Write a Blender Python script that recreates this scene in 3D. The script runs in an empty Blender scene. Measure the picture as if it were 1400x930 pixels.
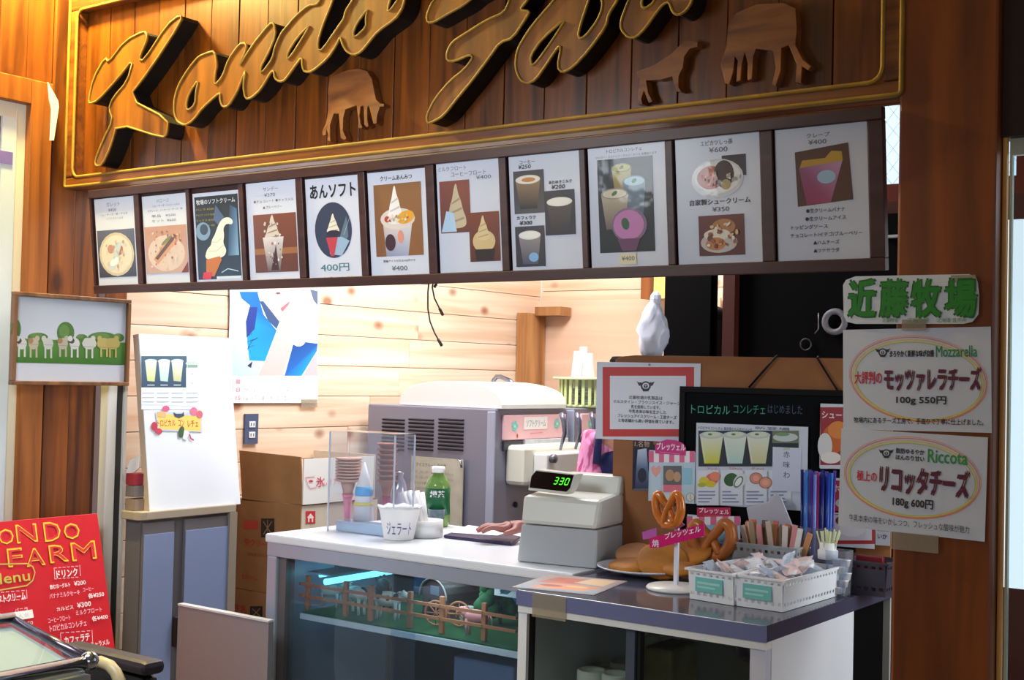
import bpy, math, random
from mathutils import Vector, Matrix
from mathutils.geometry import tessellate_polygon
random.seed(7)
S = bpy.context.scene
COL = S.collection
# ---------------------------------------------------------------- camera
FPX = 1754.2
YAW, PITCH, ROLL = math.radians(-36.109), math.radians(1.5555), math.radians(1.3429)
EYE = Vector((0, 0, 1.45))
_cy, _sy = math.cos(YAW), math.sin(YAW)
FW = Vector((_sy*math.cos(PITCH), _cy*math.cos(PITCH), math.sin(PITCH)))
_rt = Vector((_cy, -_sy, 0)); _up = _rt.cross(FW)
RT = _rt*math.cos(ROLL) + _up*math.sin(ROLL)
UP = _up*math.cos(ROLL) - _rt*math.sin(ROLL)
cam = bpy.data.cameras.new('camera'); camo = bpy.data.objects.new('camera', cam); COL.objects.link(camo)
cam.sensor_width = 36; cam.lens = FPX*36/1400; cam.clip_start = .05; cam.clip_end = 100
camo.matrix_world = Matrix((( RT.x, UP.x, -FW.x, EYE.x), (RT.y, UP.y, -FW.y, EYE.y), (RT.z, UP.z, -FW.z, EYE.z), (0,0,0,1)))
S.camera = camo
# ---------------------------------------------------------------- world, light, exposure
S.view_settings.view_transform = 'Standard'; S.view_settings.look = 'None'
S.view_settings.gamma = 1; S.view_settings.use_curve_mapping = False
S.view_settings.exposure = 0.0
w = bpy.data.worlds.new('sky'); S.world = w; w.use_nodes = True
w.node_tree.nodes['Background'].inputs[0].default_value = (.80, .90, 1, 1)
w.node_tree.nodes['Background'].inputs[1].default_value = 1.6
def area(name, loc, to, sx, sy, power, col):
    l = bpy.data.lights.new(name, 'AREA'); l.shape = 'RECTANGLE'; l.size = sx; l.size_y = sy; l.energy = power; l.color = col
    o = bpy.data.objects.new(name, l); COL.objects.link(o); o.location = loc
    o.rotation_euler = (Vector(to)-Vector(loc)).to_track_quat('-Z', 'Y').to_euler()
    return o
area('kitchen_tube_light', (-3.0, 3.75, 2.7), (-3.15, 3.9, 0), 1.2, .5, 56, (.97, .98, 1))
area('kitchen_far_light', (-2.9, 4.75, 2.7), (-3.3, 4.9, 0), 1.0, .5, 22, (1, .97, .94))
area('shop_left_light', (-2.3, 1.1, 2.0), (-3.4, 2.7, .9), .8, .5, 23, (.84, .92, 1))
area('shop_daylight', (.7, -1.0, 1.3), (-1.4, 2.6, 1.2), 1.8, 1.2, 12, (.80, .88, 1))
area('right_side_fill', (.4, 3.5, 1.5), (-1.2, 2.8, .7), .8, 1.2, 24, (.9, .95, 1))  # fill added to brighten the case's white side; no window known there
_l = bpy.data.lights.new('sign_lamp', 'POINT'); _l.energy = 165; _l.color = (1, .82, .26); _l.shadow_soft_size = .05
_o = bpy.data.objects.new('sign_lamp', _l); COL.objects.link(_o); _o.location = (-3.50, 2.22, 2.92)
# ---------------------------------------------------------------- photograph pixel -> point on a real plane
def ray(x, y): return FW + RT*((x-700)/FPX) - UP*((y-465)/FPX)
def P(x, y, X=None, Y=None, Z=None):
    d = ray(x, y)
    t = (X-EYE.x)/d.x if X is not None else (Y-EYE.y)/d.y if Y is not None else (Z-EYE.z)/d.z
    return EYE + d*t
# ---------------------------------------------------------------- colours and materials
def lin(h):
    if isinstance(h, str):
        h = h.lstrip('#'); c = [int(h[i:i+2], 16)/255 for i in (0, 2, 4)]
    else: c = [v/255 for v in h]
    return tuple(v/12.92 if v <= .04045 else ((v+.055)/1.055)**2.4 for v in c) + (1,)
MATS = {}
def mat(name, col=(200,200,200), rough=.5, metal=0, trans=0, ior=1.45, emit=None, es=1, alpha=1, noise=0, coat=0, sss=0, spec=.5):
    if name in MATS: return MATS[name]
    m = bpy.data.materials.new(name); m.use_nodes = True; nt = m.node_tree; b = nt.nodes['Principled BSDF']
    c = lin(col)
    b.inputs['Base Color'].default_value = c; b.inputs['Roughness'].default_value = rough
    b.inputs['Metallic'].default_value = metal; b.inputs['Transmission Weight'].default_value = trans
    b.inputs['IOR'].default_value = ior; b.inputs['Specular IOR Level'].default_value = spec; b.inputs['Alpha'].default_value = alpha
    b.inputs['Coat Weight'].default_value = coat; b.inputs['Subsurface Weight'].default_value = sss
    if emit is not None:
        b.inputs['Emission Color'].default_value = lin(emit); b.inputs['Emission Strength'].default_value = es
    if noise:
        n = nt.nodes.new('ShaderNodeTexNoise'); n.inputs['Scale'].default_value = 14; n.inputs['Detail'].default_value = 6
        t = nt.nodes.new('ShaderNodeTexCoord'); nt.links.new(t.outputs['Object'], n.inputs['Vector'])
        r = nt.nodes.new('ShaderNodeValToRGB'); nt.links.new(n.outputs['Fac'], r.inputs[0])
        r.color_ramp.elements[0].position = .3; r.color_ramp.elements[1].position = .7
        r.color_ramp.elements[0].color = tuple(v*(1-noise) for v in c[:3])+(1,)
        r.color_ramp.elements[1].color = tuple(min(1, v*(1+noise*.5)) for v in c[:3])+(1,)
        nt.links.new(r.outputs[0], b.inputs['Base Color'])
    MATS[name] = m; return m
def clear(name, tint=(235,245,250), rough=.02, haze=0.0, hazecol=(235,240,250)):
    if name in MATS: return MATS[name]
    m = bpy.data.materials.new(name); m.use_nodes = True; nt = m.node_tree; nt.nodes.remove(nt.nodes['Principled BSDF'])
    out = nt.nodes['Material Output']
    t = nt.nodes.new('ShaderNodeBsdfTransparent'); t.inputs[0].default_value = lin(tint)
    g = nt.nodes.new('ShaderNodeBsdfGlossy'); g.inputs['Roughness'].default_value = rough
    f = nt.nodes.new('ShaderNodeFresnel'); f.inputs[0].default_value = 1.45
    gm = nt.nodes.new('ShaderNodeNewGeometry'); iv = nt.nodes.new('ShaderNodeMath'); iv.operation = 'SUBTRACT'; iv.inputs[0].default_value = 1
    nt.links.new(gm.outputs['Backfacing'], iv.inputs[1]); mu = nt.nodes.new('ShaderNodeMath'); mu.operation = 'MULTIPLY'
    nt.links.new(f.outputs[0], mu.inputs[0]); nt.links.new(iv.outputs[0], mu.inputs[1])
    mx = nt.nodes.new('ShaderNodeMixShader'); nt.links.new(mu.outputs[0], mx.inputs[0])
    nt.links.new(t.outputs[0], mx.inputs[1]); nt.links.new(g.outputs[0], mx.inputs[2])
    last = mx
    if haze:
        d = nt.nodes.new('ShaderNodeBsdfDiffuse'); d.inputs[0].default_value = lin(hazecol)
        m2 = nt.nodes.new('ShaderNodeMixShader'); m2.inputs[0].default_value = haze
        nt.links.new(mx.outputs[0], m2.inputs[1]); nt.links.new(d.outputs[0], m2.inputs[2]); last = m2
    nt.links.new(last.outputs[0], out.inputs[0]); MATS[name] = m; return m
def wood(name, dark=(120,80,50), light=(180,130,90), axis='Z', across=11, along=.9, rough=.45, knots=0, kcol=(120,60,30), vary=.25, coat=0, ksc=(1.6, 7)):
    if name in MATS: return MATS[name]
    m = bpy.data.materials.new(name); m.use_nodes = True; nt = m.node_tree; N = nt.nodes; L = nt.links; b = N['Principled BSDF']
    tc = N.new('ShaderNodeTexCoord'); oi = N.new('ShaderNodeObjectInfo')
    va = N.new('ShaderNodeVectorMath'); va.operation = 'MULTIPLY_ADD'
    cb = N.new('ShaderNodeCombineXYZ')
    for i in range(3): L.new(oi.outputs['Random'], cb.inputs[i])
    va.inputs[1].default_value = (17, 23, 31); L.new(cb.outputs[0], va.inputs[0]); L.new(tc.outputs['Object'], va.inputs[2])
    mp = N.new('ShaderNodeMapping'); sc = [across]*3; sc['XYZ'.index(axis)] = along; mp.inputs['Scale'].default_value = sc
    L.new(va.outputs[0], mp.inputs[0])
    n = N.new('ShaderNodeTexNoise'); n.inputs['Scale'].default_value = 2.2; n.inputs['Detail'].default_value = 7; n.inputs['Distortion'].default_value = .6
    L.new(mp.outputs[0], n.inputs['Vector'])
    r = N.new('ShaderNodeValToRGB'); L.new(n.outputs['Fac'], r.inputs[0])
    r.color_ramp.elements[0].position = .32; r.color_ramp.elements[1].position = .68
    r.color_ramp.elements[0].color = lin(dark); r.color_ramp.elements[1].color = lin(light)
    src = r.outputs[0]
    if knots:
        mk = N.new('ShaderNodeMapping'); sc = [ksc[1]]*3; sc['XYZ'.index(axis)] = ksc[0]*2.2; mk.inputs['Scale'].default_value = sc
        L.new(va.outputs[0], mk.inputs[0])
        v = N.new('ShaderNodeTexVoronoi'); v.inputs['Scale'].default_value = 1; L.new(mk.outputs[0], v.inputs['Vector'])
        mr = N.new('ShaderNodeMapRange'); mr.inputs['From Min'].default_value = .08; mr.inputs['From Max'].default_value = .21
        mr.inputs['To Min'].default_value = knots; mr.inputs['To Max'].default_value = 0; L.new(v.outputs['Distance'], mr.inputs['Value'])
        mx = N.new('ShaderNodeMix'); mx.data_type = 'RGBA'; L.new(mr.outputs[0], mx.inputs[0]); L.new(src, mx.inputs[6]); mx.inputs[7].default_value = lin(kcol)
        src = mx.outputs[2]
    hs = N.new('ShaderNodeHueSaturation'); mr = N.new('ShaderNodeMapRange'); mr.inputs['To Min'].default_value = 1-vary; mr.inputs['To Max'].default_value = 1+vary*.6
    L.new(oi.outputs['Random'], mr.inputs['Value']); L.new(mr.outputs[0], hs.inputs['Value']); L.new(src, hs.inputs['Color'])
    L.new(hs.outputs[0], b.inputs['Base Color']); b.inputs['Roughness'].default_value = rough; b.inputs['Coat Weight'].default_value = coat
    b.inputs['Coat Roughness'].default_value = .18
    bp = N.new('ShaderNodeBump'); bp.inputs['Strength'].default_value = .15; bp.inputs['Distance'].default_value = .004
    L.new(n.outputs['Fac'], bp.inputs['Height']); L.new(bp.outputs[0], b.inputs['Normal'])
    MATS[name] = m; return m
def printmat(name, rough=.6, coat=0):
    if name in MATS: return MATS[name]
    m = bpy.data.materials.new(name); m.use_nodes = True; nt = m.node_tree; b = nt.nodes['Principled BSDF']
    a = nt.nodes.new('ShaderNodeAttribute'); a.attribute_name = 'ink'; nt.links.new(a.outputs['Color'], b.inputs['Base Color'])
    b.inputs['Roughness'].default_value = rough; b.inputs['Coat Weight'].default_value = coat; b.inputs['Coat Roughness'].default_value = .08
    if coat:      # wrinkled laminate film
        tc = nt.nodes.new('ShaderNodeTexCoord'); n = nt.nodes.new('ShaderNodeTexNoise'); n.inputs['Scale'].default_value = 16; n.inputs['Detail'].default_value = 2
        nt.links.new(tc.outputs['Object'], n.inputs['Vector']); bp = nt.nodes.new('ShaderNodeBump'); bp.inputs['Strength'].default_value = .14; bp.inputs['Distance'].default_value = .01
        nt.links.new(n.outputs['Fac'], bp.inputs['Height']); nt.links.new(bp.outputs[0], b.inputs['Coat Normal'])
    MATS[name] = m; return m
INK = printmat('printed_ink'); LAM = printmat('laminated_ink', .5, .35)
# ---------------------------------------------------------------- geometry builder
class G:
    def __init__(s): s.v = []; s.f = []; s.sm = []; s.c = []; s.col = None
    def add(s, vs, fs, smooth=False, M=None):
        o = len(s.v)
        for p in vs:
            p = Vector(p); s.v.append(M @ p if M else p)
            s.c.append(s.col or (1,1,1,1))
        for f in fs: s.f.append([i+o for i in f]); s.sm.append(smooth)
        return s
    def box(s, x0, y0, z0, x1, y1, z1, M=None):
        x0, x1 = sorted((x0, x1)); y0, y1 = sorted((y0, y1)); z0, z1 = sorted((z0, z1))
        return s.add([(x0,y0,z0),(x1,y0,z0),(x1,y1,z0),(x0,y1,z0),(x0,y0,z1),(x1,y0,z1),(x1,y1,z1),(x0,y1,z1)],
              [(0,3,2,1),(4,5,6,7),(0,1,5,4),(1,2,6,5),(2,3,7,6),(3,0,4,7)], M=M)
    def hexa(s, b, t):   # 4 bottom + 4 top points
        return s.add(list(b)+list(t), [(3,2,1,0),(4,5,6,7),(0,1,5,4),(1,2,6,5),(2,3,7,6),(3,0,4,7)])
    def lathe(s, prof, n=24, c=(0,0,0), M=None, smooth=True, sx=1, sy=1):
        vs = []; fs = []; k = len(prof)
        for i in range(n):
            a = 2*math.pi*i/n
            for r, z in prof: vs.append((c[0]+r*sx*math.cos(a), c[1]+r*sy*math.sin(a), c[2]+z))
        for i in range(n):
            j = (i+1) % n
            for q in range(k-1): fs.append((i*k+q, j*k+q, j*k+q+1, i*k+q+1))
        if prof[0][0] > 1e-6: fs.append([i*k for i in range(n)][::-1])
        if prof[-1][0] > 1e-6: fs.append([i*k+k-1 for i in range(n)])
        return s.add(vs, fs, smooth, M)
    def tube(s, path, r, n=8, closed=False, smooth=True):
        path = [Vector(p) for p in path]; m = len(path); vs = []; fs = []
        rr = r if isinstance(r, (list, tuple)) else [r]*m
        prev = None
        for i, p in enumerate(path):
            a = path[(i-1) % m] if closed or i > 0 else p; b = path[(i+1) % m] if closed or i < m-1 else p
            t = (b-a).normalized() if (b-a).length > 1e-9 else Vector((0,0,1))
            if prev is None: u = t.orthogonal().normalized()
            else:
                u = prev - t*prev.dot(t)
                u = u.normalized() if u.length > 1e-6 else t.orthogonal().normalized()
            prev = u; q = t.cross(u)
            for k in range(n):
                an = 2*math.pi*k/n; vs.append(p + (u*math.cos(an)+q*math.sin(an))*rr[i])
        for i in range(m if closed else m-1):
            j = (i+1) % m
            for k in range(n): fs.append((i*n+k, i*n+(k+1) % n, j*n+(k+1) % n, j*n+k))
        if not closed: fs.append(list(range(n))[::-1]); fs.append([(m-1)*n+k for k in range(n)])
        return s.add(vs, fs, smooth)
    def ball(s, c, rx, ry=None, rz=None, n=14, m=8, M=None):
        ry = ry or rx; rz = rz or rx; vs = [(c[0], c[1], c[2]-rz)]; fs = []
        for j in range(1, m):
            t = math.pi*j/m - math.pi/2
            for i in range(n):
                a = 2*math.pi*i/n; vs.append((c[0]+rx*math.cos(t)*math.cos(a), c[1]+ry*math.cos(t)*math.sin(a), c[2]+rz*math.sin(t)))
        vs.append((c[0], c[1], c[2]+rz)); e = len(vs)-1
        for i in range(n): fs.append((0, 1+(i+1) % n, 1+i)); fs.append((e, 1+(m-2)*n+i, 1+(m-2)*n+(i+1) % n))
        for j in range(m-2):
            for i in range(n): a = 1+j*n; fs.append((a+i, a+(i+1) % n, a+n+(i+1) % n, a+n+i))
        return s.add(vs, fs, True, M)
    def prism(s, loops, fn, d0, d1):
        """loops: outer + holes in 2D; fn(u,v,d)->point; solid between depths d0 and d1"""
        fl = [[Vector((a, b, 0)) for a, b in lp] for lp in loops]
        tr = tessellate_polygon(fl); pts = [p for lp in fl for p in lp]; n = len(pts)
        vs = [fn(p.x, p.y, d0) for p in pts] + [fn(p.x, p.y, d1) for p in pts]
        fs = [tuple(t) for t in tr] + [tuple(i+n for i in t[::-1]) for t in tr]
        o = 0
        for lp in fl:
            k = len(lp)
            for i in range(k): fs.append((o+i, o+(i+1) % k, n+o+(i+1) % k, n+o+i))
            o += k
        return s.add(vs, fs)
def mesh_from(name, g, m, ink=False):
    me = bpy.data.meshes.new(name); me.from_pydata([tuple(v) for v in g.v], [], g.f)
    me.polygons.foreach_set('use_smooth', g.sm)
    if ink:
        a = me.color_attributes.new('ink', 'FLOAT_COLOR', 'POINT')
        a.data.foreach_set('color', [q for c in g.c for q in c])
    me.materials.append(m); me.update()
    return me
def tag(o, label=None, cat=None, group=None, kind=None):
    if label: o['label'] = label
    if cat: o['category'] = cat
    if group: o['group'] = group
    if kind: o['kind'] = kind
    return o
def frame(o, U=(1,0,0), V=(0,1,0)):
    U = Vector(U).normalized(); V = Vector(V).normalized(); N = U.cross(V)
    return Matrix(((U.x,V.x,N.x,o[0]),(U.y,V.y,N.y,o[1]),(U.z,V.z,N.z,o[2]),(0,0,0,1)))
def thing(name, label, cat, loc=(0,0,0), rz=0, group=None, M=None):
    o = bpy.data.objects.new(name, None); COL.objects.link(o); o.empty_display_size = .05
    o.matrix_world = M if M is not None else Matrix.Translation(loc) @ Matrix.Rotation(rz, 4, 'Z')
    return tag(o, label, cat, group)
MW = {}
def part(parent, name, g, m, label=None, bevel=0, world=False, fix=True, ink=False, kind=None):
    """one mesh object; world=True when g is in world coordinates"""
    if world and parent is not None:
        inv = wm(parent).inverted(); g.v = [inv @ p for p in g.v]
    me = mesh_from(name, g, m, ink)
    if fix:
        import bmesh
        bm = bmesh.new(); bm.from_mesh(me); bmesh.ops.recalc_face_normals(bm, faces=bm.faces); bm.to_mesh(me); bm.free()
    o = bpy.data.objects.new(name, me); COL.objects.link(o)
    if parent is not None: o.parent = parent
    if bevel:
        b = o.modifiers.new('bevel', 'BEVEL'); b.width = bevel; b.segments = 2; b.limit_method = 'ANGLE'
    if label: o['label'] = label
    if kind: o['kind'] = kind
    return o
def wm(o):
    M = o.matrix_basis.copy() if o.parent is None else wm(o.parent) @ o.matrix_basis
    return M
def solo(name, g, m, label, cat, origin=None, group=None, bevel=0, kind=None, fix=True, M=None):
    """a thing that is one mesh, g in world coordinates, origin at its base"""
    if M is None:
        if origin is None:
            xs = [p.x for p in g.v]; ys = [p.y for p in g.v]; zs = [p.z for p in g.v]
            origin = ((min(xs)+max(xs))/2, (min(ys)+max(ys))/2, min(zs))
        M = Matrix.Translation(origin)
    inv = M.inverted(); g.v = [inv @ p for p in g.v]
    o = part(None, name, g, m, bevel=bevel, fix=fix); o.matrix_world = M
    return tag(o, label, cat, group, kind)
def struct(name, g, m, label=None, bevel=0):
    o = part(None, name, g, m, bevel=bevel); return tag(o, label, None, None, 'structure')
def dup(o, parent=None, M=None, label=None):
    c = o.copy(); COL.objects.link(c)
    if parent is not None: c.parent = parent
    if M is not None: c.matrix_world = M
    if label: c['label'] = label
    for ch in [x for x in COL.objects if x.parent == o]: dup(ch, c)
    return c
# ---------------------------------------------------------------- flat print
_GL = {}
def glyphs(s, bold=0, sp=1):
    k = (s, bold, sp)
    if k in _GL: return _GL[k]
    c = bpy.data.curves.new('t', 'FONT'); c.body = s; c.resolution_u = 2; c.offset = bold; c.space_character = sp; c.space_line = 1.1
    o = bpy.data.objects.new('t', c); me = o.to_mesh()
    vs = [(v.co.x, v.co.y) for v in me.vertices]; fs = [tuple(p.vertices) for p in me.polygons]
    o.to_mesh_clear(); bpy.data.objects.remove(o); bpy.data.curves.remove(c)
    xs = [v[0] for v in vs] or [0, 1]; ys = [v[1] for v in vs] or [0, 1]
    x0, x1, y0, y1 = min(xs), max(xs), min(ys), max(ys)
    vs = [((a-x0)/(x1-x0+1e-9)-.5, (b-y0)/(y1-y0+1e-9)-.5) for a, b in vs]
    _GL[k] = (vs, fs); return _GL[k]
class Art(G):
    """flat coloured shapes on the plane of frame M; coordinates are (u, v) metres or photograph pixels projected on that plane"""
    def __init__(s, M): super().__init__(); s.M = M; s.inv = M.inverted(); s.z = .0006; s.hs = 1
    def uv(s, x, y):
        n = Vector(s.M.col[2][:3]); o = Vector(s.M.col[3][:3]); d = ray(x, y)
        t = (o-EYE).dot(n)/d.dot(n); p = s.inv @ (EYE+d*t); return (p.x, p.y)
    def up(s): s.z += .00005
    def poly(s, pts, col, px=True, cols=None):
        if px: pts = [s.uv(*p) for p in pts]
        s.up(); pp = [Vector((a, b, 0)) for a, b in pts]
        tr = tessellate_polygon([pp]); o = len(s.v)
        for i, (a, b) in enumerate(pts): s.v.append(Vector((a, b, s.z))); s.c.append(lin(cols[i]) if cols else lin(col))
        for t in tr: s.f.append([t[0]+o, t[1]+o, t[2]+o]); s.sm.append(False)
    def rect(s, x0, y0, x1, y1, col, col2=None, px=True):
        s.poly([(x0,y0),(x1,y0),(x1,y1),(x0,y1)], col, px, [col, col, col2, col2] if col2 else None)
    def urect(s, u0, v0, u1, v1, col, col2=None): s.rect(u0, v0, u1, v1, col, col2, False)
    def ell(s, cx, cy, rx, ry, col, px=True, rot=0, n=20):
        c, q = math.cos(rot), math.sin(rot)
        s.poly([(cx+rx*math.cos(a)*c-ry*math.sin(a)*q, cy+rx*math.cos(a)*q+ry*math.sin(a)*c) for a in [2*math.pi*i/n for i in range(n)]], col, px)
    def line(s, pts, wd, col, px=True, closed=False):
        if px: pts = [s.uv(*p) for p in pts]
        s.up(); n = len(pts); o = len(s.v)
        for i, p in enumerate(pts):
            a = pts[i-1] if (i or closed) else p; b = pts[(i+1) % n] if (i < n-1 or closed) else p
            d = Vector((b[0]-a[0], b[1]-a[1])); d = d.normalized() if d.length > 1e-9 else Vector((1, 0))
            for q in (-1, 1): s.v.append(Vector((p[0]-d.y*q*wd/2, p[1]+d.x*q*wd/2, s.z))); s.c.append(lin(col))
        for i in range(n if closed else n-1):
            j = (i+1) % n; s.f.append([o+2*i, o+2*j, o+2*j+1, o+2*i+1]); s.sm.append(False)
    def text(s, t, x0, y0, x1, y1, col, bold=0, px=True, slant=0, sp=1):
        """text fitted in the box whose corners are top-left (x0,y0) and bottom-right (x1,y1)"""
        if px:
            xm, ym = (x0+x1)/2, (y0+y1)/2; a = s.uv(x0, ym)[0]; b = s.uv(x1, ym)[0]; c0 = (a+b)/2
            vt, vb = s.uv(xm, y0)[1], s.uv(xm, y1)[1]; h = abs(vt-vb)*s.hs; m = (vt+vb)/2
        else: c0 = (x0+x1)/2; m = (y0+y1)/2; a, b = x0, x1; h = abs(y1-y0)
        vs, fs = glyphs(t, 0, sp); wd = abs(b-a); e = max(0, bold)*h; s.up()
        for dx, dy in (((0,0),) if e == 0 else ((-e,-e*.6),(e,e*.6),(e*.6,-e),(-e*.6,e))):
            s.z += .00003; o = len(s.v)
            for gx, gy in vs: s.v.append(Vector((c0+gx*wd+gy*h*slant+dx, m+gy*h+dy, s.z))); s.c.append(lin(col))
            for f in fs: s.f.append([i+o for i in f]); s.sm.append(False)
    def wtext(s, t, x0, x1, yc, h, col, bold=0, slant=0, sp=1):
        """pixel x extents, pixel y of the centre at the middle, height in metres"""
        um, vm = s.uv((x0+x1)/2, yc); ul = s.uv(x0, yc)[0]; ur = s.uv(x1, yc)[0]
        s.text(t, ul, vm+h/2, ur, vm-h/2, col, bold, False, slant, sp)
    def done(s, parent, name='print', m=None):
        if s.f: return part(parent, name, s, m or INK, fix=False, ink=True)
def sheet(name, label, cat, M, w, h, col=(235,238,245), th=.0012, m=None, group=None, rough=.45):
    g = G().box(0, 0, -th, w, h, .0003); g.v = [M @ p for p in g.v]
    return solo(name, g, m or mat('paper_%02x%02x%02x' % tuple(col), col, rough), label, cat, M=M, group=group)
def on_plane(x, y, M, off=0):
    n = Vector(M.col[2][:3]); o = Vector(M.col[3][:3])+n*off; d = ray(x, y)
    return EYE + d*((o-EYE).dot(n)/d.dot(n))
def facing(px0, px1, pyt, pyb, X=None, Y=None):
    """frame and size of an upright sheet on a plane X= or Y= from its pixel extents"""
    xm = (px0+px1)/2; ym = (pyt+pyb)/2
    zt = P(xm, pyt, X=X, Y=Y).z; zb = P(xm, pyb, X=X, Y=Y).z
    a = P(px0, ym, X=X, Y=Y); b = P(px1, ym, X=X, Y=Y)
    if Y is not None: return frame((a.x, Y, zb), (1,0,0), (0,0,1)), b.x-a.x, zt-zb
    return frame((X, a.y, zb), (0,1,0), (0,0,1)), b.y-a.y, zt-zb
# ================================================================ setting
WH = mat('white_paint', (232,234,236), .45)
FLOORM = mat('grey_floor_vinyl', (112,104,98), .4, noise=.2)
SIGNP = wood('varnished_sign_plank', (64,28,1), (128,66,6), 'Z', 14, .9, .34, coat=.45, vary=.2)
MOULD = wood('varnished_moulding', (92,44,12), (142,80,26), 'X', 16, 1, .4, coat=.2)
BROWN = wood('stained_brown_board', (70,32,8), (138,74,20), 'Z', 10, .7, .42, knots=.8, kcol=(50,18,6), coat=.15)
PINE = wood('pale_pine_plank', (226,186,154), (248,228,204), 'Y', 9, .35, .5, knots=.85, kcol=(150,82,48), vary=.1, ksc=(2.0, 7))
PINEX = wood('pale_pine_plank_across', (222,182,148), (246,226,200), 'X', 9, .35, .5, knots=.85, kcol=(150,82,48), vary=.1, ksc=(2.0, 7))
PLY = wood('pink_plywood', (226,188,158), (240,208,182), 'X', 5, .4, .6, vary=.02)
COLM = wood('red_cedar_post', (92,42,10), (142,70,20), 'Z', 7, .5, .42, knots=.85, kcol=(40,14,6), coat=.12, vary=.05, ksc=(.8, 7))
ORANGE = wood('orange_trim_wood', (122,64,20), (178,106,44), 'Z', 10, .6, .45, vary=.1)
DARK = mat('black_laminate', (7,6,7), .8, spec=.08)
ALU = mat('brushed_aluminium', (190,196,205), .35, metal=.7)
CHROME = mat('chrome', (190,194,206), .14, metal=1)
STEEL = mat('stainless_steel', (142,142,160), .4, metal=.4)
TAPE = clear('clear_tape', (232,226,215), .25, haze=.22, hazecol=(225,215,200))

struct('floor', G().box(-4.6, -2.2, -.05, 2.6, 6.4, 0), FLOORM, 'grey vinyl floor of the shop')
struct('ceiling', G().box(-4.6, -2.2, 3.2, 2.6, 6.4, 3.25), mat('ceiling_board', (205,198,186), .8), 'plain pale ceiling')
wl = struct('wall_left', G().box(-3.96, 2.76, 0, -3.915, 5.62, 3.2), PINE, 'kitchen side wall of pale knotty pine planks')
random.seed(3)
for k in range(24):
    z0 = .02 + k*.132
    if z0 > 3.1: break
    cut = random.uniform(3.9, 4.7)
    for a, b in ((2.76, cut-.001), (cut+.001, 5.6)):
        part(wl, 'plank', G().box(0, -(b-a)/2, 0, .022+random.uniform(-.001, .001), (b-a)/2, .1295), PINE, bevel=.002).location = (-3.922, (a+b)/2, z0)
wb = struct('wall_back', G().box(-3.9, 5.62, 0, 2.6, 5.68, 3.2), PINEX, 'back wall of the kitchen, pale pine planks')
for k in range(24):
    z0 = .05 + k*.132
    if z0 > 3.05: break
    part(wb, 'plank', G().box(-.65, 0, 0, .65, .022, .1295), PINEX, bevel=.002).location = (-3.25, 5.6, z0)
# side wall of the shop: vertical stained boards
ws = struct('wall_side', G().box(-3.75, -2.2, 0, -3.69, 2.68, 3.2), BROWN, 'shop side wall of stained vertical boards')
for k in range(7):
    y0 = 2.655-k*.098
    lo = 0 if y0 > 2.34 else 2.20
    part(ws, 'wall_board', G().box(0, -.0475, 0, .022+(k % 2)*.008, .0475, 3.1-lo), BROWN, bevel=.003).location = (-3.69, y0-.0475, lo)
# header the signboard hangs on, and the far walls of the shop
struct('wall_front', G().box(-3.9, 2.62, 2.06, -.98, 2.70, 3.2), BROWN, 'boarded header above the serving opening')
struct('wall_right', G().box(2.5, -2.2, 0, 2.6, 6.4, 3.2), mat('cream_wall', (170,160,148), .8), 'plain wall on the right outside the view')
struct('wall_rear', G().box(-4.6, -2.2, 0, 2.6, -2.1, 3.2), mat('cream_wall'), 'plain wall behind the viewer')
# post at the end of the pine wall
pw = P(178, 500, Y=2.86)
struct('trim_1', G().box(-3.9, 2.74, 0, -3.735, 2.83, 3.2), BROWN, 'brown post between shop wall and pale kitchen wall', bevel=.004)
# aluminium-edged white door stile beside it
g = G().box(-3.665, P(147,600,X=-3.62).y, 0, -3.625, P(160,600,X=-3.62).y, 1.45)
st = struct('trim_2', g, mat('cream_white_metal', (234,230,220), .4), 'white door stile with dark gasket beside the cabinet', bevel=.003)
part(st, 'gasket', G().box(-3.66, P(160.5,600,X=-3.62).y, 0, -3.632, P(169,600,X=-3.62).y, 1.45), mat('dark_gasket', (58,56,54), .6))
part(st, 'metal_edge', G().box(-3.665, P(169.3,600,X=-3.62).y, 0, -3.622, P(173,600,X=-3.62).y, 1.45), mat('cream_white_metal'))
# cedar column
cx0, cx1 = -.884, -.692
struct('trim_3', G().box(cx0, 2.5, 0, cx1, 2.56, 3.2), COLM, 'wide dark cedar column carrying the cheese posters', bevel=.006)
# wood jamb, its lit face painted into the colour, and aluminium sash to the right of it
j = struct('trim_4', G().box(-.6915, 2.53, 0, -.6815, 2.544, P(1375,185,Y=2.53).z), wood('lit_jamb_wood', (196,122,50), (240,184,100), 'Z', 10, .6, .45, vary=.02), 'orange-toned jamb right of the cedar column', bevel=.004)
struct('trim_5', G().box(-.690, 2.52, P(1375,187,Y=2.52).z, -.40, 2.66, 3.2), mat('dark_header_wood', (44,24,16), .5), 'dark boarded panel above the window at far right')
# window at the far right
wz = P(1375,187,Y=2.56).z
wn = struct('window_1', G().box(-.6812, 2.545, 0, -.676, 2.556, wz).box(-.676, 2.545, wz-.04, .9, 2.556, wz).box(.86, 2.545, 0, .9, 2.556, wz).box(-.676, 2.545, 0, .86, 2.556, .06),
            mat('pale_green_sash', (205,215,205), .35, metal=.2), 'tall window with pale metal sash at the far right')
part(wn, 'pane', G().box(-.676, 2.549, .06, .86, 2.552, wz-.04), clear('window_glass'))
struct('trim_6', G().box(-.95, 2.9, P(1390,805,Y=2.9).z, .85, 2.92, P(1390,300,Y=2.9).z), mat('daylight_card', (236,240,236), .9, emit=(236,244,246), es=1.0), 'glowing daylight card added behind the far right window')  # emissive card added in place of the bright daylight outside
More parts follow.
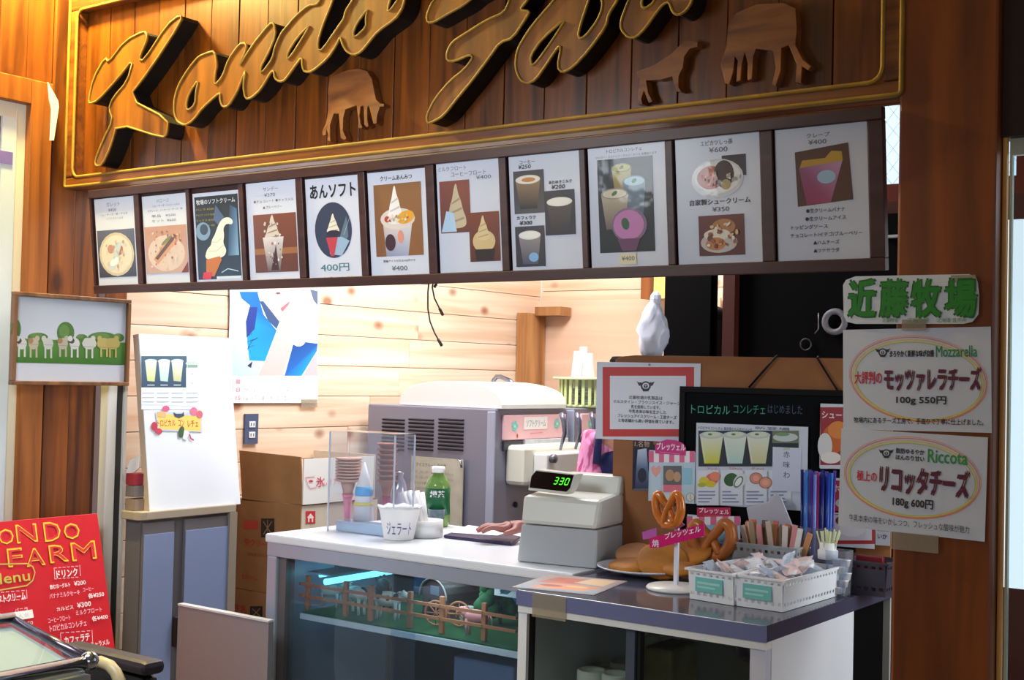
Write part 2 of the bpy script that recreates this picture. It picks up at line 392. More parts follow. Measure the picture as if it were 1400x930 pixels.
# wall strip between column side and window above, right shop wall piece
struct('wall_end', G().box(.9, 2.52, 0, 2.5, 2.66, 3.2), mat('cream_wall'), 'wall beyond the window')
# wired glass window high on the back of the kitchen
wy = 4.3
a = P(1200,142,Y=wy); b = P(1243,250,Y=wy)
x0, x1, z1, z0 = a.x-.35, b.x+.35, a.z+.25, b.z
wn2 = struct('window_2', G().box(x0, wy, z0-.06, x1, wy+.05, z0).box(x0, wy, z1, x1, wy+.05, z1+.05).box(x0-.05, wy, z0-.06, x0, wy+.05, z1+.05).box(x1, wy, z0-.06, x1+.05, wy+.05, z1+.05),
             mat('red_brown_frame', (96,30,12), .5), 'high wired-glass window seen between menu board and column')
part(wn2, 'pane', G().box(x0, wy+.02, z0, x1, wy+.026, z1), clear('window_glass'))
g = G()
for i in range(-14, 30):
    for q in (-1, 1):
        u = x0+i*.05; pts = []
        for t in range(0, 15):
            xx = u+q*t*.05*.8; zz = z0+t*.05
            if x0 < xx < x1 and zz < z1: pts.append((xx, wy+.018, zz))
        if len(pts) > 1: g.tube(pts, .0007, 4)
part(wn2, 'wire_mesh', g, mat('wire_grey', (190,194,198), .5), kind='stuff')
struct('trim_7', G().box(x0-.05, wy+.25, z0-.2, x1+.05, wy+.27, z1+.2), mat('outdoor_glow', (240,244,250), .9, emit=(240,246,255), es=1.25), 'glowing plane for the daylight behind the wired glass')  # emissive plane set behind the pane as the daylight outside
struct('wall_inner', G().box(-1.62, wy, 0, 1.2, wy+.06, z0-.06).box(-1.62, wy, z0-.06, x0-.05, wy+.06, 3.2).box(x1+.05, wy, z0-.06, 1.2, wy+.06, 3.2), mat('dark_red_wall', (70,22,10), .6), 'dark red-brown partition under the wired window')

# door at the far left, in the side wall
YD1 = P(30, 300, X=-3.66).y; YD0 = YD1-.82; ZD = P(40,128,X=-3.62).z-.03
dn = struct('door_1', G().box(-3.688, YD1-.035, 0, -3.655, YD1, ZD).box(-3.688, YD0, ZD-.05, -3.655, YD1-.035, ZD).box(-3.688, YD0, 0, -3.655, YD0+.035, ZD).box(-3.688, YD0+.035, 0, -3.655, YD1-.035, .1),
            mat('cream_door_paint', (222,214,196), .4), 'cream framed glass door in the side wall at far left', bevel=.002)
part(dn, 'pane', G().box(-3.68, YD0+.035, .1, -3.672, YD1-.035, ZD-.05), mat('daylit_frosted_glass', (196,216,240), .25, emit=(190,215,245), es=.55), 'pale blue daylit frosted glass')
part(dn, 'stile', G().box(-3.672, YD1-.085, .1, -3.650, YD1-.035, ZD-.05), mat('pale_blue_stile', (206,216,226), .35))
g = G().box(-3.6495, P(-20,207,X=-3.65).y, P(8,224,X=-3.65).z, -3.647, P(17,207,X=-3.65).y, P(8,207,X=-3.65).z)
lb = part(dn, 'door_label', g, mat('violet_label', (120,104,180), .5), 'violet label strip')
# its wooden surround
ct = P(75, 300, X=-3.63).y
struct('trim_8', G().box(-3.69, YD1, 0, -3.63, ct-.02, ZD+.08), ORANGE, 'orange wood jamb beside the left door', bevel=.003)
struct('trim_9', G().box(-3.69, YD0-.1, ZD, -3.628, YD1, ZD+.08), ORANGE, 'orange wood lintel above the left door', bevel=.003)
# white paper hook hanging on the jamb
h = [(66,112),(80,138),(81,146),(74,192),(69,192),(71,150),(68,136)]
solo('paper_tag', G().prism([[(P(x,y,X=-3.61).y, P(x,y,X=-3.61).z) for x, y in h]], lambda u, v, d: (d, u, v), -3.615, -3.611), mat('paper_white', (240,240,240), .6), 'folded white paper strip stuck on the door jamb beside the carved sign', 'paper')

# ================================================================ carved signboard
SY = 2.5
sb = thing('signboard', 'large varnished wooden shop sign with carved script and cattle in rope-edged frame', 'sign', (-2.26, SY, 2.02))
ox0, oz0 = P(88,258,Y=SY).x, P(88,258,Y=SY).z; ox1 = P(1236,80,Y=SY).x
oz0 = (P(88,258,Y=SY).z+P(1232,132,Y=SY).z)/2
ix0 = P(98,243,Y=SY).x; iz0 = (P(98,243,Y=SY).z+P(1195,112,Y=SY).z)/2; ix1 = P(1207,60,Y=SY).x; iz1 = P(104,14,Y=SY).z; oz1 = iz1+.05
part(sb, 'backing', G().box(ox0, SY+.055, oz0, ox1, SY+.075, oz1), MOULD, world=True)
n = 22; wd = (ix1-ix0)/n
for i in range(n):
    part(sb, 'sign_plank', G().box(ix0+i*wd+.0012, SY+.04+random.uniform(0, .002), iz0, ix0+(i+1)*wd-.0012, SY+.055, iz1), SIGNP, world=True, bevel=.0015)
for q in ((ox0, oz0, ox1, iz0), (ox0, iz1, ox1, oz1), (ox0, iz0, ix0, iz1), (ix1, iz0, ox1, iz1)):
    part(sb, 'moulding', G().box(q[0], SY, q[1], q[2], SY+.055, q[3]), MOULD, world=True, bevel=.006)
ROPE = mat('yellow_rope', (158,120,40), .6, noise=.3)
def rrect(x0, z0, x1, z1, r, y):
    p = []
    for cx, cz, a0 in ((x1-r, z1-r, 0), (x0+r, z1-r, 90), (x0+r, z0+r, 180), (x1-r, z0+r, 270)):
        for k in range(5):
            a = math.radians(a0+k*22.5); p.append((cx+r*math.cos(a), y, cz+r*math.sin(a)))
    return p
part(sb, 'rope_border', G().tube(rrect(ox0+.004, oz0+.004, ox1-.004, oz1-.004, .008, SY-.002), 0.0052, 6, True), ROPE, 'twisted yellow rope on outer edge', world=True)
part(sb, 'rope_border', G().tube(rrect(ix0, iz0, ix1, iz1, .03, SY+.002), 0.0052, 6, True), ROPE, 'twisted yellow rope on inner edge', world=True)
LY = SY-.022
LET = wood('carved_letter_face', (84,46,10), (146,88,22), 'Z', 9, 1.2, .4, coat=.3, vary=.1)
LSIDE = mat('black_letter_side', (16,10,8), .6)
def Z1(pts): return [(x/3.495, y/3.495) for x, y in pts]
K = Z1([(690,148),(600,195),(520,300),(505,275),(450,370),(425,480),(430,497),(470,480),(560,380),(640,280),(610,390),(540,470),(522,520),(542,572),(490,680),(455,770),(460,795),(490,790),(530,700),(562,590),(780,660),(800,640),(805,570),(612,470),(720,330),(870,100),(865,70),(800,120),(690,290),(664,285),(700,200),(705,170)])
ONDO = [(293.6,69.7),(283,73),(272,77.5),(263,88),(255,99),(247,112),(242,124),(239,136),(238.4,147),(239.5,158),(243,166.5),(253,172),(264.5,164.6),(278,147),(297.4,129.7),(302,127),(301,135.5),(305,147),(313,145),(324.5,126),(332,106.5),(337,95),(333,116),(336,135.5),(344,134.5),(357.5,122),(371,98.7),(375,97),(376,106.5),(382.6,112.3),(390,110),(402,93),(413.6,77.4),(414,91.4),(417,98.5),(427,98.5),(448.6,80),(460,63),(465.7,50),(468.6,60),(474,70),(484,75.7),(494,71.4),(505.7,57),(517,43),(541.4,25.7),(550,13),(553.6,0),(556,-20),(545,-45),(520,-50),(500,-35),(488,-15),(482.9,0),(472.9,15.7),(471,26),(465.7,33),(441.4,68.6),(435.7,68.6),(435,57),(441.4,35.7),(451.4,11.4),(455.7,0),(470,-40),(462,-60),(450,-50),(438.6,0),(433,7),(423,7),(405.7,21.4),(388.6,41.4),(384.6,46.5),(376.8,64),(373,81),(358.4,100.7),(356.5,93),(367,73.6),(377.8,48.4),(374.9,31),(369,33),(344,64),(325.5,95),(338,66),(336,59),(328.4,60),(313,81),(305,104.5),(293.6,118),(294.5,100.7),(297.4,89)]
OH = [[(272.3,108.4),(258.7,127.8),(254.8,143),(256.8,152),(267.4,143),(268.4,125.8)],[(424.3,34.3),(407,51.4),(394,71.4),(393,81.4),(398.6,77),(420,43)],[(504,11.4),(488.6,31.4),(483,45.7),(485.7,52),(501.4,37),(500.7,24)],[(537,-10),(530,14),(534,15),(546,-2)]]
F1 = [(593,0),(583.6,21.3),(585.5,31),(593,31),(612.6,19.4),(634,7.7),(650,-6),(700,-30),(620,-30)]
F2 = [(697.8,0),(690,17.4),(666.8,27),(635.8,46.5),(618.4,58),(611.6,71.6),(611.6,83),(622.3,84),(643.6,74.5),(647.4,79.4),(635.8,95),(616.5,110),(595,135.5),(583.6,158.8),(585.5,168.4),(591,167.5),(606.8,158.8),(628,131.7),(647.4,108.4),(670.7,77.4),(684,58),(701.7,52.3),(721,23),(725,15.5),(711,13.5),(719,4),(723,-2),(735,-30),(705,-30)]
A1 = [(758.6,0),(728.6,34.3),(715,55),(707,70.7),(705,92),(711.4,109.3),(722,114.6),(732.9,109.3),(747.9,87.9),(764,63.2),(768,64.3),(762.9,92),(769.3,99.6),(784.3,92),(805.7,68.6),(829.3,36.4),(832.5,19.3),(845.4,0),(850,-20),(800,-40),(770,-15)]
AH = [[(775.7,23.6),(741.4,53.6),(725.4,77),(727.5,90),(735,84.6),(758.6,51.4)],[(810,-14),(790.7,45),(792.9,53.6),(801.4,49.3),(816.4,30),(825,10.7),(822,-12)]]
M1 = [(860.4,0),(849.6,27.9),(849.6,40.7),(859.3,51.4),(870,51.4),(882.9,38.6),(897.9,17),(906.4,6.4),(915,2),(920.4,17),(927.9,21.4),(938.6,15),(947,2),(950,-25),(870,-25)]
MH = [[(879,-6),(877.5,8.6),(882.9,11.8),(893.6,4.3),(898,-6)]]
def soft(lp):
    out = []
    for i in range(len(lp)):
        a, b = lp[i], lp[(i+1) % len(lp)]
        out += [(a[0]*.78+b[0]*.22, a[1]*.78+b[1]*.22), (a[0]*.22+b[0]*.78, a[1]*.22+b[1]*.78)]
    return out
def sp(lp, Y): return [(P(x, y, Y=Y).x, P(x, y, Y=Y).z) for x, y in soft(lp)]
def letter(lbl, loops, rope=True, thick=.046, m=LET, name='letter'):
    lps = [sp(l, LY) for l in loops]
    o = part(sb, name, G().prism(lps, lambda u, v, d: (u, d, v), LY, LY+.006), m, lbl, world=True)
    # darker body behind the face, slightly inset
    part(o, 'letter_side', G().prism(lps, lambda u, v, d: (u, d, v), LY+.0061, LY+.0625), LSIDE, world=True)
    if rope:
        g = G()
        for l in lps: g.tube([(u, LY-.001, v) for u, v in l], .0035, 6, True)
        part(o, 'rope_outline', g, ROPE, world=True)
letter('carved capital K', [K]); letter('carved joined script letters o n d o', [ONDO]+OH)
letter('lower stroke of carved capital F', [F2]); letter('crossbar end of carved capital F', [F1])
letter('carved joined script letters a and r', [A1]+AH); letter('carved script letter m', [M1]+MH)
C1 = [(430+x/7.155, 80+y/7.155) for x, y in [(150,180),(300,120),(420,100),(510,120),(560,200),(600,400),(640,440),(680,445),(675,470),(635,475),(610,560),(605,640),(575,640),(550,540),(530,460),(515,480),(515,600),(530,660),(505,675),(485,640),(480,460),(450,470),(440,560),(450,640),(470,670),(455,685),(425,680),(430,620),(410,460),(300,500),(280,580),(275,700),(310,780),(295,800),(255,780),(250,700),(235,540),(185,540),(150,650),(155,810),(125,810),(130,740),(115,690),(110,750),(80,755),(75,715),(110,640),(130,520),(130,300)]]
ZF = lambda l: [(860+x/5.185, y/5.185) for x, y in l]
C2 = ZF([(50,510),(180,460),(300,380),(370,310),(420,285),(485,300),(485,330),(430,345),(390,400),(380,480),(350,540),(350,620),(370,650),(340,650),(320,600),(305,540),(220,565),(120,570),(135,660),(165,720),(140,730),(105,640),(85,700),(95,740),(60,740),(65,640),(75,560),(60,540)])
C3 = ZF([(700,180),(760,90),(900,30),(1100,20),(1180,60),(1190,200),(1180,320),(1230,420),(1290,470),(1270,500),(1225,470),(1220,590),(1180,585),(1190,460),(1130,320),(1080,340),(1075,500),(1040,610),(1015,600),(1040,480),(1020,360),(900,345),(880,400),(870,560),(840,570),(840,450),(820,370),(800,450),(790,570),(760,580),(770,430),(750,400),(740,500),(710,600),(680,590),(650,460),(690,330)])
COWM = wood('carved_cow_wood', (100,52,18), (160,98,42), 'X', 12, 2, .5, coat=.1, vary=.05)
def cutout(lbl, lp):
    l = [(P(x, y, Y=SY+.015).x, P(x, y, Y=SY+.015).z) for x, y in lp]
    part(sb, 'cattle_cutout', G().prism([l], lambda u, v, d: (u, d, v), SY+.015, SY+.0405), COWM, lbl, world=True, bevel=.003)
cutout('grazing cow with lowered head', C1); cutout('small calf standing', C2); cutout('large grazing cow at right', C3)

# ================================================================ framed menu board
bt = P(118,265,Y=2.49); bx0, bx1 = P(122,330,Y=2.49).x, P(1206,260,Y=2.49).x
zt, zb = 2.004, 1.678
TI = math.atan2(.035, zt-zb)
Vv = Vector((0, -math.sin(TI), math.cos(TI)))
MB = frame((bx0, 2.525, zb), (1,0,0), Vv)
H_ = (zt-zb)/math.cos(TI); W_ = bx1-bx0
mb = thing('menu_board', 'long dark brown frame of eleven menu openings under the carved sign', 'menu board', M=MB)
FRM = wood('dark_maroon_frame', (52,24,22), (74,38,34), 'X', 14, 1.5, .45, vary=.03)
part(mb, 'backing', G().box(.003, .003, -.008, W_-.003, H_-.003, -.002), mat('frame_backing', (60,34,30), .7))
_A = Art(MB)
spans = [(133,187,270,395),(198,258,266,391),(267,330,262,388),(340,408,248,386),(421,493,242,384),(506,585,233,379),(600,685,219,372),(699,795,210,370),(807,912,195,365),(926,1041,181,360),(1062,1188,172,356)]
rail = .026
part(mb, 'rail', G().box(0, H_-rail, -.012, W_, H_, .012), FRM, bevel=.002)
part(mb, 'rail', G().box(0, 0, -.012, W_, rail, .012), FRM, bevel=.002)
edges = [0.0]
for i, (a, b, t, d) in enumerate(spans): edges += [_A.uv(a-2, (t+d)/2)[0], _A.uv(b+2, (t+d)/2)[0]]
edges.append(W_)
for i in range(0, len(edges), 2):
    part(mb, 'divider', G().box(edges[i], rail, -.012, edges[i+1], H_-rail, .010), FRM, bevel=.002)
SH = []
labels = ['menu sheet with a round galette on a plate, first from the left', 'menu sheet with a toasted sandwich photo, second from the left', 'black menu sheet with a tall soft cream cone', 'menu sheet with a sundae in a glass', 'menu sheet with big handwritten title and an oval soft cream photo', 'menu sheet with soft cream and fruit in a glass on brown', 'menu sheet with two overlapping float photos', 'menu sheet with three white coffee cups', 'menu sheet with four coloured drinks on black, violet one in front', 'menu sheet with a curry plate above a cream puff', 'menu sheet with a pink crepe, rightmost of the board']
for i, (a, b, t, d) in enumerate(spans):
    xm = (a+b)/2
    u0 = _A.uv(a, (t+d)/2)[0]; u1 = _A.uv(b, (t+d)/2)[0]; v0 = _A.uv(xm, d)[1]; v1 = _A.uv(xm, t)[1]
    M = MB @ Matrix.Translation((u0, v0, .002))
    o = sheet('menu_sheet', labels[i], 'menu sheet', M, u1-u0, v1-v0, (208,212,226), group='menu sheets in the brown frame', rough=.3)
    SH.append((o, Art(M), u1-u0, v1-v0))
def T(ar, t, u, v, w, h, col=(40,40,48), bold=0, slant=0):   # centred at u,v (fractions resolved by caller)
    ar.text(t, u-w/2, v+h/2, u+w/2, v-h/2, col, bold, False, slant)
def cup(ar, u, v, w, h, body, top, rim=(230,230,230), leaf=None, body2=None):
    body2 = body2 or body
    ar.poly([(u-w*.34, v-h/2), (u+w*.34, v-h/2), (u+w/2, v+h*.4), (u-w/2, v+h*.4)], body, False, [body2, body2, body, body])
    ar.ell(u, v+h*.4, w/2, h*.14, rim, False); ar.ell(u, v+h*.4, w*.44, h*.11, top, False)
    if leaf: ar.ell(u, v+h*.41, w*.12, h*.05, leaf, False, .5)
def blot(ar, u0, v0, u1, v1, cols, n, s=.006, seed=1):
    rg = random.Random(seed)
    for k in range(n):
        a = rg.uniform(.4, 1)*s; b = rg.uniform(.3, .9)*s
        ar.ell(rg.uniform(u0+s, u1-s), rg.uniform(v0+s, v1-s), a, b, cols[k % len(cols)], False, rg.uniform(0, 3), 9)
def chaikin(p, n=2):
    for _ in range(n): p = [q for i in range(len(p)) for q in ((p[i][0]*.75+p[(i+1) % len(p)][0]*.25, p[i][1]*.75+p[(i+1) % len(p)][1]*.25), (p[i][0]*.25+p[(i+1) % len(p)][0]*.75, p[i][1]*.25+p[(i+1) % len(p)][1]*.75))]
    return p
def swirl(ar, u, v, w, h, col, dk):
    ar.poly(chaikin([(u-w*.5, v), (u+w*.5, v), (u+w*.55, v+h*.2), (u+w*.36, v+h*.42), (u+w*.3, v+h*.6), (u+w*.14, v+h*.78), (u+w*.06, v+h*1.03), (u-w*.06, v+h*.95), (u-w*.18, v+h*.68), (u-w*.34, v+h*.5), (u-w*.4, v+h*.34), (u-w*.56, v+h*.2)]), col, False)
    for k in range(3): ar.poly([(u-w*(.42-.1*k), v+h*(.1+.22*k)), (u+w*(.44-.1*k), v+h*(.2+.22*k)), (u+w*(.40-.1*k), v+h*(.25+.22*k)), (u-w*(.42-.1*k), v+h*(.14+.22*k))], dk, False)
GREY = (96,98,110); INKC = (38,38,46)
# 1 galette
o, A, w, h = SH[0]
T(A,'ガレット',w*.48,h*.93,w*.34,h*.05,GREY); T(A,'¥450',w*.45,h*.87,w*.2,h*.035,GREY); T(A,'ハム・チーズ・卵・サラダ',w*.48,h*.82,w*.7,h*.025,GREY); T(A,'ソフトクリーム付',w*.5,h*.775,w*.42,h*.025,GREY)
A.urect(w*.03,h*.13,w*.97,h*.65,(58,62,84),(92,96,116)); A.ell(w*.5,h*.38,w*.44,h*.24,(206,190,162),False); A.ell(w*.5,h*.38,w*.39,h*.21,(226,212,188),False)
A.ell(w*.58,h*.42,w*.1,h*.05,(176,112,96),False,.6); A.ell(w*.36,h*.44,w*.08,h*.05,(196,140,120),False); A.poly([(w*.3,h*.2),(w*.45,h*.22),(w*.66,h*.52),(w*.5,h*.5)],(196,208,206),False); A.ell(w*.44,h*.3,w*.12,h*.04,(240,238,232),False,.4)
blot(A,w*.2,h*.22,w*.8,h*.54,[(206,188,160),(234,222,204),(190,150,124),(214,206,190)],26,.007,3)
A.done(o, m=LAM)
# 2 panini
o, A, w, h = SH[1]
T(A,'パニーニ',w*.48,h*.94,w*.28,h*.04,GREY); T(A,'ハム・チーズ・バジル・トマト',w*.55,h*.885,w*.62,h*.025,GREY); T(A,'ピザソース・ソーセージ・チーズ・卵',w*.52,h*.835,w*.78,h*.025,GREY); T(A,'単品   ¥500',w*.48,h*.775,w*.55,h*.032,GREY); T(A,'セット  ¥600',w*.48,h*.72,w*.55,h*.032,GREY)
A.urect(w*.02,h*.14,w*.98,h*.66,(196,160,148),(188,140,120)); A.ell(w*.5,h*.36,w*.42,h*.2,(214,190,176),False); A.poly([(w*.2,h*.3),(w*.3,h*.24),(w*.8,h*.5),(w*.72,h*.58),(w*.5,h*.5)],(206,150,118),False); A.poly([(w*.24,h*.31),(w*.3,h*.29),(w*.76,h*.54),(w*.7,h*.57)],(98,74,70),False); A.ell(w*.52,h*.5,w*.14,h*.02,(120,128,86),False,.5)
A.poly([(w*.82,h*.14),(w*.98,h*.14),(w*.98,h*.26)],(120,52,48),False)
blot(A,w*.1,h*.18,w*.9,h*.62,[(206,164,140),(226,196,176),(178,110,84),(150,96,80)],34,.006,4)
A.done(o, m=LAM)
# 3 soft cream on black
o, A, w, h = SH[2]
A.urect(w*.04,h*.05,w*.98,h*.96,(40,60,84),(14,16,24)); T(A,'牧場のソフトクリーム',w*.5,h*.9,w*.84,h*.055,(236,238,244),.012)
for k, t in enumerate(('バニラ ¥300','チョコミックス ¥330','ミックス ¥330','ワッフルコーン +¥50')): T(A,t,w*.26,h*(.82-.06*k),w*.4,h*.025,(170,150,50))
A.ell(w*.2,h*.58,w*.16,h*.1,(120,150,180),False); A.ell(w*.22,h*.6,w*.09,h*.06,(50,66,92),False); A.poly([(w*.72,h*.3),(w*.95,h*.3),(w*.95,h*.8),(w*.8,h*.85)],(90,126,160),False,[(60,90,130),(130,170,200),(70,110,150),(30,50,80)])
A.poly([(w*.5,h*.86),(w*.7,h*.7),(w*.6,h*.6),(w*.44,h*.7)],(70,92,130),False)
A.poly(chaikin([(w*.2,h*.26),(w*.62,h*.28),(w*.7,h*.36),(w*.62,h*.44),(w*.66,h*.52),(w*.64,h*.6),(w*.72,h*.65),(w*.84,h*.63),(w*.86,h*.68),(w*.76,h*.72),(w*.62,h*.70),(w*.52,h*.62),(w*.46,h*.54),(w*.38,h*.48),(w*.36,h*.42),(w*.26,h*.38)]),(232,230,214),False)
A.line([(w*.3,h*.36),(w*.48,h*.36),(w*.63,h*.42)],.002,(196,194,176),False); A.line([(w*.38,h*.46),(w*.5,h*.45),(w*.6,h*.5)],.002,(196,194,176),False)
A.poly([(w*.22,h*.1),(w*.4,h*.08),(w*.58,h*.26),(w*.54,h*.3),(w*.24,h*.27)],(190,110,58),False); A.poly([(w*.14,h*.06),(w*.32,h*.05),(w*.36,h*.13),(w*.16,h*.13)],(206,52,78),False)
A.line([(w*.56,h*.12),(w*.7,h*.16),(w*.92,h*.13)],.0025,(180,210,230),False); A.urect(w*.45,h*.05,w*.98,h*.08,(210,222,236))
A.done(o, m=LAM)
# 4 sundae
o, A, w, h = SH[3]
T(A,'サンデー',w*.5,h*.93,w*.3,h*.04,GREY); T(A,'¥370',w*.48,h*.87,w*.22,h*.035,GREY); T(A,'●チョコレート ●キャラメル',w*.55,h*.81,w*.8,h*.03,GREY); T(A,'▲ブルーベリー',w*.52,h*.75,w*.38,h*.03,INKC)
A.urect(w*.12,h*.1,w*.98,h*.68,(96,52,46),(122,66,50)); A.urect(w*.12,h*.28,w*.98,h*.34,(150,98,60)); swirl(A,w*.5,h*.4,w*.3,h*.27,(206,196,186),(150,120,108))
A.poly([(w*.38,h*.1),(w*.62,h*.1),(w*.72,h*.45),(w*.3,h*.45)],(176,160,160),False,[(90,70,74),(90,70,74),(214,206,206),(214,206,206)]); A.poly([(w*.44,h*.12),(w*.6,h*.12),(w*.56,h*.38)],(60,28,40),False)
blot(A,w*.32,h*.16,w*.7,h*.62,[(206,190,184),(150,120,116),(110,70,72),(226,216,210)],30,.005,5)
A.done(o, m=LAM)
# 5 an soft
o, A, w, h = SH[4]
T(A,'あんソフト',w*.52,h*.87,w*.86,h*.13,(22,22,28),.03); A.ell(w*.5,h*.49,w*.35,h*.27,(44,56,84),False,n=32); A.poly([(w*.62,h*.42),(w*.76,h*.62),(w*.78,h*.42),(w*.66,h*.34)],(90,116,136),False)
A.poly([(w*.42,h*.26),(w*.64,h*.24),(w*.8,h*.38),(w*.66,h*.42),(w*.4,h*.42)],(150,176,204),False); swirl(A,w*.5,h*.45,w*.22,h*.2,(226,220,204),(180,174,160)); A.ell(w*.5,h*.46,w*.13,h*.03,(46,30,58),False); A.poly([(w*.36,h*.42),(w*.58,h*.42),(w*.5,h*.24),(w*.44,h*.24)],(188,60,74),False)
A.line([(w*.7,h*.44),(w*.82,h*.6)],.001,(200,206,196),False)
T(A,'400円',w*.5,h*.13,w*.54,h*.075,(70,120,130),.01); T(A,'バニラソフト あん',w*.55,h*.025,w*.6,h*.03,(24,24,28),.02)
A.done(o, m=LAM)
# 6 anmitsu
o, A, w, h = SH[5]
T(A,'クリームあんみつ',w*.5,h*.935,w*.55,h*.045,(30,30,36),.015); A.urect(w*.1,h*.2,w*.92,h*.88,(132,84,48),(140,96,54))
A.poly([(w*.28,h*.2),(w*.66,h*.2),(w*.76,h*.55),(w*.24,h*.55)],(160,170,196),False,[(130,140,170),(150,160,190),(220,216,214),(216,200,190)]); A.ell(w*.5,h*.55,w*.3,h*.1,(216,204,196),False); swirl(A,w*.46,h*.5,w*.26,h*.36,(236,232,230),(196,188,186))
A.ell(w*.64,h*.56,w*.15,h*.06,(226,160,44),False,.2); A.ell(w*.32,h*.55,w*.05,h*.03,(176,60,60),False); A.ell(w*.36,h*.33,w*.09,h*.08,(58,28,48),False); A.ell(w*.54,h*.38,w*.05,h*.06,(216,140,120),False)
T(A,'黒糖アイス付きは+50円です',w*.5,h*.155,w*.56,h*.025,INKC); T(A,'¥400',w*.5,h*.085,w*.27,h*.045,GREY,.01)
blot(A,w*.3,h*.5,w*.72,h*.6,[(230,210,190),(190,70,60),(236,190,90),(160,180,110),(226,216,206)],20,.005,6)
A.done(o, m=LAM)
# 7 floats
o, A, w, h = SH[6]
T(A,'ミルクフロート',w*.26,h*.94,w*.46,h*.04,GREY); T(A,'コーヒーフロート',w*.52,h*.885,w*.56,h*.04,GREY); T(A,'¥400',w*.76,h*.84,w*.24,h*.035,GREY)
A.urect(w*.04,h*.36,w*.53,h*.83,(104,52,44),(132,70,54)); swirl(A,w*.3,h*.4,w*.3,h*.4,(196,180,150),(160,140,112)); A.poly([(w*.05,h*.37),(w*.3,h*.37),(w*.26,h*.54),(w*.14,h*.56)],(176,206,230),False)
A.urect(w*.5,h*.09,w*.98,h*.53,(84,34,26),(120,56,34)); A.ell(w*.73,h*.27,w*.18,h*.1,(206,180,130),False); swirl(A,w*.72,h*.28,w*.2,h*.22,(212,190,144),(176,150,110)); A.poly([(w*.6,h*.1),(w*.86,h*.1),(w*.9,h*.2),(w*.58,h*.2)],(26,16,18),False)
A.done(o, m=LAM)
# 8 coffees
o, A, w, h = SH[7]
T(A,'コーヒー',w*.27,h*.945,w*.22,h*.03,INKC,.01); T(A,'¥250',w*.23,h*.905,w*.18,h*.035,INKC,.02,.2)
A.urect(w*.06,h*.5,w*.5,h*.87,(78,74,76),(64,58,60)); cup(A,w*.27,h*.68,w*.36,h*.28,(150,120,88),(236,226,214),(226,216,200),None,(44,34,30)); A.ell(w*.28,h*.79,w*.1,h*.02,(200,134,64),False)
T(A,'あわゆきミルク',w*.73,h*.75,w*.32,h*.028,INKC,.02); T(A,'¥200',w*.7,h*.71,w*.19,h*.035,INKC,.02,.2)
A.urect(w*.5,h*.3,w*.92,h*.68,(40,36,46),(52,48,56)); cup(A,w*.71,h*.47,w*.36,h*.28,(84,70,66),(238,236,228),(228,226,216),None,(46,40,44))
T(A,'カフェラテ',w*.23,h*.465,w*.28,h*.03,INKC,.02); T(A,'¥300',w*.22,h*.42,w*.18,h*.035,INKC,.02,.2)
A.urect(w*.06,h*.04,w*.48,h*.39,(46,42,50),(60,56,62)); cup(A,w*.27,h*.2,w*.32,h*.28,(150,140,140),(238,236,230),(226,224,216),None,(70,76,100)); A.ell(w*.32,h*.12,w*.07,h*.04,(130,176,222),False)
A.done(o, m=LAM)
# 9 drinks
o, A, w, h = SH[8]
T(A,'トロピカルコンレチェ',w*.48,h*.945,w*.46,h*.03,GREY,.01); T(A,'マンゴー・ココナッツ・グァバ・カシス 各種あります',w*.5,h*.9,w*.8,h*.02,GREY)
A.urect(w*.12,h*.12,w*.84,h*.88,(10,10,14),(26,22,30)); cup(A,w*.44,h*.7,w*.26,h*.26,(176,170,90),(196,196,110),(130,130,100),(50,80,40),(150,110,50)); cup(A,w*.6,h*.56,w*.3,h*.32,(110,140,160),(170,206,222),(110,140,170),(40,120,60),(70,76,100)); cup(A,w*.34,h*.47,w*.36,h*.32,(190,176,150),(216,206,180),(150,146,140),(80,116,70),(110,90,76))
A.ell(w*.52,h*.34,w*.23,h*.14,(120,96,130),False); A.ell(w*.51,h*.34,w*.2,h*.12,(190,120,180),False); A.poly([(w*.36,h*.23),(w*.66,h*.23),(w*.6,h*.13),(w*.42,h*.13)],(100,50,88),False); A.ell(w*.47,h*.35,w*.05,h*.05,(30,84,46),False,.3)
A.urect(w*.38,h*.02,w*.6,h*.11,(222,210,176)); T(A,'¥400',w*.49,h*.07,w*.17,h*.035,GREY,.01)
A.done(o, m=LAM)
# 10
o, A, w, h = SH[9]
T(A,'エビカツしっ孫',w*.5,h*.925,w*.38,h*.04,GREY,.01); T(A,'¥600',w*.52,h*.87,w*.22,h*.04,GREY,.01)
A.urect(w*.56,h*.66,w*.84,h*.82,(52,40,40)); A.ell(w*.5,h*.65,w*.31,h*.15,(206,208,214),False); A.ell(w*.5,h*.66,w*.28,h*.125,(226,226,228),False); A.ell(w*.42,h*.66,w*.16,h*.09,(180,84,44),False); A.ell(w*.58,h*.68,w*.12,h*.105,(62,32,24),False); A.ell(w*.6,h*.6,w*.06,h*.04,(170,150,90),False)
T(A,'自家製シュークリーム',w*.52,h*.475,w*.72,h*.045,INKC,.02); T(A,'¥350',w*.53,h*.415,w*.2,h*.035,GREY,.01)
A.urect(w*.26,h*.06,w*.8,h*.37,(90,40,34),(110,52,40)); A.ell(w*.5,h*.16,w*.22,h*.08,(196,190,188),False); A.ell(w*.56,h*.28,w*.14,h*.06,(176,120,70),False); A.ell(w*.48,h*.22,w*.16,h*.045,(228,220,206),False); A.ell(w*.46,h*.15,w*.12,h*.05,(196,130,70),False)
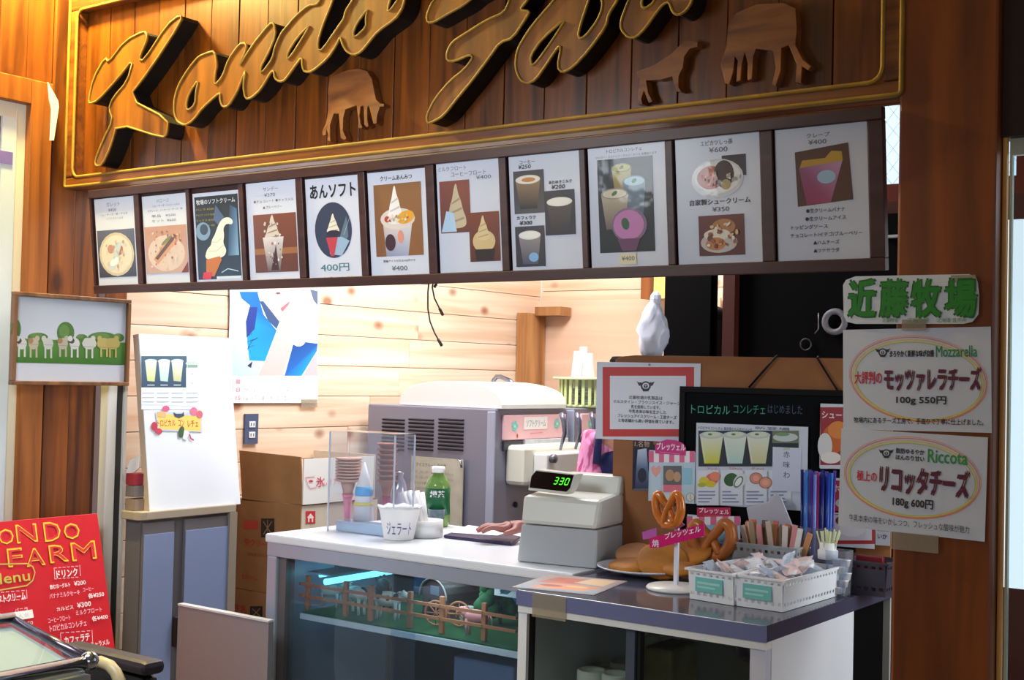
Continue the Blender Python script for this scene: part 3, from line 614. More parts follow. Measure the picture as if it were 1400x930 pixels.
blot(A,w*.26,h*.58,w*.54,h*.72,[(190,80,36),(150,60,36),(206,110,60),(110,50,36)],22,.007,7); blot(A,w*.58,h*.6,w*.8,h*.7,[(216,214,216),(150,150,150),(180,160,120)],8,.006,8); blot(A,w*.34,h*.1,w*.76,h*.33,[(220,190,150),(160,96,56),(236,228,216),(110,60,46)],26,.007,9)
A.done(o, m=LAM)
# 11
o, A, w, h = SH[10]
T(A,'クレープ',w*.48,h*.935,w*.25,h*.035,GREY,.01); T(A,'¥400',w*.47,h*.885,w*.2,h*.035,GREY,.01)
A.poly([(w*.24,h*.41),(w*.84,h*.44),(w*.8,h*.86),(w*.22,h*.82)],(88,52,36),False); A.poly([(w*.34,h*.42),(w*.6,h*.43),(w*.74,h*.74),(w*.26,h*.7)],(170,110,150),False,[(150,50,90),(160,70,110),(190,150,190),(150,80,120)]); A.poly([(w*.27,h*.7),(w*.74,h*.73),(w*.73,h*.8),(w*.62,h*.81),(w*.55,h*.76),(w*.3,h*.755)],(192,150,48),False); A.ell(w*.56,h*.62,w*.1,h*.05,(160,190,220),False)
for k, (t, ww) in enumerate((('●生クリームバナナ',.42),('●生クリームアイス',.44),('トッピングソース',.4),('チョコレート/イチゴ/ブルーベリー',.78),('▲ハムチーズ',.28),('▲ツナサラダ',.28))): T(A,t,w*(.54 if k != 2 else .36),h*(.375-.06*k),w*ww,h*.032,INKC,.01)
A.done(o, m=LAM)
# ================================================================ kitchen beyond the opening
# plywood sheet on the back wall, corner shade strip, brown post, yellow post
a = P(735,412,Y=5.585); b = P(912,412,Y=5.585)
solo('plywood_sheet', G().box(a.x, 5.57, 0, b.x+.3, 5.585, a.z), PLY, 'large pinkish plywood sheet against the back wall of the kitchen', 'board', bevel=.002)
struct('trim_10', G().box(P(879,395,Y=5.4).x, 5.38, P(885,409,Y=5.4).z, P(896,395,Y=5.4).x, 5.50, 3.0), BROWN, 'short brown hanging post on the back wall')
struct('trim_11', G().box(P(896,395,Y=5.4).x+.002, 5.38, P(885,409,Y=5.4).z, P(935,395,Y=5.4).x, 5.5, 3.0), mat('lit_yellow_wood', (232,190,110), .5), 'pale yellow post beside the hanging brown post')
struct('trim_12', G().box(-3.895, 5.38, 0, -3.84, 5.56, P(718,428,Y=5.4).z), wood('shade_strip_and_rail_wood', (150,96,52), (206,150,92), 'Z', 9, .6, .5), 'darker strip standing in for the shadow in the far corner')  # strip added in a darker wood colour for the corner shadow
struct('trim_13', G().box(-3.84, 5.46, P(700,431,Y=5.4).z, P(757,431,Y=5.4).x, 5.56, P(700,431,Y=5.4).z+.045), wood('shade_strip_and_rail_wood'), 'short wooden rail on top of the corner shade strip')
# black tall cupboards
xa, xb = P(906,430,Y=4.3).x, P(982,400,Y=4.345).x
f1 = thing('tall_cupboard', 'black tall cupboard front behind the brown panel, left of the lit slit', 'cupboard', ((xa+xb)/2, 4.5, 0))
part(f1, 'body', G().box(xa, 4.32, 0, xb, 4.345, 2.25), DARK, world=True, bevel=.004)
part(f1, 'door', G().box(xa+.006, 4.30, .06, xb-.006, 4.318, 2.23), DARK, world=True, bevel=.003)
part(f1, 'handle', G().box(xb-.05, 4.285, 1.0, xb-.04, 4.3, 1.3), mat('dark_handle', (40,38,42), .4), world=True)
xc = P(989,400,Y=4.2).x
f2 = thing('tall_cupboard', 'wide black tall cupboard right of the lit slit, under the wired window', 'cupboard', (-1.6, 4.5, 0))
zc = P(1220,292,Y=4.25).z
part(f2, 'body', G().box(xc, 4.24, 0, P(1262,330,Y=4.24).x, 4.29, zc), DARK, world=True, bevel=.004)
part(f2, 'body', G().box(xc, 4.29, 0, -1.63, 4.8, zc), DARK, world=True)
part(f2, 'shelf_edge', G().box(P(1204,323,Y=4.22).x, 4.215, P(1215,325,Y=4.22).z, P(1240,323,Y=4.22).x, 4.24, P(1215,321.5,Y=4.22).z), mat('pale_edge', (170,172,176), .4), world=True)
part(f2, 'side_post', G().box(xc-.002, 4.2, 0, xc+.045, 4.238, 2.25), mat('dark_red_wall'), 'dark red wooden upright', world=True)
s = P(984,419,Y=4.5)
solo('grey_bundle', G().ball((s.x+.005, 4.45, s.z-.07), .05, .08, .07).box(s.x-.03, 4.36, 0, s.x+.055, 4.55, s.z-.06), mat('dark_bundle', (52,50,54), .8), 'dark bundle stuffed in the gap between the black cupboards', 'bundle')
tp = P(1141,440,Y=4.22)
g = G(); ring = [(tp.x+.036*math.cos(t), 4.222, tp.z+.036*math.sin(t)) for t in [i*math.pi/10 for i in range(20)]]
g.tube(ring, .011, 8, True)
solo('tape_roll', g, mat('grey_tape', (118,116,122), .5), 'grey tape roll hung on the black cupboard beside the green shop sign', 'tape')
r2 = P(1100,471,Y=4.22)
solo('key_ring', G().tube([(r2.x+.02*math.cos(t), 4.23, r2.z+.02*math.sin(t)) for t in [i*math.pi/8 for i in range(16)]], .0025, 6, True), mat('dull_ring', (74,74,80), .4, metal=.5), 'small dull ring hung low on the black cupboard', 'ring')
w1 = [P(1119,y,Y=4.225) for y in (428,440,450,455)]
solo('wire_hook', G().tube(w1[:3]+[P(1114,456,Y=4.225)], .002, 6), mat('pale_wire', (150,150,150), .3, metal=.6), 'thin pale wire hook left of the grey tape roll', 'hook')
# white plastic bag
random.seed(5); c = P(893,452,Y=4.12)
g = G().ball((0,0,0), .052, .05, .115, 22, 16)
g.v = [Vector((p.x*random.uniform(.78,1.15)*(1.15-.5*max(0, p.z/.115)), p.y*random.uniform(.8,1.15), p.z*random.uniform(.95,1.05)))+Vector((c.x, 4.12, c.z)) for p in g.v]
h_ = G().ball((c.x+.008, 4.12, c.z+.115), .022, .02, .03, 9, 6); g.add(h_.v, h_.f)
solo('plastic_bag', g, mat('thin_white_plastic', (226,232,250), .25), 'crumpled white plastic bag at the left edge of the black cupboard', 'bag', fix=False)
c = P(893,487,Y=4.12)
solo('stool', G().lathe([(.0,c.z-.05),(.15,c.z-.05),(.16,c.z-.02),(.15,c.z-.005),(0,c.z-.005)], 24, (c.x,4.12,0)).box(c.x-.12,4.0,0,c.x-.09,4.03,c.z-.05).box(c.x+.09,4.0,0,c.x+.12,4.03,c.z-.05).box(c.x-.12,4.21,0,c.x-.09,4.24,c.z-.05).box(c.x+.09,4.21,0,c.x+.12,4.24,c.z-.05), DARK, 'high black stand carrying the white plastic bag', 'stand')

# ---- soft cream machines
MX0, MX1, MY0, MY1, MZ = -3.84, -3.14, 4.2, 4.725, 1.308
def P3(x, y): return P(x, y, X=MX1)
WHP = mat('white_plastic', (236,236,232), .3)
def machine(label):
    t = thing('soft_cream_machine', label, 'machine', ((MX0+MX1)/2, (MY0+MY1)/2, 0), group='soft cream machines against the pine wall')
    part(t, 'body', G().box(MX0, MY0, .08, MX1, MY1, MZ), STEEL, world=True, bevel=.006)
    part(t, 'plinth', G().box(MX0+.03, MY0+.03, 0, MX1-.03, MY1-.03, .08), mat('dark_plinth', (40,40,44), .5), world=True)
    for s_ in (0, 1):
        part(t, 'corner_strip', G().box(MX1-.035, (MY0-.008, MY1)[s_], .1, MX1+.006, (MY0, MY1+.008)[s_], MZ-.01), mat('silver_strip', (178,184,208), .3, metal=.35), world=True, bevel=.003)
    VD = mat('vent_dark', (40,38,46), .6)
    for (pa, pb) in ((523,553),(559,593),(600,634)):
        xa_, xb_ = P(pa,595,Y=MY0).x, P(pb,595,Y=MY0).x
        for k in range(9):
            z = P((pa+pb)/2, 574+k*5.1, Y=MY0).z
            part(t, 'vent_slot', G().hexa([(xa_,MY0-.002,z-.0045),(xb_,MY0-.002,z-.0045),(xb_,MY0+.001,z-.0045),(xa_,MY0+.001,z-.0045)], [(xa_,MY0-.010,z+.001),(xb_,MY0-.010,z+.001),(xb_,MY0+.001,z+.0045),(xa_,MY0+.001,z+.0045)]), VD, world=True)
    # front with panel and print
    y0, y1 = P3(686,580).y, P3(771,580).y; z1, z0 = P3(728,567).z, P3(728,600).z
    pn = part(t, 'front_panel', G().box(MX1, y0, z0, MX1+.012, y1, z1), mat('pink_panel', (244,196,200), .35), 'pink control panel with small flowers', world=True, bevel=.003)
    A = Art(frame((MX1+.0125, y0, z0), (0,1,0), (0,0,1))); w, h = y1-y0, z1-z0
    A.urect(w*.3, h*.4, w*.68, h*.92, (250,240,240)); A.text('ソフトクリーム', w*.34, h*.8, w*.65, h*.5, (130,170,170), .01, False)
    for u, v in ((w*.16,h*.55),(w*.84,h*.6)):
        for k in range(5): A.ell(u+.014*math.cos(k*1.257), v+.014*math.sin(k*1.257), .009, .009, (120,210,205), False, n=10)
        A.ell(u, v, .006, .006, (250,240,160), False, n=10)
    A.ell(w*.2,h*.15,.006,.009,(200,90,90),False); A.line([(w*.4,h*.22),(w*.6,h*.25)],.004,(230,150,160),False)
    A.v = [A.M @ p for p in A.v]; part(pn, 'print', A, INK, world=True, fix=False, ink=True)
    y0, y1 = P3(686,606).y, P3(712,606).y; z1, z0 = P3(700,603).z, P3(700,616).z
    part(t, 'display', G().box(MX1, y0, z0, MX1+.012, y1, z1), mat('dark_display', (58,58,68), .2), world=True, bevel=.002)
    part(t, 'fascia', G().box(MX1, y1+.01, z0-.004, MX1+.02, P3(772,606).y, z1+.004), mat('grey_print_plate', (196,200,206), .3, noise=.25), world=True, bevel=.003)
    # cream coloured spout housing with block, levers and nozzles
    y0, y1 = P3(690,640).y, P3(776,640).y-.005
    z1, z0 = P(700,611,X=MX1+.1).z, P(700,667,X=MX1+.1).z
    part(t, 'spout_housing', G().box(MX1, y0, z0, MX1+.10, y1, z1), mat('cream_plastic', (226,222,206), .3), world=True, bevel=.018)
    part(t, 'spout_block', G().box(MX1+.10, y0+.06, z0+.015, MX1+.17, y1-.02, z1-.03), WHP, world=True, bevel=.008)
    part(t, 'block_knob', G().lathe([(0,0),(.018,0),(.018,.02),(.008,.024),(0,.024)], 12, M=Matrix.Translation((MX1+.171, y0+.09, z1-.05)) @ Matrix.Rotation(math.pi/2, 4, 'Y')), mat('grey_knob', (120,120,128), .3, metal=.5), world=True)
    for k in range(3):
        yy = y0+.20+k*.115
        lv = part(t, 'lever', G().tube([(MX1+.14, yy, z1-.02),(MX1+.16, yy, z1+.05),(MX1+.155, yy, z1+.10),(MX1+.14, yy, z1+.135)], [.006,.009,.012,.010], 10), mat('grey_lever', (112,114,132), .25, metal=.5), world=True)
        part(t, 'nozzle', G().lathe([(.0,0),(.016,0),(.022,.05),(.022,.07),(0,.07)], 12, (MX1+.14, yy, z0-.03)), WHP, world=True)
    part(t, 'drip_tray', G().box(MX1, y0+.05, z0-.26, MX1+.15, y1, z0-.235), STEEL, world=True, bevel=.004)
    part(t, 'side_screw', G().lathe([(0,0),(.012,0),(.012,.006),(0,.008)], 10, M=Matrix.Translation((MX1+.001, P3(704,690).y, P3(704,690).z)) @ Matrix.Rotation(math.pi/2, 4, 'Y')), mat('black_knob', (22,22,24), .4), world=True)
    return t
m1 = machine('nearer steel soft cream machine with side vents, under the white domed lid')
M2 = Matrix.Translation((0, .585, 0)) @ m1.matrix_world
m2 = dup(m1, M=M2, label='farther steel soft cream machine carrying the green cup basket')
# domed white lid (barrel vault along Y)
xa, xb = P(546,553,Y=MY0+.02).x, P(686,556,Y=MY0+.02).x; ht = P(605,521,Y=MY0+.02).z-MZ
prof = [(xa, MZ+.001)]+[(xa+(xb-xa)*(.5-.5*math.cos(t)), MZ+.018+(ht-.018)*math.sin(t)**.8) for t in [i*math.pi/14 for i in range(15)]]+[(xb, MZ+.001)]
g = G().prism([prof], lambda u, v, d: (u, d, v), MY0+.02, MY1-.03)
lid = solo('machine_lid', g, WHP, 'white domed lid on top of the nearer soft cream machine', 'lid', bevel=.006)
# chrome spouts behind
DCH = mat('dull_chrome', (128,132,146), .25, metal=.9)
def chrome(pts, Y, label):
    q = [P(x, y, Y=Y) for x, y in pts]; q.append(Vector((q[-1].x, q[-1].y, MZ+.002)))
    solo('chrome_spout', G().tube(q, .010, 10), DCH, label, 'tap', fix=False)
chrome([(506,528),(508,519),(514,513),(522,511),(552,512),(560,514),(564,519),(565,530)], 4.62, 'long chrome spout arching left of the white domed lid')
chrome([(703,527),(698,521),(684,515),(679,515),(675,520),(673,526)], 4.69, 'short chrome spout behind the right end of the white domed lid')
# cup basket on the second machine
c = P(800,548,Y=4.95); cy = 4.97; cx = P(799,530,Y=cy).x; zt_ = P(799,516,Y=cy).z
GREENP = mat('pale_green_plastic', (222,238,172), .35)
cb = thing('cup_basket', 'pale green slatted basket on the farther soft cream machine', 'basket', (cx, cy, MZ+.002))
part(cb, 'rim', G().lathe([(.115,zt_-.012),(.145,zt_-.012),(.145,zt_),(.115,zt_)], 28, (cx,cy,0)), GREENP, world=True)
part(cb, 'base', G().lathe([(0,MZ+.002),(.10,MZ+.002),(.10,MZ+.012),(0,MZ+.012)], 28, (cx,cy,0)), GREENP, world=True)
for k in range(24):
    a_ = k*math.pi/12
    part(cb, 'slat', G().box(-.002, -.007, 0, .002, .007, zt_-.012-MZ-.010), GREENP).matrix_local = Matrix.Translation((.115*math.cos(a_), .115*math.sin(a_), .011)) @ Matrix.Rotation(a_, 4, 'Z')
CUPM = mat('clear_cup_plastic', (240,244,250), .12, trans=.55)
for k, (px_, top, lab) in enumerate(((790,480,'leftmost stack of upturned clear cups in the green basket'),(798,474,'middle and tallest stack of upturned clear cups in the green basket'),(805,483,'rightmost stack of upturned clear cups in the green basket'))):
    q = P(px_, top, Y=cy+(.03 if k == 1 else -.01)); x_ = q.x; y_ = q.y; zt2 = q.z
    g = G().lathe([(.030,MZ+.016),(.030,zt_),(.019,zt2),(0,zt2)], 16, (x_,y_,0))
    for j in range(6): g.lathe([(.031,MZ+.02+j*.012),(.033,MZ+.024+j*.012),(.031,MZ+.028+j*.012)], 16, (x_,y_,0))
    solo('cup_stack', g, CUPM, lab, 'cups', group='stacks of clear cups', fix=False)
bx = P(745,545,Y=5.45)
solo('steel_box', G().box(-3.70, 5.36, 1.2, -3.02, 5.54, P(750,541,Y=5.36).z).box(-3.65, 5.38, 0, -3.6, 5.52, 1.2).box(-3.1, 5.38, 0, -3.05, 5.52, 1.2), STEEL, 'low steel shelf unit behind the soft cream machines', 'shelf', bevel=.004)
# note board against the side of machine one
M, w, h = facing(561, 632, 626, 742, Y=MY0-.02)
nb = sheet('note_sleeve', 'worn note sheet in clear sleeve leaning on the side of the soft cream machine', 'note', M, w, h, (186,178,164), th=.004, m=mat('worn_paper', (190,184,168), .4, noise=.18))
A = Art(M)
A.text('アイスクリーム 配合表', w*.1, h*.93, w*.68, h*.88, (90,90,84), 0, False)
random.seed(2)
for k in range(12):
    v = h*(.82-.065*k); A.text('ミルク 砂糖 %d00cc' % (k % 5+1), w*.08, v+.006, w*random.uniform(.4,.85), v-.006, (150,140,126), 0, False)
A.done(nb)
solo('corner_clip', G().tube([P(626,628,Y=4.16), P(630,632,Y=4.16), P(631,640,Y=4.16)], .005, 6), CHROME, 'shiny clip on the upper corner of the worn note sheet', 'clip')

# ---- things on the pine wall
# wall calendar
M, w, h = facing(313, 434, 385, 551, X=-3.892)
cal = sheet('wall_calendar', 'wall calendar with a picture of a face resting in blue cloth with a white flower', 'calendar', M, w, h, (236,240,248), th=.003)
A = Art(M)
A.poly([(313,380),(434,380),(434,515),(318,515)], (222,234,246), cols=[(214,232,246),(236,238,246),(226,232,244),(190,220,244)])
A.poly([(327,399),(357,399),(352,400),(360,430),(378,452),(362,494),(341,493),(338,470),(337,440),(342,418),(330,408)], (14,150,216), cols=[(24,120,210)]*2+[(20,110,190)]*2+[(16,130,200)]+[(20,160,224)]*4+[(30,110,200)]*2)
A.poly([(341,420),(352,420),(348,450),(337,462),(336,440)], (34,62,150)); A.poly([(355,412),(360,412),(382,440),(378,450),(366,438)], (60,84,130))
A.poly([(361,380),(432,380),(414,430),(385,442),(370,425),(358,400)], (224,190,186)); A.poly([(385,442),(400,430),(402,465),(385,515),(352,515),(364,490),(376,465)], (230,198,194))
A.poly([(402,466),(434,470),(433,480),(412,514),(389,514)], (20,130,210), cols=[(20,70,150),(30,90,170),(16,150,220),(20,160,224),(30,110,200)])
A.poly([(433,480),(434,515),(414,515)], (226,192,196))
for dx, dy, r_ in ((414,440,17),(425,420,14),(408,462,12),(424,455,12),(404,428,13)): A.ell(dx, dy, r_*.9, r_, (246,240,248), n=14)
A.ell(418,443,3,7,(236,190,214)); A.poly([(383,422),(396,412),(394,417),(386,426)], (206,110,126)); A.ell(380,401,3,1.5,(120,90,96)); A.poly([(424,396),(434,398),(434,418),(428,410)], (96,106,136))
A.line([(338,478),(344,466),(352,462)], .003, (40,60,120)); A.poly([(338,500),(345,494),(343,503)], (40,50,90))
for k in range(5): A.line([(336+k*.5,444+k*8),(343+k,440+k*8)], .0015, (30,50,120))
A.rect(318,514,434,551,(244,246,250))
random.seed(8)
for r_ in range(3):
    for q in range(7): A.text(str(r_*7+q+1), 322+q*11, 519+r_*11, 328+q*11, 525+r_*11, (236,160,170) if q == 0 else (204,214,222), 0)
A.done(cal)
for (a_, b_, lab) in (((413,548),(434,556),'clear tape on the lower right corner of the wall calendar'),):
    M, w, h = facing(412, 434, 546, 557, X=-3.888)
    sheet('tape_strip', lab, 'tape', M, w, h, th=.0006, m=TAPE)
# outlet plate
M, w, h = facing(335, 353, 566, 607, X=-3.890)
ou = sheet('wall_outlet', 'grey metal switch and socket plate on the pine wall beside the whiteboard', 'outlet', M, w, h, th=.008, m=mat('grey_plate', (92,104,136), .35, metal=.3))
for v0 in (.55, .2):
    s_ = part(ou, 'socket', G().box(w*.28, h*v0, 0, w*.74, h*(v0+.2), .004), mat('white_socket', (226,230,236), .3), bevel=.001)
    for u0 in (.38, .58): part(s_, 'slot', G().box(w*u0, h*(v0+.05), .0041, w*(u0+.06), h*(v0+.15), .0046), mat('dark_slot', (60,66,84), .5))
# hanging cables under the board
def cable(pts, Y, lab):
    q = [P(x, y, Y=Y) for x, y in pts]; q.insert(0, Vector((q[0].x, Y, 2.075)))
    o = solo('hanging_cable', G().tube(q, .0022, 6).tube([q[-1], q[-1]+(q[-1]-q[-2]).normalized()*.022], .0042, 8), mat('grey_cable', (74,62,58), .5), lab, 'cable', fix=False)
cable([(587,380),(585,400),(585,422),(588,440),(594,455),(599,464)], 2.708, 'longer thin cable hanging under the menu board')
cable([(594,378),(591,393),(594,408),(601,422)], 2.708, 'shorter thin cable hanging beside the longer one')
solo('cable_clip', G().tube([P(597,384,Y=2.708), P(596,389,Y=2.708), P(594,393,Y=2.708)], .004, 8), mat('grey_cable'), 'small clip at the top of the hanging cables', 'clip')

# ---- cardboard boxes behind the gate
CARD = mat('cardboard', (158,118,76), .75, noise=.12); CARDL = mat('cardboard_pale', (214,200,180), .7, noise=.06); WCARD = mat('white_card', (236,234,228), .6)
BY = 3.5; BX0 = -3.888; BX1 = P(411,700,Y=BY).x; BYb = 3.94
def boxthing(lab, z0, z1, open_=False, x1=BX1, m=CARD, y0=BY, y1=BYb, x0=BX0):
    t = thing('cardboard_box', lab, 'box', ((x0+x1)/2, (y0+y1)/2, z0), group='cardboard boxes stacked behind the gate'); th = .006
    part(t, 'front_panel', G().box(x0, y0, z0, x1, y0+th, z1), m, world=True); part(t, 'back_panel', G().box(x0, y1-th, z0, x1, y1, z1), m, world=True)
    part(t, 'side_panel', G().box(x0, y0+th, z0, x0+th, y1-th, z1), m, world=True); part(t, 'side_panel', G().box(x1-th, y0+th, z0, x1, y1-th, z1), CARDL, world=True)
    part(t, 'bottom_panel', G().box(x0+th, y0+th, z0, x1-th, y1-th, z0+th), m, world=True)
    if not open_:
        part(t, 'top_flap', G().box(x0, y0, z1, x1, (y0+y1)/2-.002, z1+.004), m, world=True); part(t, 'top_flap', G().box(x0, (y0+y1)/2+.002, z1, x1, y1, z1+.004), m, world=True)
    return t
zA = P(370,700-14,Y=BY).z     # seam between open box and flap
z_low = P(370,812,Y=BY).z
b1 = boxthing('closed cardboard box with red and black marks, lowest of the stack', z_low-.30, z_low-.006)
b2 = boxthing('cardboard box with large red print and black square, middle of the stack', z_low, zA-.006)
b0 = boxthing('plain cardboard box on the floor under the stack', .0, z_low-.308)
# open box on top: front flap stands up
t = thing('cardboard_box', 'open cardboard box with raised flaps, topmost of the stack', 'box', ((BX0+BX1)/2, 3.7, zA), group='cardboard boxes stacked behind the gate')
fl = [P(327,616,Y=BY), P(411,625,Y=BY), P(412,690,Y=BY), P(331,684,Y=BY)]
part(t, 'flap', G().hexa([(p.x,p.y,p.z) for p in (fl[3],fl[2])]+[(fl[2].x,fl[2].y+.006,fl[2].z),(fl[3].x,fl[3].y+.006,fl[3].z)], [(p.x,p.y,p.z) for p in (fl[0],fl[1])]+[(fl[1].x,fl[1].y+.006,fl[1].z),(fl[0].x,fl[0].y+.006,fl[0].z)]), CARD, 'tall front flap', world=True)
zz = P(440,616,X=BX1).z
part(t, 'flap', G().box(BX0, BYb-.02, zA, BX1-.01, BYb-.012, P(400,613,Y=BYb).z), CARDL, 'pale rear flap', world=True)
wq = [P(413,628,X=BX1), P(449,627,X=BX1), P(449,690,X=BX1), P(413,690,X=BX1)]
sd = G().hexa([(BX1,3.505,zA),(BX1,3.90,zA),(BX1+.006,3.90,zA),(BX1+.006,3.505,zA)], [(BX1,3.505,wq[0].z),(BX1,3.90,wq[0].z-.003),(BX1+.006,3.90,wq[0].z-.003),(BX1+.006,3.505,wq[0].z)])
sf = part(t, 'side_flap', sd, WCARD, 'white side flap with red handwriting', world=True)
part(t, 'bottom_panel', G().box(BX0, 3.51, zA-.004, BX1, 3.93, zA), CARD, world=True)
A = Art(frame((BX1+.007, 3.505, zA), (0,1,0), (0,0,1)))
A.line([(417,653),(430,652)], .003, (226,120,140)); A.line([(418,655),(421,664),(424,668),(432,667)], .003, (226,120,140)); A.ell(425,658,3,1.6,(214,60,80)); A.text('氷', 432, 652, 444, 666, (214,60,90), .01); A.text('2/24', 437, 660, 447, 664, (230,150,160), 0)
A.text('氷 アイス', 449, 653, 470, 664, (226,120,140), 0)
A.v = [A.M @ p for p in A.v]; part(sf, 'print', A, INK, world=True, fix=False, ink=True)
RED = (186,60,44)
A = Art(frame((BX0, BY-.001, z_low), (1,0,0), (0,0,1)))
A0 = A; A = Art(A0.M); A.rect(357,709,375,735,(24,22,20)); A.line([(360,713),(372,731)],.004,(150,120,80)); A.line([(372,713),(360,731)],.004,(150,120,80)); A.line([(366,711),(366,733)],.003,(150,120,80)); A.v = [A.M @ p for p in A.v]; part(b2, 'print', A, INK, world=True, fix=False, ink=True); A = A0; A.rect(333,712,353,724,RED); A.text('生クリーム', 334, 738, 372, 748, RED, .03); A.text('業務用 1000ml×12', 338, 757, 372, 762, (150,84,50), .01); A.text('生クリーム', 331, 786, 352, 793, RED, .02)
A.v = [A.M @ p for p in A.v]; part(b2, 'print', A, INK, world=True, fix=False, ink=True)
A = Art(frame((BX0, BY-.001, z_low-.3), (1,0,0), (0,0,1)))
A.rect(303,810,318,825,RED); A.text('古', 305,812,316,823,(190,140,90),.02); A.text('牛乳', 320,827,337,837,RED,.03); A.rect(342,829,359,845,(22,20,20)); A.line([(345,832),(356,843)],.004,(150,120,80)); A.line([(356,832),(345,843)],.004,(150,120,80))
A.v = [A.M @ p for p in A.v]; part(b1, 'print', A, INK, world=True, fix=False, ink=True)
A = Art(frame((BX1+.001, BY, z_low), (0,1,0), (0,0,1)))
A.rect(418,699,431,716,(206,50,54)); A.poly([(419.5,708),(424.5,702),(429.5,708),(428,708),(428,714),(421,714),(421,708)],(240,226,216)); A.rect(423,709,426,714,(206,50,54))
A.v = [A.M @ p for p in A.v]; part(b2, 'print', A, INK, world=True, fix=False, ink=True)

# ---- low gate
ga, gb = P(247,825,Y=2.74), P(372,848,Y=2.74)
gt = thing('swing_gate', 'low grey panel gate between the storage cabinet and the white counter', 'gate', (ga.x, 2.74, 0))
GM = mat('grey_gate_panel', (138,134,140), .35, metal=.15)
part(gt, 'gate_panel', G().box(ga.x, 2.73, .04, gb.x-.004, 2.75, (ga.z+gb.z)/2-.006), GM, world=True)
part(gt, 'top_edge', G().box(ga.x, 2.728, (ga.z+gb.z)/2-.006, gb.x-.004, 2.752, (ga.z+gb.z)/2), mat('pale_gate_edge', (206,208,216), .3), world=True)
hg = P(242,862,Y=2.74)
part(gt, 'hinge', G().box(ga.x-.016, 2.725, hg.z-.05, ga.x, 2.755, hg.z+.045), mat('black_rubber', (22,20,20), .6), world=True, bevel=.003)
part(gt, 'foot', G().box(ga.x-.01, 2.70, 0, ga.x+.03, 2.78, .04), mat('black_rubber'), world=True)

# ---- storage cabinet with whiteboard
CXF = -3.50
c0 = P(191,712,X=CXF); c1_ = P(323,701,X=CXF)
cy0, cy1, cz = c0.y, c1_.y, (c0.z+c1_.z)/2
st = thing('storage_cabinet', 'grey cabinet with pale blue doors carrying the whiteboard', 'cabinet', (-3.6, (cy0+cy1)/2, 0))
CB = mat('grey_brown_metal', (112,106,108), .45); BD = mat('pale_blue_door', (136,150,186), .4)
part(st, 'top', G().prism([[(-3.60,cy0-.0),(CXF-.03,cy0),(CXF-.008,cy0+.008),(CXF,cy0+.03),(CXF,cy1),(-3.60,cy1)]], lambda u, v, d: (u, v, d), cz, cz+.028), mat('beige_top', (176,160,140), .5), world=True, bevel=.003)
part(st, 'body', G().box(-3.598, cy0+.02, .04, CXF-.02, cy1-.005, cz), CB, world=True)
yA = P(245,760,X=CXF-.01).y; yB = P(251,760,X=CXF-.01).y; yE = P(318,760,X=CXF-.01).y
zd = P(230,728,X=CXF-.01).z
for (q0, q1) in ((cy0+.022, P(237,760,X=CXF-.01).y), (yB, yE-.006)):
    d = part(st, 'door', G().box(CXF-.019, q0, .06, CXF-.008, q1, cz-.01), CB, world=True, bevel=.002)
    part(d, 'door_panel', G().box(CXF-.0078, q0+.002, .08, CXF-.004, q1-.003, zd), BD, 'pale blue lower sheet', world=True, bevel=.001)
part(st, 'door_handle', G().box(CXF-.008, P(237,860,X=CXF).y, P(240,884,X=CXF).z, CXF+.012, P(244,860,X=CXF).y, P(240,843,X=CXF).z), mat('black_rubber'), world=True, bevel=.003)
part(st, 'end_panel', G().box(-3.598, cy1-.03, .0, CXF+.002, cy1+.004, cz), mat('beige_metal', (150,138,122), .4), world=True)
part(st, 'plinth', G().box(-3.59, cy0+.03, 0, CXF-.03, cy1-.03, .04), mat('dark_plinth'), world=True)
# whiteboard leaning on the post
zt = cz+.030
br = P(329,688,X=-3.515); tr = P(313,461,Y=br.y)
bl = P(205,702,X=-3.515)
xb_, xt_ = -3.515, tr.x
Vd = Vector((xt_-xb_, 0, tr.z-br.z)); hh = Vd.length; Vd.normalize()
zb0 = (br.z+bl.z)/2
M = frame((xb_, bl.y, zb0), (0,1,0), Vd); w = br.y-bl.y
hh = hh*1.0
wb_ = thing('whiteboard', 'tall white board leaning on the grey cabinet with a drinks sheet and fruit label', 'board', M=M)
part(wb_, 'panel', G().box(0, 0, -.004, w, hh, 0), mat('glossy_white', (240,244,250), .3), bevel=.001)
part(wb_, 'core_edge', G().box(-.001, 0, -.03, w, hh, -.0042), mat('beige_edge', (196,176,156), .6))
A = Art(M)
A.z = .0012
A.rect(193,482,272,560,(244,248,252)); A.rect(193,487,255,530,(70,104,126),(52,80,110))
for k, (u, cb_) in enumerate(((206,(214,222,140)),(224,(190,224,216)),(242,(206,206,150)))):
    A.poly([(u-8,493),(u+8,494),(u+5,522),(u-5,521)], cb_, cols=[(236,240,232),(236,240,232),cb_,cb_]); A.ell(u,494,8.5,3,(220,232,228)); A.rect(u-5,526,u+5,527.5,(190,200,210))
A.ell(262,497,9,3,(200,214,206)); A.poly([(256,499),(270,499),(269,505),(256,505)],(140,170,160)); A.rect(254,503,272,532,(246,248,252)); A.text('ご注文', 260,507,264,526,(170,180,200),0)
for q in range(4):
    for r_ in range(3): A.rect(194+q*20, 537+r_*6, 210+q*20, 538+r_*6, (176,190,206))
A.line([(193,553),(272,556)], .0015, (190,200,214))
A.poly([(212,563),(275,565),(276,591),(215,589)],(206,214,232)); A.poly([(213,566),(274,569),(274,590),(217,587)],(244,214,110)); A.text('トロピカル', 214,574,239,583,(206,74,50),.01); A.text('コン', 243,574,251,583,(206,74,50),.01); A.text('レチェ', 256,575,270,584,(206,74,50),.01)
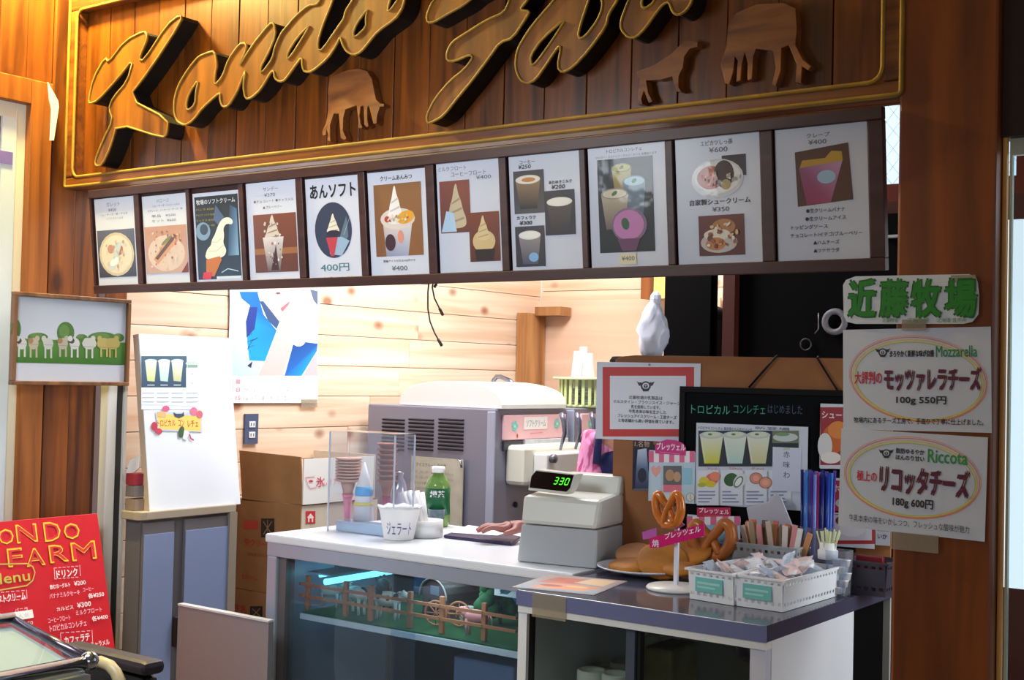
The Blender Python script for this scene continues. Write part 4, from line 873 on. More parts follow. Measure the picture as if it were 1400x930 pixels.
A.ell(226,559,5,4,(222,100,140)); A.poly([(215,563),(226,563),(226,571),(215,570)],(240,190,130)); A.ell(264,563,5,6,(224,120,150)); A.ell(272,567,4.5,5.5,(214,110,120)); A.ell(210,583,4,6,(196,60,80)); A.ell(216,590,5,4,(206,70,90)); A.ell(247,591,4,8,(64,96,60),rot=.2); A.poly([(251,588),(258,591),(254,602),(249,600)],(240,242,246)); A.line([(258,594),(260,600),(264,602)],.006,(190,60,100))
A.poly([(236,564),(240,566),(248,566),(250,563),(251,569),(244,572),(238,570)],(60,80,100))
A.done(wb_)
# magazines standing behind the whiteboard
g = G().box(-3.592, cy0+.03, cz+.0285, -3.548, cy0+.09, cz+.26)
for k, (dz, colr, lab) in enumerate(((.0,(150,130,116),'lowest brown pack of leaflets behind the whiteboard'),(.045,(120,110,112),'grey pack of leaflets behind the whiteboard, on the brown pack'),(.085,(150,40,56),'dark red pack of leaflets behind the whiteboard'))):
    a_ = P(172,694,X=-3.56)
    solo('leaflet_pack', G().box(-3.595, cy0+.012, cz+.029+dz, -3.545-.004*k, cy0+.12, cz+.029+dz+.038), mat('leaflet_%d' % k, colr, .7, noise=.3), lab, 'leaflets', group='leaflet packs behind the whiteboard')
pa = [P(x, y, Y=cy0+.05) for x, y in ((168,660),(177,630),(192,622),(190,640))]
solo('folded_leaflet', G().prism([[(p.x,p.z) for p in pa]], lambda u, v, d: (u, d, v), cy0+.05, cy0+.054), mat('paper_white'), 'white and red folded leaflet sticking up behind the whiteboard', 'leaflet')

# ---- framed picture of cows
M, w, h = facing(16, 176, 404, 527, X=-3.585)
pc = thing('framed_picture', 'brown framed photograph of a row of cows on green grass, hung by the left door', 'picture', M=M)
FW_ = wood('picture_frame_wood', (96,62,36), (140,96,58), 'Y', 12, 1, .4, vary=.02); fr = .013
for q in ((0,0,w,fr),(0,h-fr,w,h),(0,fr,fr,h-fr),(w-fr,fr,w,h-fr)): part(pc, 'frame_rail', G().box(q[0], q[1], -.012, q[2], q[3], .010), FW_, bevel=.002)
part(pc, 'mount', G().box(fr, fr, -.010, w-fr, h-fr, -.002), mat('mount_white', (226,228,238), .5))
A = Art(M); A.z = -.0015
A.urect(fr, h*.24, w-fr, h-fr, (232,236,246), (196,202,214)); gy0 = h*.24
A.urect(fr, gy0, w-fr, h*.50, (74,130,40), (96,150,60))
for cx_, cy_, rx_, ry_ in ((22,450,7,14),(52,461,14,6),(90,455,12,15),(112,462,8,5),(140,462,20,8),(162,462,8,6)): A.ell(cx_, cy_, rx_, ry_, (86,130,60)); A.ell(cx_-2, cy_-2, rx_*.6, ry_*.6, (110,150,76), n=12)
A.urect(fr, gy0, w-fr, h*.45, (62,122,34), (92,148,58))
random.seed(4)
for k, (cx_, cl) in enumerate(((30,(226,226,220)),(46,(206,190,166)),(66,(214,214,208)),(86,(200,190,170)),(102,(228,228,226)),(122,(222,220,210)),(142,(206,186,110)),(154,(196,176,100)))):
    A.ell(cx_, 470, 10 if k > 4 else 7, 8, cl, n=12); A.ell(cx_-4, 466, 4, 4, (90,80,76) if k in (0,4) else (176,140,100) if k in (1,3) else cl, n=10); A.ell(cx_+(5 if k % 2 else -6), 463, 3.4, 4, cl, n=10)
    for d_ in (-4, 4): A.rect(cx_+d_-1.3, 474, cx_+d_+1.3, 488+(k % 3), cl)
A.line([(24,470),(165,476)], .0008, (120,120,100))
A.done(pc)
part(pc, 'glazing', G().box(fr, fr, .002, w-fr, h-fr, .003), clear('picture_glass', (250,250,250), .03))

# ---- red menu sign leaning on the side wall
tr = P(133,702,X=-3.565); bq = P(158,893,Y=tr.y)
Vd = Vector((bq.x-tr.x, 0, bq.z-tr.z)); L_ = Vd.length; Vd.normalize(); tot = L_*(tr.z-.02)/(tr.z-bq.z)
ys = P(-30,712,X=-3.565).y
base = tr+Vd*tot; w = tr.y-ys
M = frame((base.x, ys, base.z), (0,1,0), -Vd)
rs = thing('red_menu_sign', 'tall red handwritten menu board leaning against the brown wall', 'menu sign', M=M)
part(rs, 'panel', G().box(0, 0, -.012, w, tot, 0), mat('red_board', (196,24,40), .45), bevel=.001)
A = Art(M); A.z = .001
A.hs = .85; YE, OR = (238,196,40), (214,90,50)
def hand(t, x0, y0, x1, y1, inner=True):
    A.text(t, x0, y0, x1, y1, YE, .02); 
    if inner: A.text(t, x0+1.5, y0+2, x1-1.5, y1-2, (206,40,50), -.006); 
for t_, b_ in (('K',(-24,722,-6,748)),('O',(-2,722,18,746)),('N',(22,715,50,744)),('D',(60,712,82,742)),('O',(87,714,108,739)),('F',(10,748,30,777)),('A',(35,748,60,776)),('R',(67,743,92,771)),('M',(97,739,130,768))): hand(t_, *b_)
A.line([(-5,772),(36,771),(44,775),(47,783),(44,794),(36,801),(-5,808)], .004, (196,170,90)); A.text('Menu', -16,782,40,799,(190,180,80),.02)
PK = (240,190,214)
def dash(x0, y0, x1, y1):
    for k in range(6):
        a0 = x0+(x1-x0)*k/6; A.line([(a0,y0-(a0-x0)*.08),(a0+(x1-x0)/9,y0-(a0-x0)*.08)], .002, PK); A.line([(a0,y1-(a0-x0)*.08),(a0+(x1-x0)/9,y1-(a0-x0)*.08)], .002, PK)
    A.line([(x0,y0),(x0+1,y1)], .002, PK); A.line([(x1,y0-4),(x1+1,y1-4)], .002, PK)
WT = (244,226,236)
dash(73,777,108,792); A.text('ドリンク', 76,778,105,790,WT,.03)
A.text('飲むヨーグルト', 67,798,95,805,WT,.03); A.text('¥200', 100,794,116,801,WT,.02)
A.text('バナナミルクセーキ', 66,809,108,817,PK,.01); A.text('コーヒー', 112,803,127,809,PK,.01); A.text('各¥250', 119,810,141,818,WT,.03)
A.text('カルピス', 76,829,99,835,WT,.02); A.text('¥300', 104,823,123,831,WT,.03)
A.text('コーヒーフロート', 64,843,95,851,PK,.01); A.text('ミルクフロート', 102,832,138,840,PK,.01); A.text('各¥400', 124,841,146,849,WT,.03)
A.text('トロピカルコンレチェ', 66,851,117,861,PK,.015)
dash(81,866,124,883); A.text('カフェラテ', 86,868,121,880,WT,.03); A.text('アイス', 92,884,117,891,PK,.01); A.text('キャラメル', 122,876,148,885,WT,.02)
dash(-8,811,34,823); A.text('ソフトクリーム', -12,812,33,824,WT,.03); A.text('バニラ', 18,831,36,838,PK,.02); A.text('¥250', 27,850,43,856,PK,.02)
A.poly([(16,838),(42,834),(44,845),(18,850)], (240,242,246)); A.text('人気', 22,839,38,846,(200,205,215),0)
A.done(rs)
# ================================================================ white counter with glass display
CZ = .93
c1x0, c1x1, c1y0, c1y1 = -3.02, -1.86, 2.85, 3.46
LAMW = mat('white_laminate', (236,240,246), .22)
FRA = mat('pale_blue_aluminium', (176,184,200), .35, metal=.35)
INT = mat('dark_case_interior', (34,34,42), .6)
GLS = clear('case_glass', (238,246,250), .01, haze=.025, hazecol=(190,215,235))
ct = thing('display_counter', 'long white-topped counter with glass front over a toy farm, left of the grey-topped case', 'counter', ((c1x0+c1x1)/2, (c1y0+c1y1)/2, 0))
zt0 = CZ-.028
part(ct, 'worktop', G().box(c1x0-.006, c1y0-.006, zt0, c1x1, c1y1, CZ), LAMW, world=True, bevel=.006)
part(ct, 'top_rail', G().box(c1x0, c1y0, zt0-.042, c1x1, c1y0+.04, zt0), FRA, world=True, bevel=.002)
part(ct, 'corner_post', G().box(c1x0, c1y0, .0, c1x0+.042, c1y0+.04, zt0-.042), FRA, world=True, bevel=.004)
part(ct, 'corner_post', G().box(c1x1-.042, c1y0, .0, c1x1, c1y0+.04, zt0-.042), FRA, world=True, bevel=.004)
part(ct, 'inner_post', G().box(c1x0+.042, c1y0+.012, .06, c1x0+.075, c1y0+.05, zt0-.042), mat('grey_inner_post', (110,108,110), .4, metal=.3), world=True)
part(ct, 'side_panel', G().box(c1x0, c1y0+.04, 0, c1x0+.012, c1y1, zt0), FRA, world=True)
part(ct, 'side_panel', G().box(c1x1-.012, c1y0+.04, 0, c1x1, c1y1, zt0), FRA, world=True)
part(ct, 'back_panel', G().box(c1x0+.012, c1y1-.012, 0, c1x1-.012, c1y1, zt0), INT, world=True)
part(ct, 'bottom_panel', G().box(c1x0+.012, c1y0+.012, .03, c1x1-.012, c1y1-.012, .06), FRA, world=True)
gx = P(537,850,Y=c1y0+.02).x; gx2 = P(566,850,Y=c1y0+.02).x
part(ct, 'glass_door', G().box(c1x0+.05, c1y0+.024, .07, gx2, c1y0+.028, zt0-.044), GLS, world=True)
part(ct, 'glass_door', G().box(gx, c1y0+.012, .07, c1x1-.05, c1y0+.016, zt0-.044), GLS, world=True)
# shelf with turf
shy0 = c1y0+.07
sx0 = P(410,843,Y=shy0).x; shz = (P(410,842,Y=shy0).z+P(696,886,Y=shy0).z)/2
part(ct, 'shelf', G().box(sx0, shy0, shz-.018, c1x1-.02, c1y1-.02, shz), mat('shelf_white', (205,212,222), .4), world=True, bevel=.001)
solo('artificial_turf', G().box(sx0+.004, shy0+.006, shz+.0003, c1x1-.03, c1y1-.03, shz+.005), mat('green_turf', (22,84,40), .95, noise=.5), 'green artificial turf mat on the shelf under the toy farm', 'turf mat')
tz = shz+.0055
# toy fence
FEN = mat('toy_fence_wood', (176,110,70), .6)
fy = shy0+.035
posts = [421,473,507,561,605,663]
pxs = [P(x, 820, Y=fy).x for x in posts]
tf = thing('toy_fence', 'small brown toy ranch fence along the front of the turf', 'toy fence', (pxs[2], fy, tz))
hz = .115
for i, x in enumerate(pxs): part(tf, 'post', G().box(x-.008, fy-.006, tz, x+.008, fy+.006, tz+hz*.95), FEN, world=True, bevel=.002)
ext = [pxs[0]-.03]+pxs+[pxs[-1]+.12]
for a_, b_ in zip(ext, ext[1:]):
    for zz in (.045, .082): part(tf, 'rail', G().box(a_+.001, fy-.012, tz+zz-.005, b_-.001, fy-.0062, tz+zz+.004), FEN, world=True)
# toy animals
def toy(name, lab, px_, py_, Y, L_, col, spots=None, rz=0, cat='toy animal', horn=False, group=None):
    q = P(px_, py_, Y=Y)
    t = thing(name, lab, cat, (q.x, Y, tz), rz, group)
    m_ = mat('toy_%02x%02x%02x' % col, col, .5)
    g = G().ball((0,0,L_*.52), L_*.42, L_*.17, L_*.2).ball((L_*.46,0,L_*.66), L_*.15, L_*.09, L_*.1).ball((L_*.36,0,L_*.6), L_*.14, L_*.1, L_*.14).ball((L_*.6,0,L_*.61), L_*.06, L_*.05, L_*.05)
    part(t, 'body', g, m_)
    for sx in (-.27, .27):
        for sy_ in (-.09, .09): part(t, 'leg', G().tube([(L_*sx, L_*sy_, L_*.45), (L_*(sx+.02), L_*sy_, L_*.2), (L_*sx, L_*sy_, 0)], [L_*.055, L_*.035, L_*.04], 7), m_)
    part(t, 'tail', G().tube([(-L_*.4,0,L_*.62), (-L_*.47,0,L_*.5), (-L_*.48,0,L_*.25)], L_*.018, 6), m_)
    for s_ in (-1, 1): part(t, 'ear', G().ball((L_*.4, s_*L_*.11, L_*.74), L_*.03, L_*.05, L_*.02, 8, 5), m_)
    if spots:
        ms = mat('toy_spot_%02x' % spots[0], spots, .5)
        for (u, v, s_) in ((-.2,.6,.13),(.08,.55,.11),(.3,.62,.08)): part(t, 'patch', G().ball((L_*u, -L_*.075, L_*v), L_*s_, L_*.11, L_*s_*.9, 10, 6), ms, 'dark coat patch')
    return t
toy('toy_cow', 'grey-white toy cow lying back behind the first fence rail', 452, 812, fy+.09, .10, (190,188,180), None, .3)
toy('toy_cow', 'white toy cow with dark patches behind the second fence post', 487, 815, fy+.06, .12, (222,220,210), (60,54,54), 2.9)
toy('toy_cow', 'black and white toy cow behind the third fence gap', 530, 822, fy+.06, .12, (216,216,210), (30,28,32), .2)
toy('toy_horse', 'dark toy horse behind the black and white toy cow', 525, 806, fy+.2, .13, (58,48,44), None, 2.6)
toy('toy_pig', 'pink toy pig behind the fence near the grey-topped case', 652, 850, fy+.05, .105, (226,150,150), None, 3.3)
toy('toy_goat', 'pale toy goat behind the wagon wheels', 640, 835, fy+.16, .08, (186,190,180), None, 1.0)
# toy barn
q = P(612, 822, Y=3.20)
tb = thing('toy_barn', 'dark toy barn with arched roof in the middle of the toy farm', 'toy barn', (q.x, q.y, tz), math.radians(-14))
BWd, BH, BA = .066, .062, .052
arch = [(-BWd,0),(-BWd,BH)]+[(-BWd*math.cos(a_), BH+BA*math.sin(a_)) for a_ in [i*math.pi/10 for i in range(1, 10)]]+[(BWd,BH),(BWd,0)]
part(tb, 'wall', G().prism([arch], lambda u, v, d: (u, d, v), -.05, .09), mat('barn_wall', (104,74,78), .6))
ro = [(-BWd*1.14*math.cos(a_), BH-.004+(BA+.012)*math.sin(a_)) for a_ in [i*math.pi/10 for i in range(0, 11)]]+[(BWd*1.02*math.cos(a_), BH-.004+(BA+.003)*math.sin(a_)) for a_ in [i*math.pi/10 for i in range(0, 11)]]
part(tb, 'roof', G().prism([ro], lambda u, v, d: (u, d, v), -.058, .10), mat('barn_roof', (48,34,30), .5))
part(tb, 'roof_edge', G().tube([(-BWd*1.1*math.cos(a_), -.060, BH-.004+(BA+.008)*math.sin(a_)) for a_ in [i*math.pi/12 for i in range(0, 13)]], .0028, 6), mat('barn_edge', (170,164,160), .5), 'pale edge board')
part(tb, 'loft_window', G().box(-.022, -.053, .066, .022, -.0505, .094), mat('barn_window', (130,140,160), .4))
part(tb, 'door', G().box(-.030, -.053, 0, .030, -.0505, .050), mat('barn_door', (60,36,34), .5))
# toy cart with two wheels
r_ = .036; q = P(610,835,Y=fy+.075)
t = thing('toy_cart', 'brown two-wheeled toy cart standing by the toy barn', 'toy cart', (q.x, q.y, tz+.001), .25)
for k, dx in ((0,-.034),(1,.034)):
    wl_ = part(t, 'wheel', G().tube([(dx+r_*math.cos(a_), .02*k, r_+.004+r_*math.sin(a_)) for a_ in [i*math.pi/10 for i in range(20)]], .0035, 6, True), FEN)
    for i in range(4):
        a_ = i*math.pi/4; part(wl_, 'spoke', G().tube([(dx+r_*math.cos(a_), .02*k, r_+.004+r_*math.sin(a_)), (dx-r_*math.cos(a_), .02*k, r_+.004-r_*math.sin(a_))], .0018, 5), FEN)
part(t, 'axle', G().tube([(-.034,.004,r_+.004),(.034,.016,r_+.004)], .003, 6), FEN)
# toy trees
for k, (x, y_, Y, s_) in enumerate(((664,800,3.13,.13),(640,805,3.3,.10),(684,838,3.2,.11))):
    q = P(x, y_, Y=Y); t = thing('toy_tree', ('tall green toy tree right of the toy barn','short green toy tree at the back of the toy farm','dark green toy bush under the white card')[k], 'toy tree', (q.x, Y, tz))
    part(t, 'trunk', G().tube([(0,0,0),(0,0,s_*.4)], .006, 6), FEN)
    g = G(); random.seed(k)
    for i in range(8): g.ball((random.uniform(-.022,.022), random.uniform(-.02,.02), s_*(.4+.075*i)), .03-.002*i, n=8, m=5)
    part(t, 'crown', g, mat('toy_green', (44,96,58), .8))
M, w, h = facing(676, 706, 794, 816, Y=3.08)
cd = sheet('white_card', 'white card with blue-green drawing standing at the back of the toy farm', 'card', M, w, h, (214,226,232), th=.002)
A = Art(M); A.poly([(683,808),(690,800),(694,798),(692,806),(700,800),(703,806),(694,813),(686,812)], (30,90,110)); A.line([(684,812),(698,801)], .003, (20,60,80)); A.done(cd)
# back scenery sheet (blue sky card)
M, w, h = facing(560, 720, 786, 860, Y=3.42)
M = frame((M.col[3][0], 3.44, tz), (1,0,0), (0,0,1))
sheet('scenery_card', 'blue sky-coloured backing card behind the toy barn', 'card', M, min(w, c1x1-.03-M.col[3][0]), .16, (44,92,140), th=.003)
# lamp tube under the worktop
la = P(445, 796, Y=2.93); lfar = P(575, 773, X=la.x).y; lfar = min(lfar, 3.40)
lp = thing('case_lamp', 'bluish lit lamp tubes hanging under the white worktop inside the glass case', 'lamp', (la.x, 3.1, la.z))
LT = mat('lamp_tube', (200,240,255), .3, emit=(110,225,250), es=2.4)
part(lp, 'tube', G().tube([(la.x, 2.93, la.z), (la.x, lfar, la.z)], .010, 10), LT, world=True)
part(lp, 'tube', G().tube([(la.x-.045, 2.95, la.z+.012), (la.x-.045, lfar, la.z+.012)], .005, 10), LT, world=True)
part(lp, 'reflector', G().box(la.x-.07, 2.92, la.z+.022, la.x+.03, lfar, la.z+.027), mat('lit_teal_reflector', (110,180,200), .3, metal=.2), world=True)  # teal reflections of the lamp put into the reflector's colour
for yy in (3.0, lfar-.06): part(lp, 'hanger', G().box(la.x-.03, yy, la.z+.0275, la.x-.02, yy+.01, zt0-.001), mat('lit_teal_reflector'), world=True)
area('case_fill_light', (-2.5, 3.12, zt0-.055), (-2.45, 3.16, .5), .7, .2, 1.6, (.80, .96, 1))  # extra fill added inside the case, where the tubes alone stay too dim
# things on the lower shelf inside
q = P(672,905,Y=3.1)
solo('storage_bin', G().box(-2.36, 2.98, .07, -2.14, 3.25, .62), mat('blue_grey_bin', (92,106,140), .5), 'blue-grey bin in the lower part of the glass case', 'bin', bevel=.006)
solo('black_sack', G().ball((-2.52, 3.0, .40), .10, .09, .09).ball((-2.47, 3.03, .33), .11, .1, .12).lathe([(.11,.07),(.12,.3)], 14, (-2.5,3.02,0)), mat('black_glossy_bag', (24,24,28), .2), 'rounded black glossy sack low behind the glass', 'sack')

# ================================================================ grey-topped display case on the right
ex0, ex1, ey0, ey1 = -1.82, -1.165, 2.54, 3.34
TOPD = mat('slate_laminate', (70,70,90), .12)
ec = thing('display_case', 'slate-topped display case with white sides and sliding glass, in front of the brown panel', 'display case', ((ex0+ex1)/2, (ey0+ey1)/2, 0))
tt = .036
part(ec, 'worktop', G().box(ex0, ey0, CZ-tt, ex1, ey1, CZ), TOPD, world=True, bevel=.0015)
part(ec, 'front_edge', G().box(ex0, ey0-.002, CZ-tt, ex1, ey0-.0002, CZ-.002), mat('slate_edge', (106,112,156), .4), world=True)
part(ec, 'trim_strip', G().box(ex0+.003, ey0+.001, CZ-tt-.017, ex1-.003, ey0+.03, CZ-tt), WHP, world=True)
SW = mat('white_side_panel', (232,234,238), .4)
part(ec, 'left_stile', G().box(ex0+.003, ey0+.004, 0, ex0+.028, ey1-.01, CZ-tt), SW, world=True)
part(ec, 'right_stile', G().box(ex1-.04, ey0+.004, 0, ex1-.004, ey0+.03, CZ-tt-.017), mat('lilac_white', (206,208,224), .4), world=True)
ysp = P(1168,880,X=ex1).y
part(ec, 'side_panel', G().box(ex1-.012, ey0+.03, 0, ex1-.002, ysp, CZ-tt), SW, world=True, bevel=.001)
part(ec, 'recess_shade', G().box(ex1-.04, ysp+.002, 0, ex1-.03, ey1-.01, CZ-tt), DARK, world=True)  # black sheet painting the shade of the opening beyond the side panel
part(ec, 'back_panel', G().box(ex0+.028, ey1-.02, 0, ex1-.012, ey1-.01, CZ-tt), mat('grey_back', (170,168,160), .5), world=True)
part(ec, 'bottom_panel', G().box(ex0+.028, ey0+.02, .04, ex1-.012, ey1-.02, .07), SW, world=True)
DT = mat('dark_track', (46,44,48), .4)
px2x = lambda x, Y=ey0+.03: P(x, 895, Y=Y).x
part(ec, 'track', G().box(ex0+.029, ey0+.015, .07, px2x(727), ey0+.04, CZ-tt-.002), DT, world=True)
zs_ = CZ-tt-.02
part(ec, 'glass_door', G().box(px2x(727)+.001, ey0+.030, .08, px2x(870), ey0+.034, zs_), clear('case_glass_grey', (232,236,234), .02), world=True)
d2 = part(ec, 'glass_door', G().box(px2x(872), ey0+.018, .08, ex1-.045, ey0+.022, zs_), clear('case_glass_grey'), world=True)
part(ec, 'door_stile', G().box(px2x(861), ey0+.012, .07, px2x(873), ey0+.040, zs_), mat('grey_blue_stile', (86,94,112), .4, metal=.3), world=True)
part(ec, 'door_stile', G().box(px2x(873)+.001, ey0+.02, .07, px2x(878), ey0+.040, zs_), DT, world=True)
part(ec, 'door_stile', G().box(px2x(1030), ey0+.012, .07, px2x(1036), ey0+.03, zs_), mat('grey_blue_stile'), world=True)
lk = P(1018,891,Y=ey0+.016)
lo = part(ec, 'lock', G().lathe([(0,0),(.020,0),(.021,.005),(.016,.009),(0,.009)], 18, M=Matrix.Translation((lk.x, ey0+.017, lk.z)) @ Matrix.Rotation(math.pi/2, 4, 'X')), mat('black_lock', (14,16,26), .3), world=True)
# paper cups and sacks in it
def papercup(px_, py_, Y, lab, r_=.036, inv=True):
    q = P(px_, py_, Y=Y)
    solo('paper_cup', G().lathe([(r_*1.25,q.z-.42),(r_*1.05,q.z-.1),(r_,q.z-.004),(r_*.9,q.z),(r_*.86,q.z-.006),(0,q.z-.006)], 20, (q.x,Y,0)), mat('cup_white', (226,226,214), .5), lab, 'paper cups', group='stacks of paper cups in the case', fix=False)
for k, (x, y_, Y, lab) in enumerate(((809,915,2.70,'front left stack of paper cups behind the glass'),(826,909,2.84,'rear stack of paper cups just right of the front left one'),(843,920,2.68,'low front stack of paper cups nearest the door stile'),(853,904,2.86,'rear stack of paper cups beside the grey door stile'))): papercup(x, y_, Y, lab)
q = P(893,870,Y=2.88)
g = G().ball((q.x, 2.88, q.z-.10), .04, .05, .11).ball((q.x+.0, 2.87, q.z-.26), .062, .06, .14).ball((q.x, 2.87, q.z-.42), .07, .06, .14)
solo('white_sack', g, mat('milky_bag', (196,198,184), .5), 'pale rounded sack behind the right-hand glass, next to the stile', 'sack', fix=False)
q = P(925,880,Y=2.88)
solo('brown_pack', G().box(q.x-.05, 2.8, q.z-.5, q.x+.03, 2.94, q.z), mat('brown_pack', (132,124,84), .6, noise=.3), 'olive-brown tall pack behind the right-hand glass', 'pack', bevel=.01)
# clear tape and flyer at the left end
q0, q1 = P(698,803,Z=CZ+.001), P(880,795,Z=CZ+.001)
fl = [P(x, y_, Z=CZ+.001) for x, y_ in ((700,803),(812,814),(880,797),(800,780))]
M = frame((fl[0].x, fl[0].y, CZ+.0015), (fl[1]-fl[0]).normalized(), Vector((0,0,1)).cross((fl[1]-fl[0]).normalized()))
w = (fl[1]-fl[0]).length; h = .30
fy_ = sheet('photo_flyer', 'glossy flyer with blurred food photos lying at the left end of the slate top', 'flyer', M, w, .24, (206,196,196), th=.001, rough=.15)
A = Art(M)
A.urect(.004,.004,w-.004,.235,(120,150,190),(196,160,140)); A.poly([(w*.15,.02),(w*.8,.03),(w*.95,.1),(w*.3,.12)],(206,140,110),False); A.poly([(w*.1,.1),(w*.6,.12),(w*.7,.2),(w*.2,.2)],(190,110,90),False); A.poly([(w*.5,.14),(w*.9,.12),(w*.9,.22),(w*.6,.22)],(236,200,150),False); A.ell(w*.35,.07,.03,.015,(160,70,60),False); A.ell(w*.65,.08,.03,.015,(230,170,120),False); A.ell(w*.4,.16,.03,.02,(230,90,40),False)
A.done(fy_, m=LAM)
M = frame((P(728,806,Y=ey0-.003).x, ey0-.0028, CZ-tt-.022), (1,0,0), (0,0,1))
sheet('tape_strip', 'wrinkled clear tape over the front edge at the left end of the slate top', 'tape', M, P(774,806,Y=ey0).x-P(728,806,Y=ey0).x, tt+.02, th=.0005, m=TAPE)
# ---- brown notice panel
PHI = math.radians(10.5)
PM = frame((-1.84, 3.125, 0), (math.cos(PHI), math.sin(PHI), 0), (0,0,1))
PI_ = PM.inverted()
def Q(x, y, off=0): return PI_ @ on_plane(x, y, PM, -off)     # panel coordinates (u, z, outward); off < 0 is towards the viewer
def fpan(x0, x1, yt, yb, off=0):
    xm = (x0+x1)/2; ym = (yt+yb)/2; a_, b_ = Q(x0, ym, off), Q(x1, ym, off); t_, d_ = Q(xm, yt, off), Q(xm, yb, off)
    return PM @ Matrix.Translation((a_.x, d_.y, -off)), b_.x-a_.x, t_.y-d_.y
def pbox(g, u0, z0, n0, u1, z1, n1):
    h_ = G().box(u0, z0, n0, u1, z1, n1); g.add([PM @ p for p in h_.v], h_.f); return g
pz1 = (Q(837,490).y+Q(1150,485).y)/2
PAN = mat('brown_fibre_panel', (150,96,54), .65, noise=.14)
pu0, pu1 = Q(837,640).x, Q(1219,640).x
pnl = solo('notice_panel', G().prism([[(pu0, CZ+.003),(pu1, CZ+.003),(pu1, pz1),(pu0+.06, pz1),(pu0+.02, pz1-.004),(pu0, pz1-.014)]], lambda u, v, d: PM @ Vector((u, v, d)), -.016, -.004), PAN, 'large brown fibreboard panel standing behind the slate-topped case, full of notices', 'panel', bevel=.001)
solo('panel_support', pbox(pbox(pbox(G(), pu0+.03, CZ+.002, -.05, pu0+.05, pz1-.06, -.0175), pu1-.3, CZ+.002, -.05, pu1-.28, pz1-.06, -.0175), pu0+.0505, 1.2, -.05, pu1-.3005, 1.23, -.0175), DARK, 'black brace behind the brown notice panel', 'support')
# red notice
M, w, h = fpan(815, 957, 496, 603, 0)
rn = sheet('red_notice', 'white notice with thick red border at the left edge of the brown panel', 'notice', M, w, h, (214,220,232), rough=.25)
A = Art(M)
RB = (196,48,50)
A.rect(824,502,949,597,RB); A.rect(834,514,938,587,(222,226,236))
def emblem(A, cx, cy, s, c=(40,44,56), bg=(222,226,236)):
    A.ell(cx, cy, s*1.0, s*.95, c, n=22); A.ell(cx, cy-.05*s, s*.66, s*.6, bg, n=20); A.ell(cx, cy, s*.42, s*.42, c, n=16); A.line([(cx-s*.25,cy-s*.1),(cx+s*.25,cy-s*.1)], .001, bg); A.line([(cx, cy-s*.3),(cx,cy+s*.3)], .001, bg)
    for q in (-1, 1):
        A.poly([(cx+q*s*.7,cy+s*.05),(cx+q*s*1.35,cy-s*.1),(cx+q*s*1.75,cy-s*.95),(cx+q*s*1.3,cy-s*.7),(cx+q*s*.8,cy-s*.75)], c)
    A.poly([(cx-s*.8,cy+s*.5),(cx+s*.8,cy+s*.5),(cx+s*.5,cy+s*1.05),(cx-s*.5,cy+s*1.05)], c)
emblem(A, 883, 528, 7)
for k, (t_, x0_, x1_) in enumerate((('近藤牧場の乳製品は',860,906),('ホルスタイン・ブラウンスイス・ジャージー',839,935),('乳を使用しています。',863,903),('牛乳本来の味を生かした',860,911),('フレッシュアイスクリーム・工房チーズ',845,925),('と各店舗から高い評価を得ています。',846,921))):
    A.text(t_, x0_, 541.5+k*6.4, x1_, 546.5+k*6.4, (40,42,54), .01)
A.done(rn, m=LAM)
solo('pushpin', G().ball(tuple(PM @ Q(888,499,-.003)), .0035, n=10, m=6), CHROME, 'silver pin at the top of the red-bordered notice', 'pin')
# dark small poster behind the pretzel card
M, w, h = fpan(865, 905, 600, 671, +.004)
dp = sheet('drink_poster', 'dark little poster with white bottle shape under the red-bordered notice', 'poster', M, w, h, (40,42,66), rough=.3)
A = Art(M); A.rect(866,601,905,613,(50,36,34)); A.poly([(872,615),(884,613),(886,640),(890,668),(868,668),(870,640)], (110,140,176), cols=[(190,210,230),(190,210,230),(100,120,160),(50,60,90),(40,50,80),(90,110,150)]); A.ell(878,650,6,10,(36,40,60)); A.text('1.名物', 868,603,888,611,(200,170,150),.01); A.ell(898,606,5,3,(150,90,60)); A.rect(866,668,905,671,(90,94,120)); A.done(dp)
# chalkboard
cbx0, cbx1 = Q(928,600,-.012).x, Q(1172,600,-.012).x
z1 = Q(1000,530,-.012).y; z0 = Q(1000,742,-.012).y
cb_ = thing('chalkboard', 'black-framed chalkboard hung by two cords on the brown panel', 'chalkboard', M=PM @ Matrix.Translation((cbx0, z0, 0)))
BF = mat('black_frame', (10,8,10), .6, spec=.2)
for q in ((cbx0,z1-.016,cbx1,z1),(cbx0,z0,cbx1,z0+.016),(cbx0,z0+.016,cbx0+.016,z1-.016),(cbx1-.016,z0+.016,cbx1,z1-.016)): part(cb_, 'frame_rail', pbox(G(), q[0], q[1], .001, q[2], q[3], .014), BF, world=True, bevel=.001)
bd = part(cb_, 'board', pbox(G(), cbx0+.016, z0+.016, .001, cbx1-.016, z1-.016, .008), mat('blackboard', (9,11,13), .8, spec=.15), world=True)
for (xa_, ya_, xb_2) in ((1024,528,1060),(1146,533,1117)):
    a_ = Q(xa_, ya_, -.006); b_ = Q(xb_2, 486, -.006)
    part(cb_, 'cord', G().tube([PM @ Vector((a_.x, a_.y-.004, .006)), PM @ Vector((b_.x, pz1, .004)), PM @ Vector((b_.x, pz1+.004, -.012))], .003, 6), BF, world=True)
A = Art(PM @ Matrix.Translation((0, 0, .0082)))
TEAL = (60,170,130)
for t_, x0_, x1_, c_ in (('トロピカル',945,998,TEAL),('コンレチェ',1003,1046,(50,150,120)),('はじめました',1050,1097,(60,80,110))): A.text(t_, x0_, 554, x1_, 566, c_, -.005)
A.v = [A.M @ p for p in A.v]; part(bd, 'chalk_writing', A, INK, world=True, fix=False, ink=True)
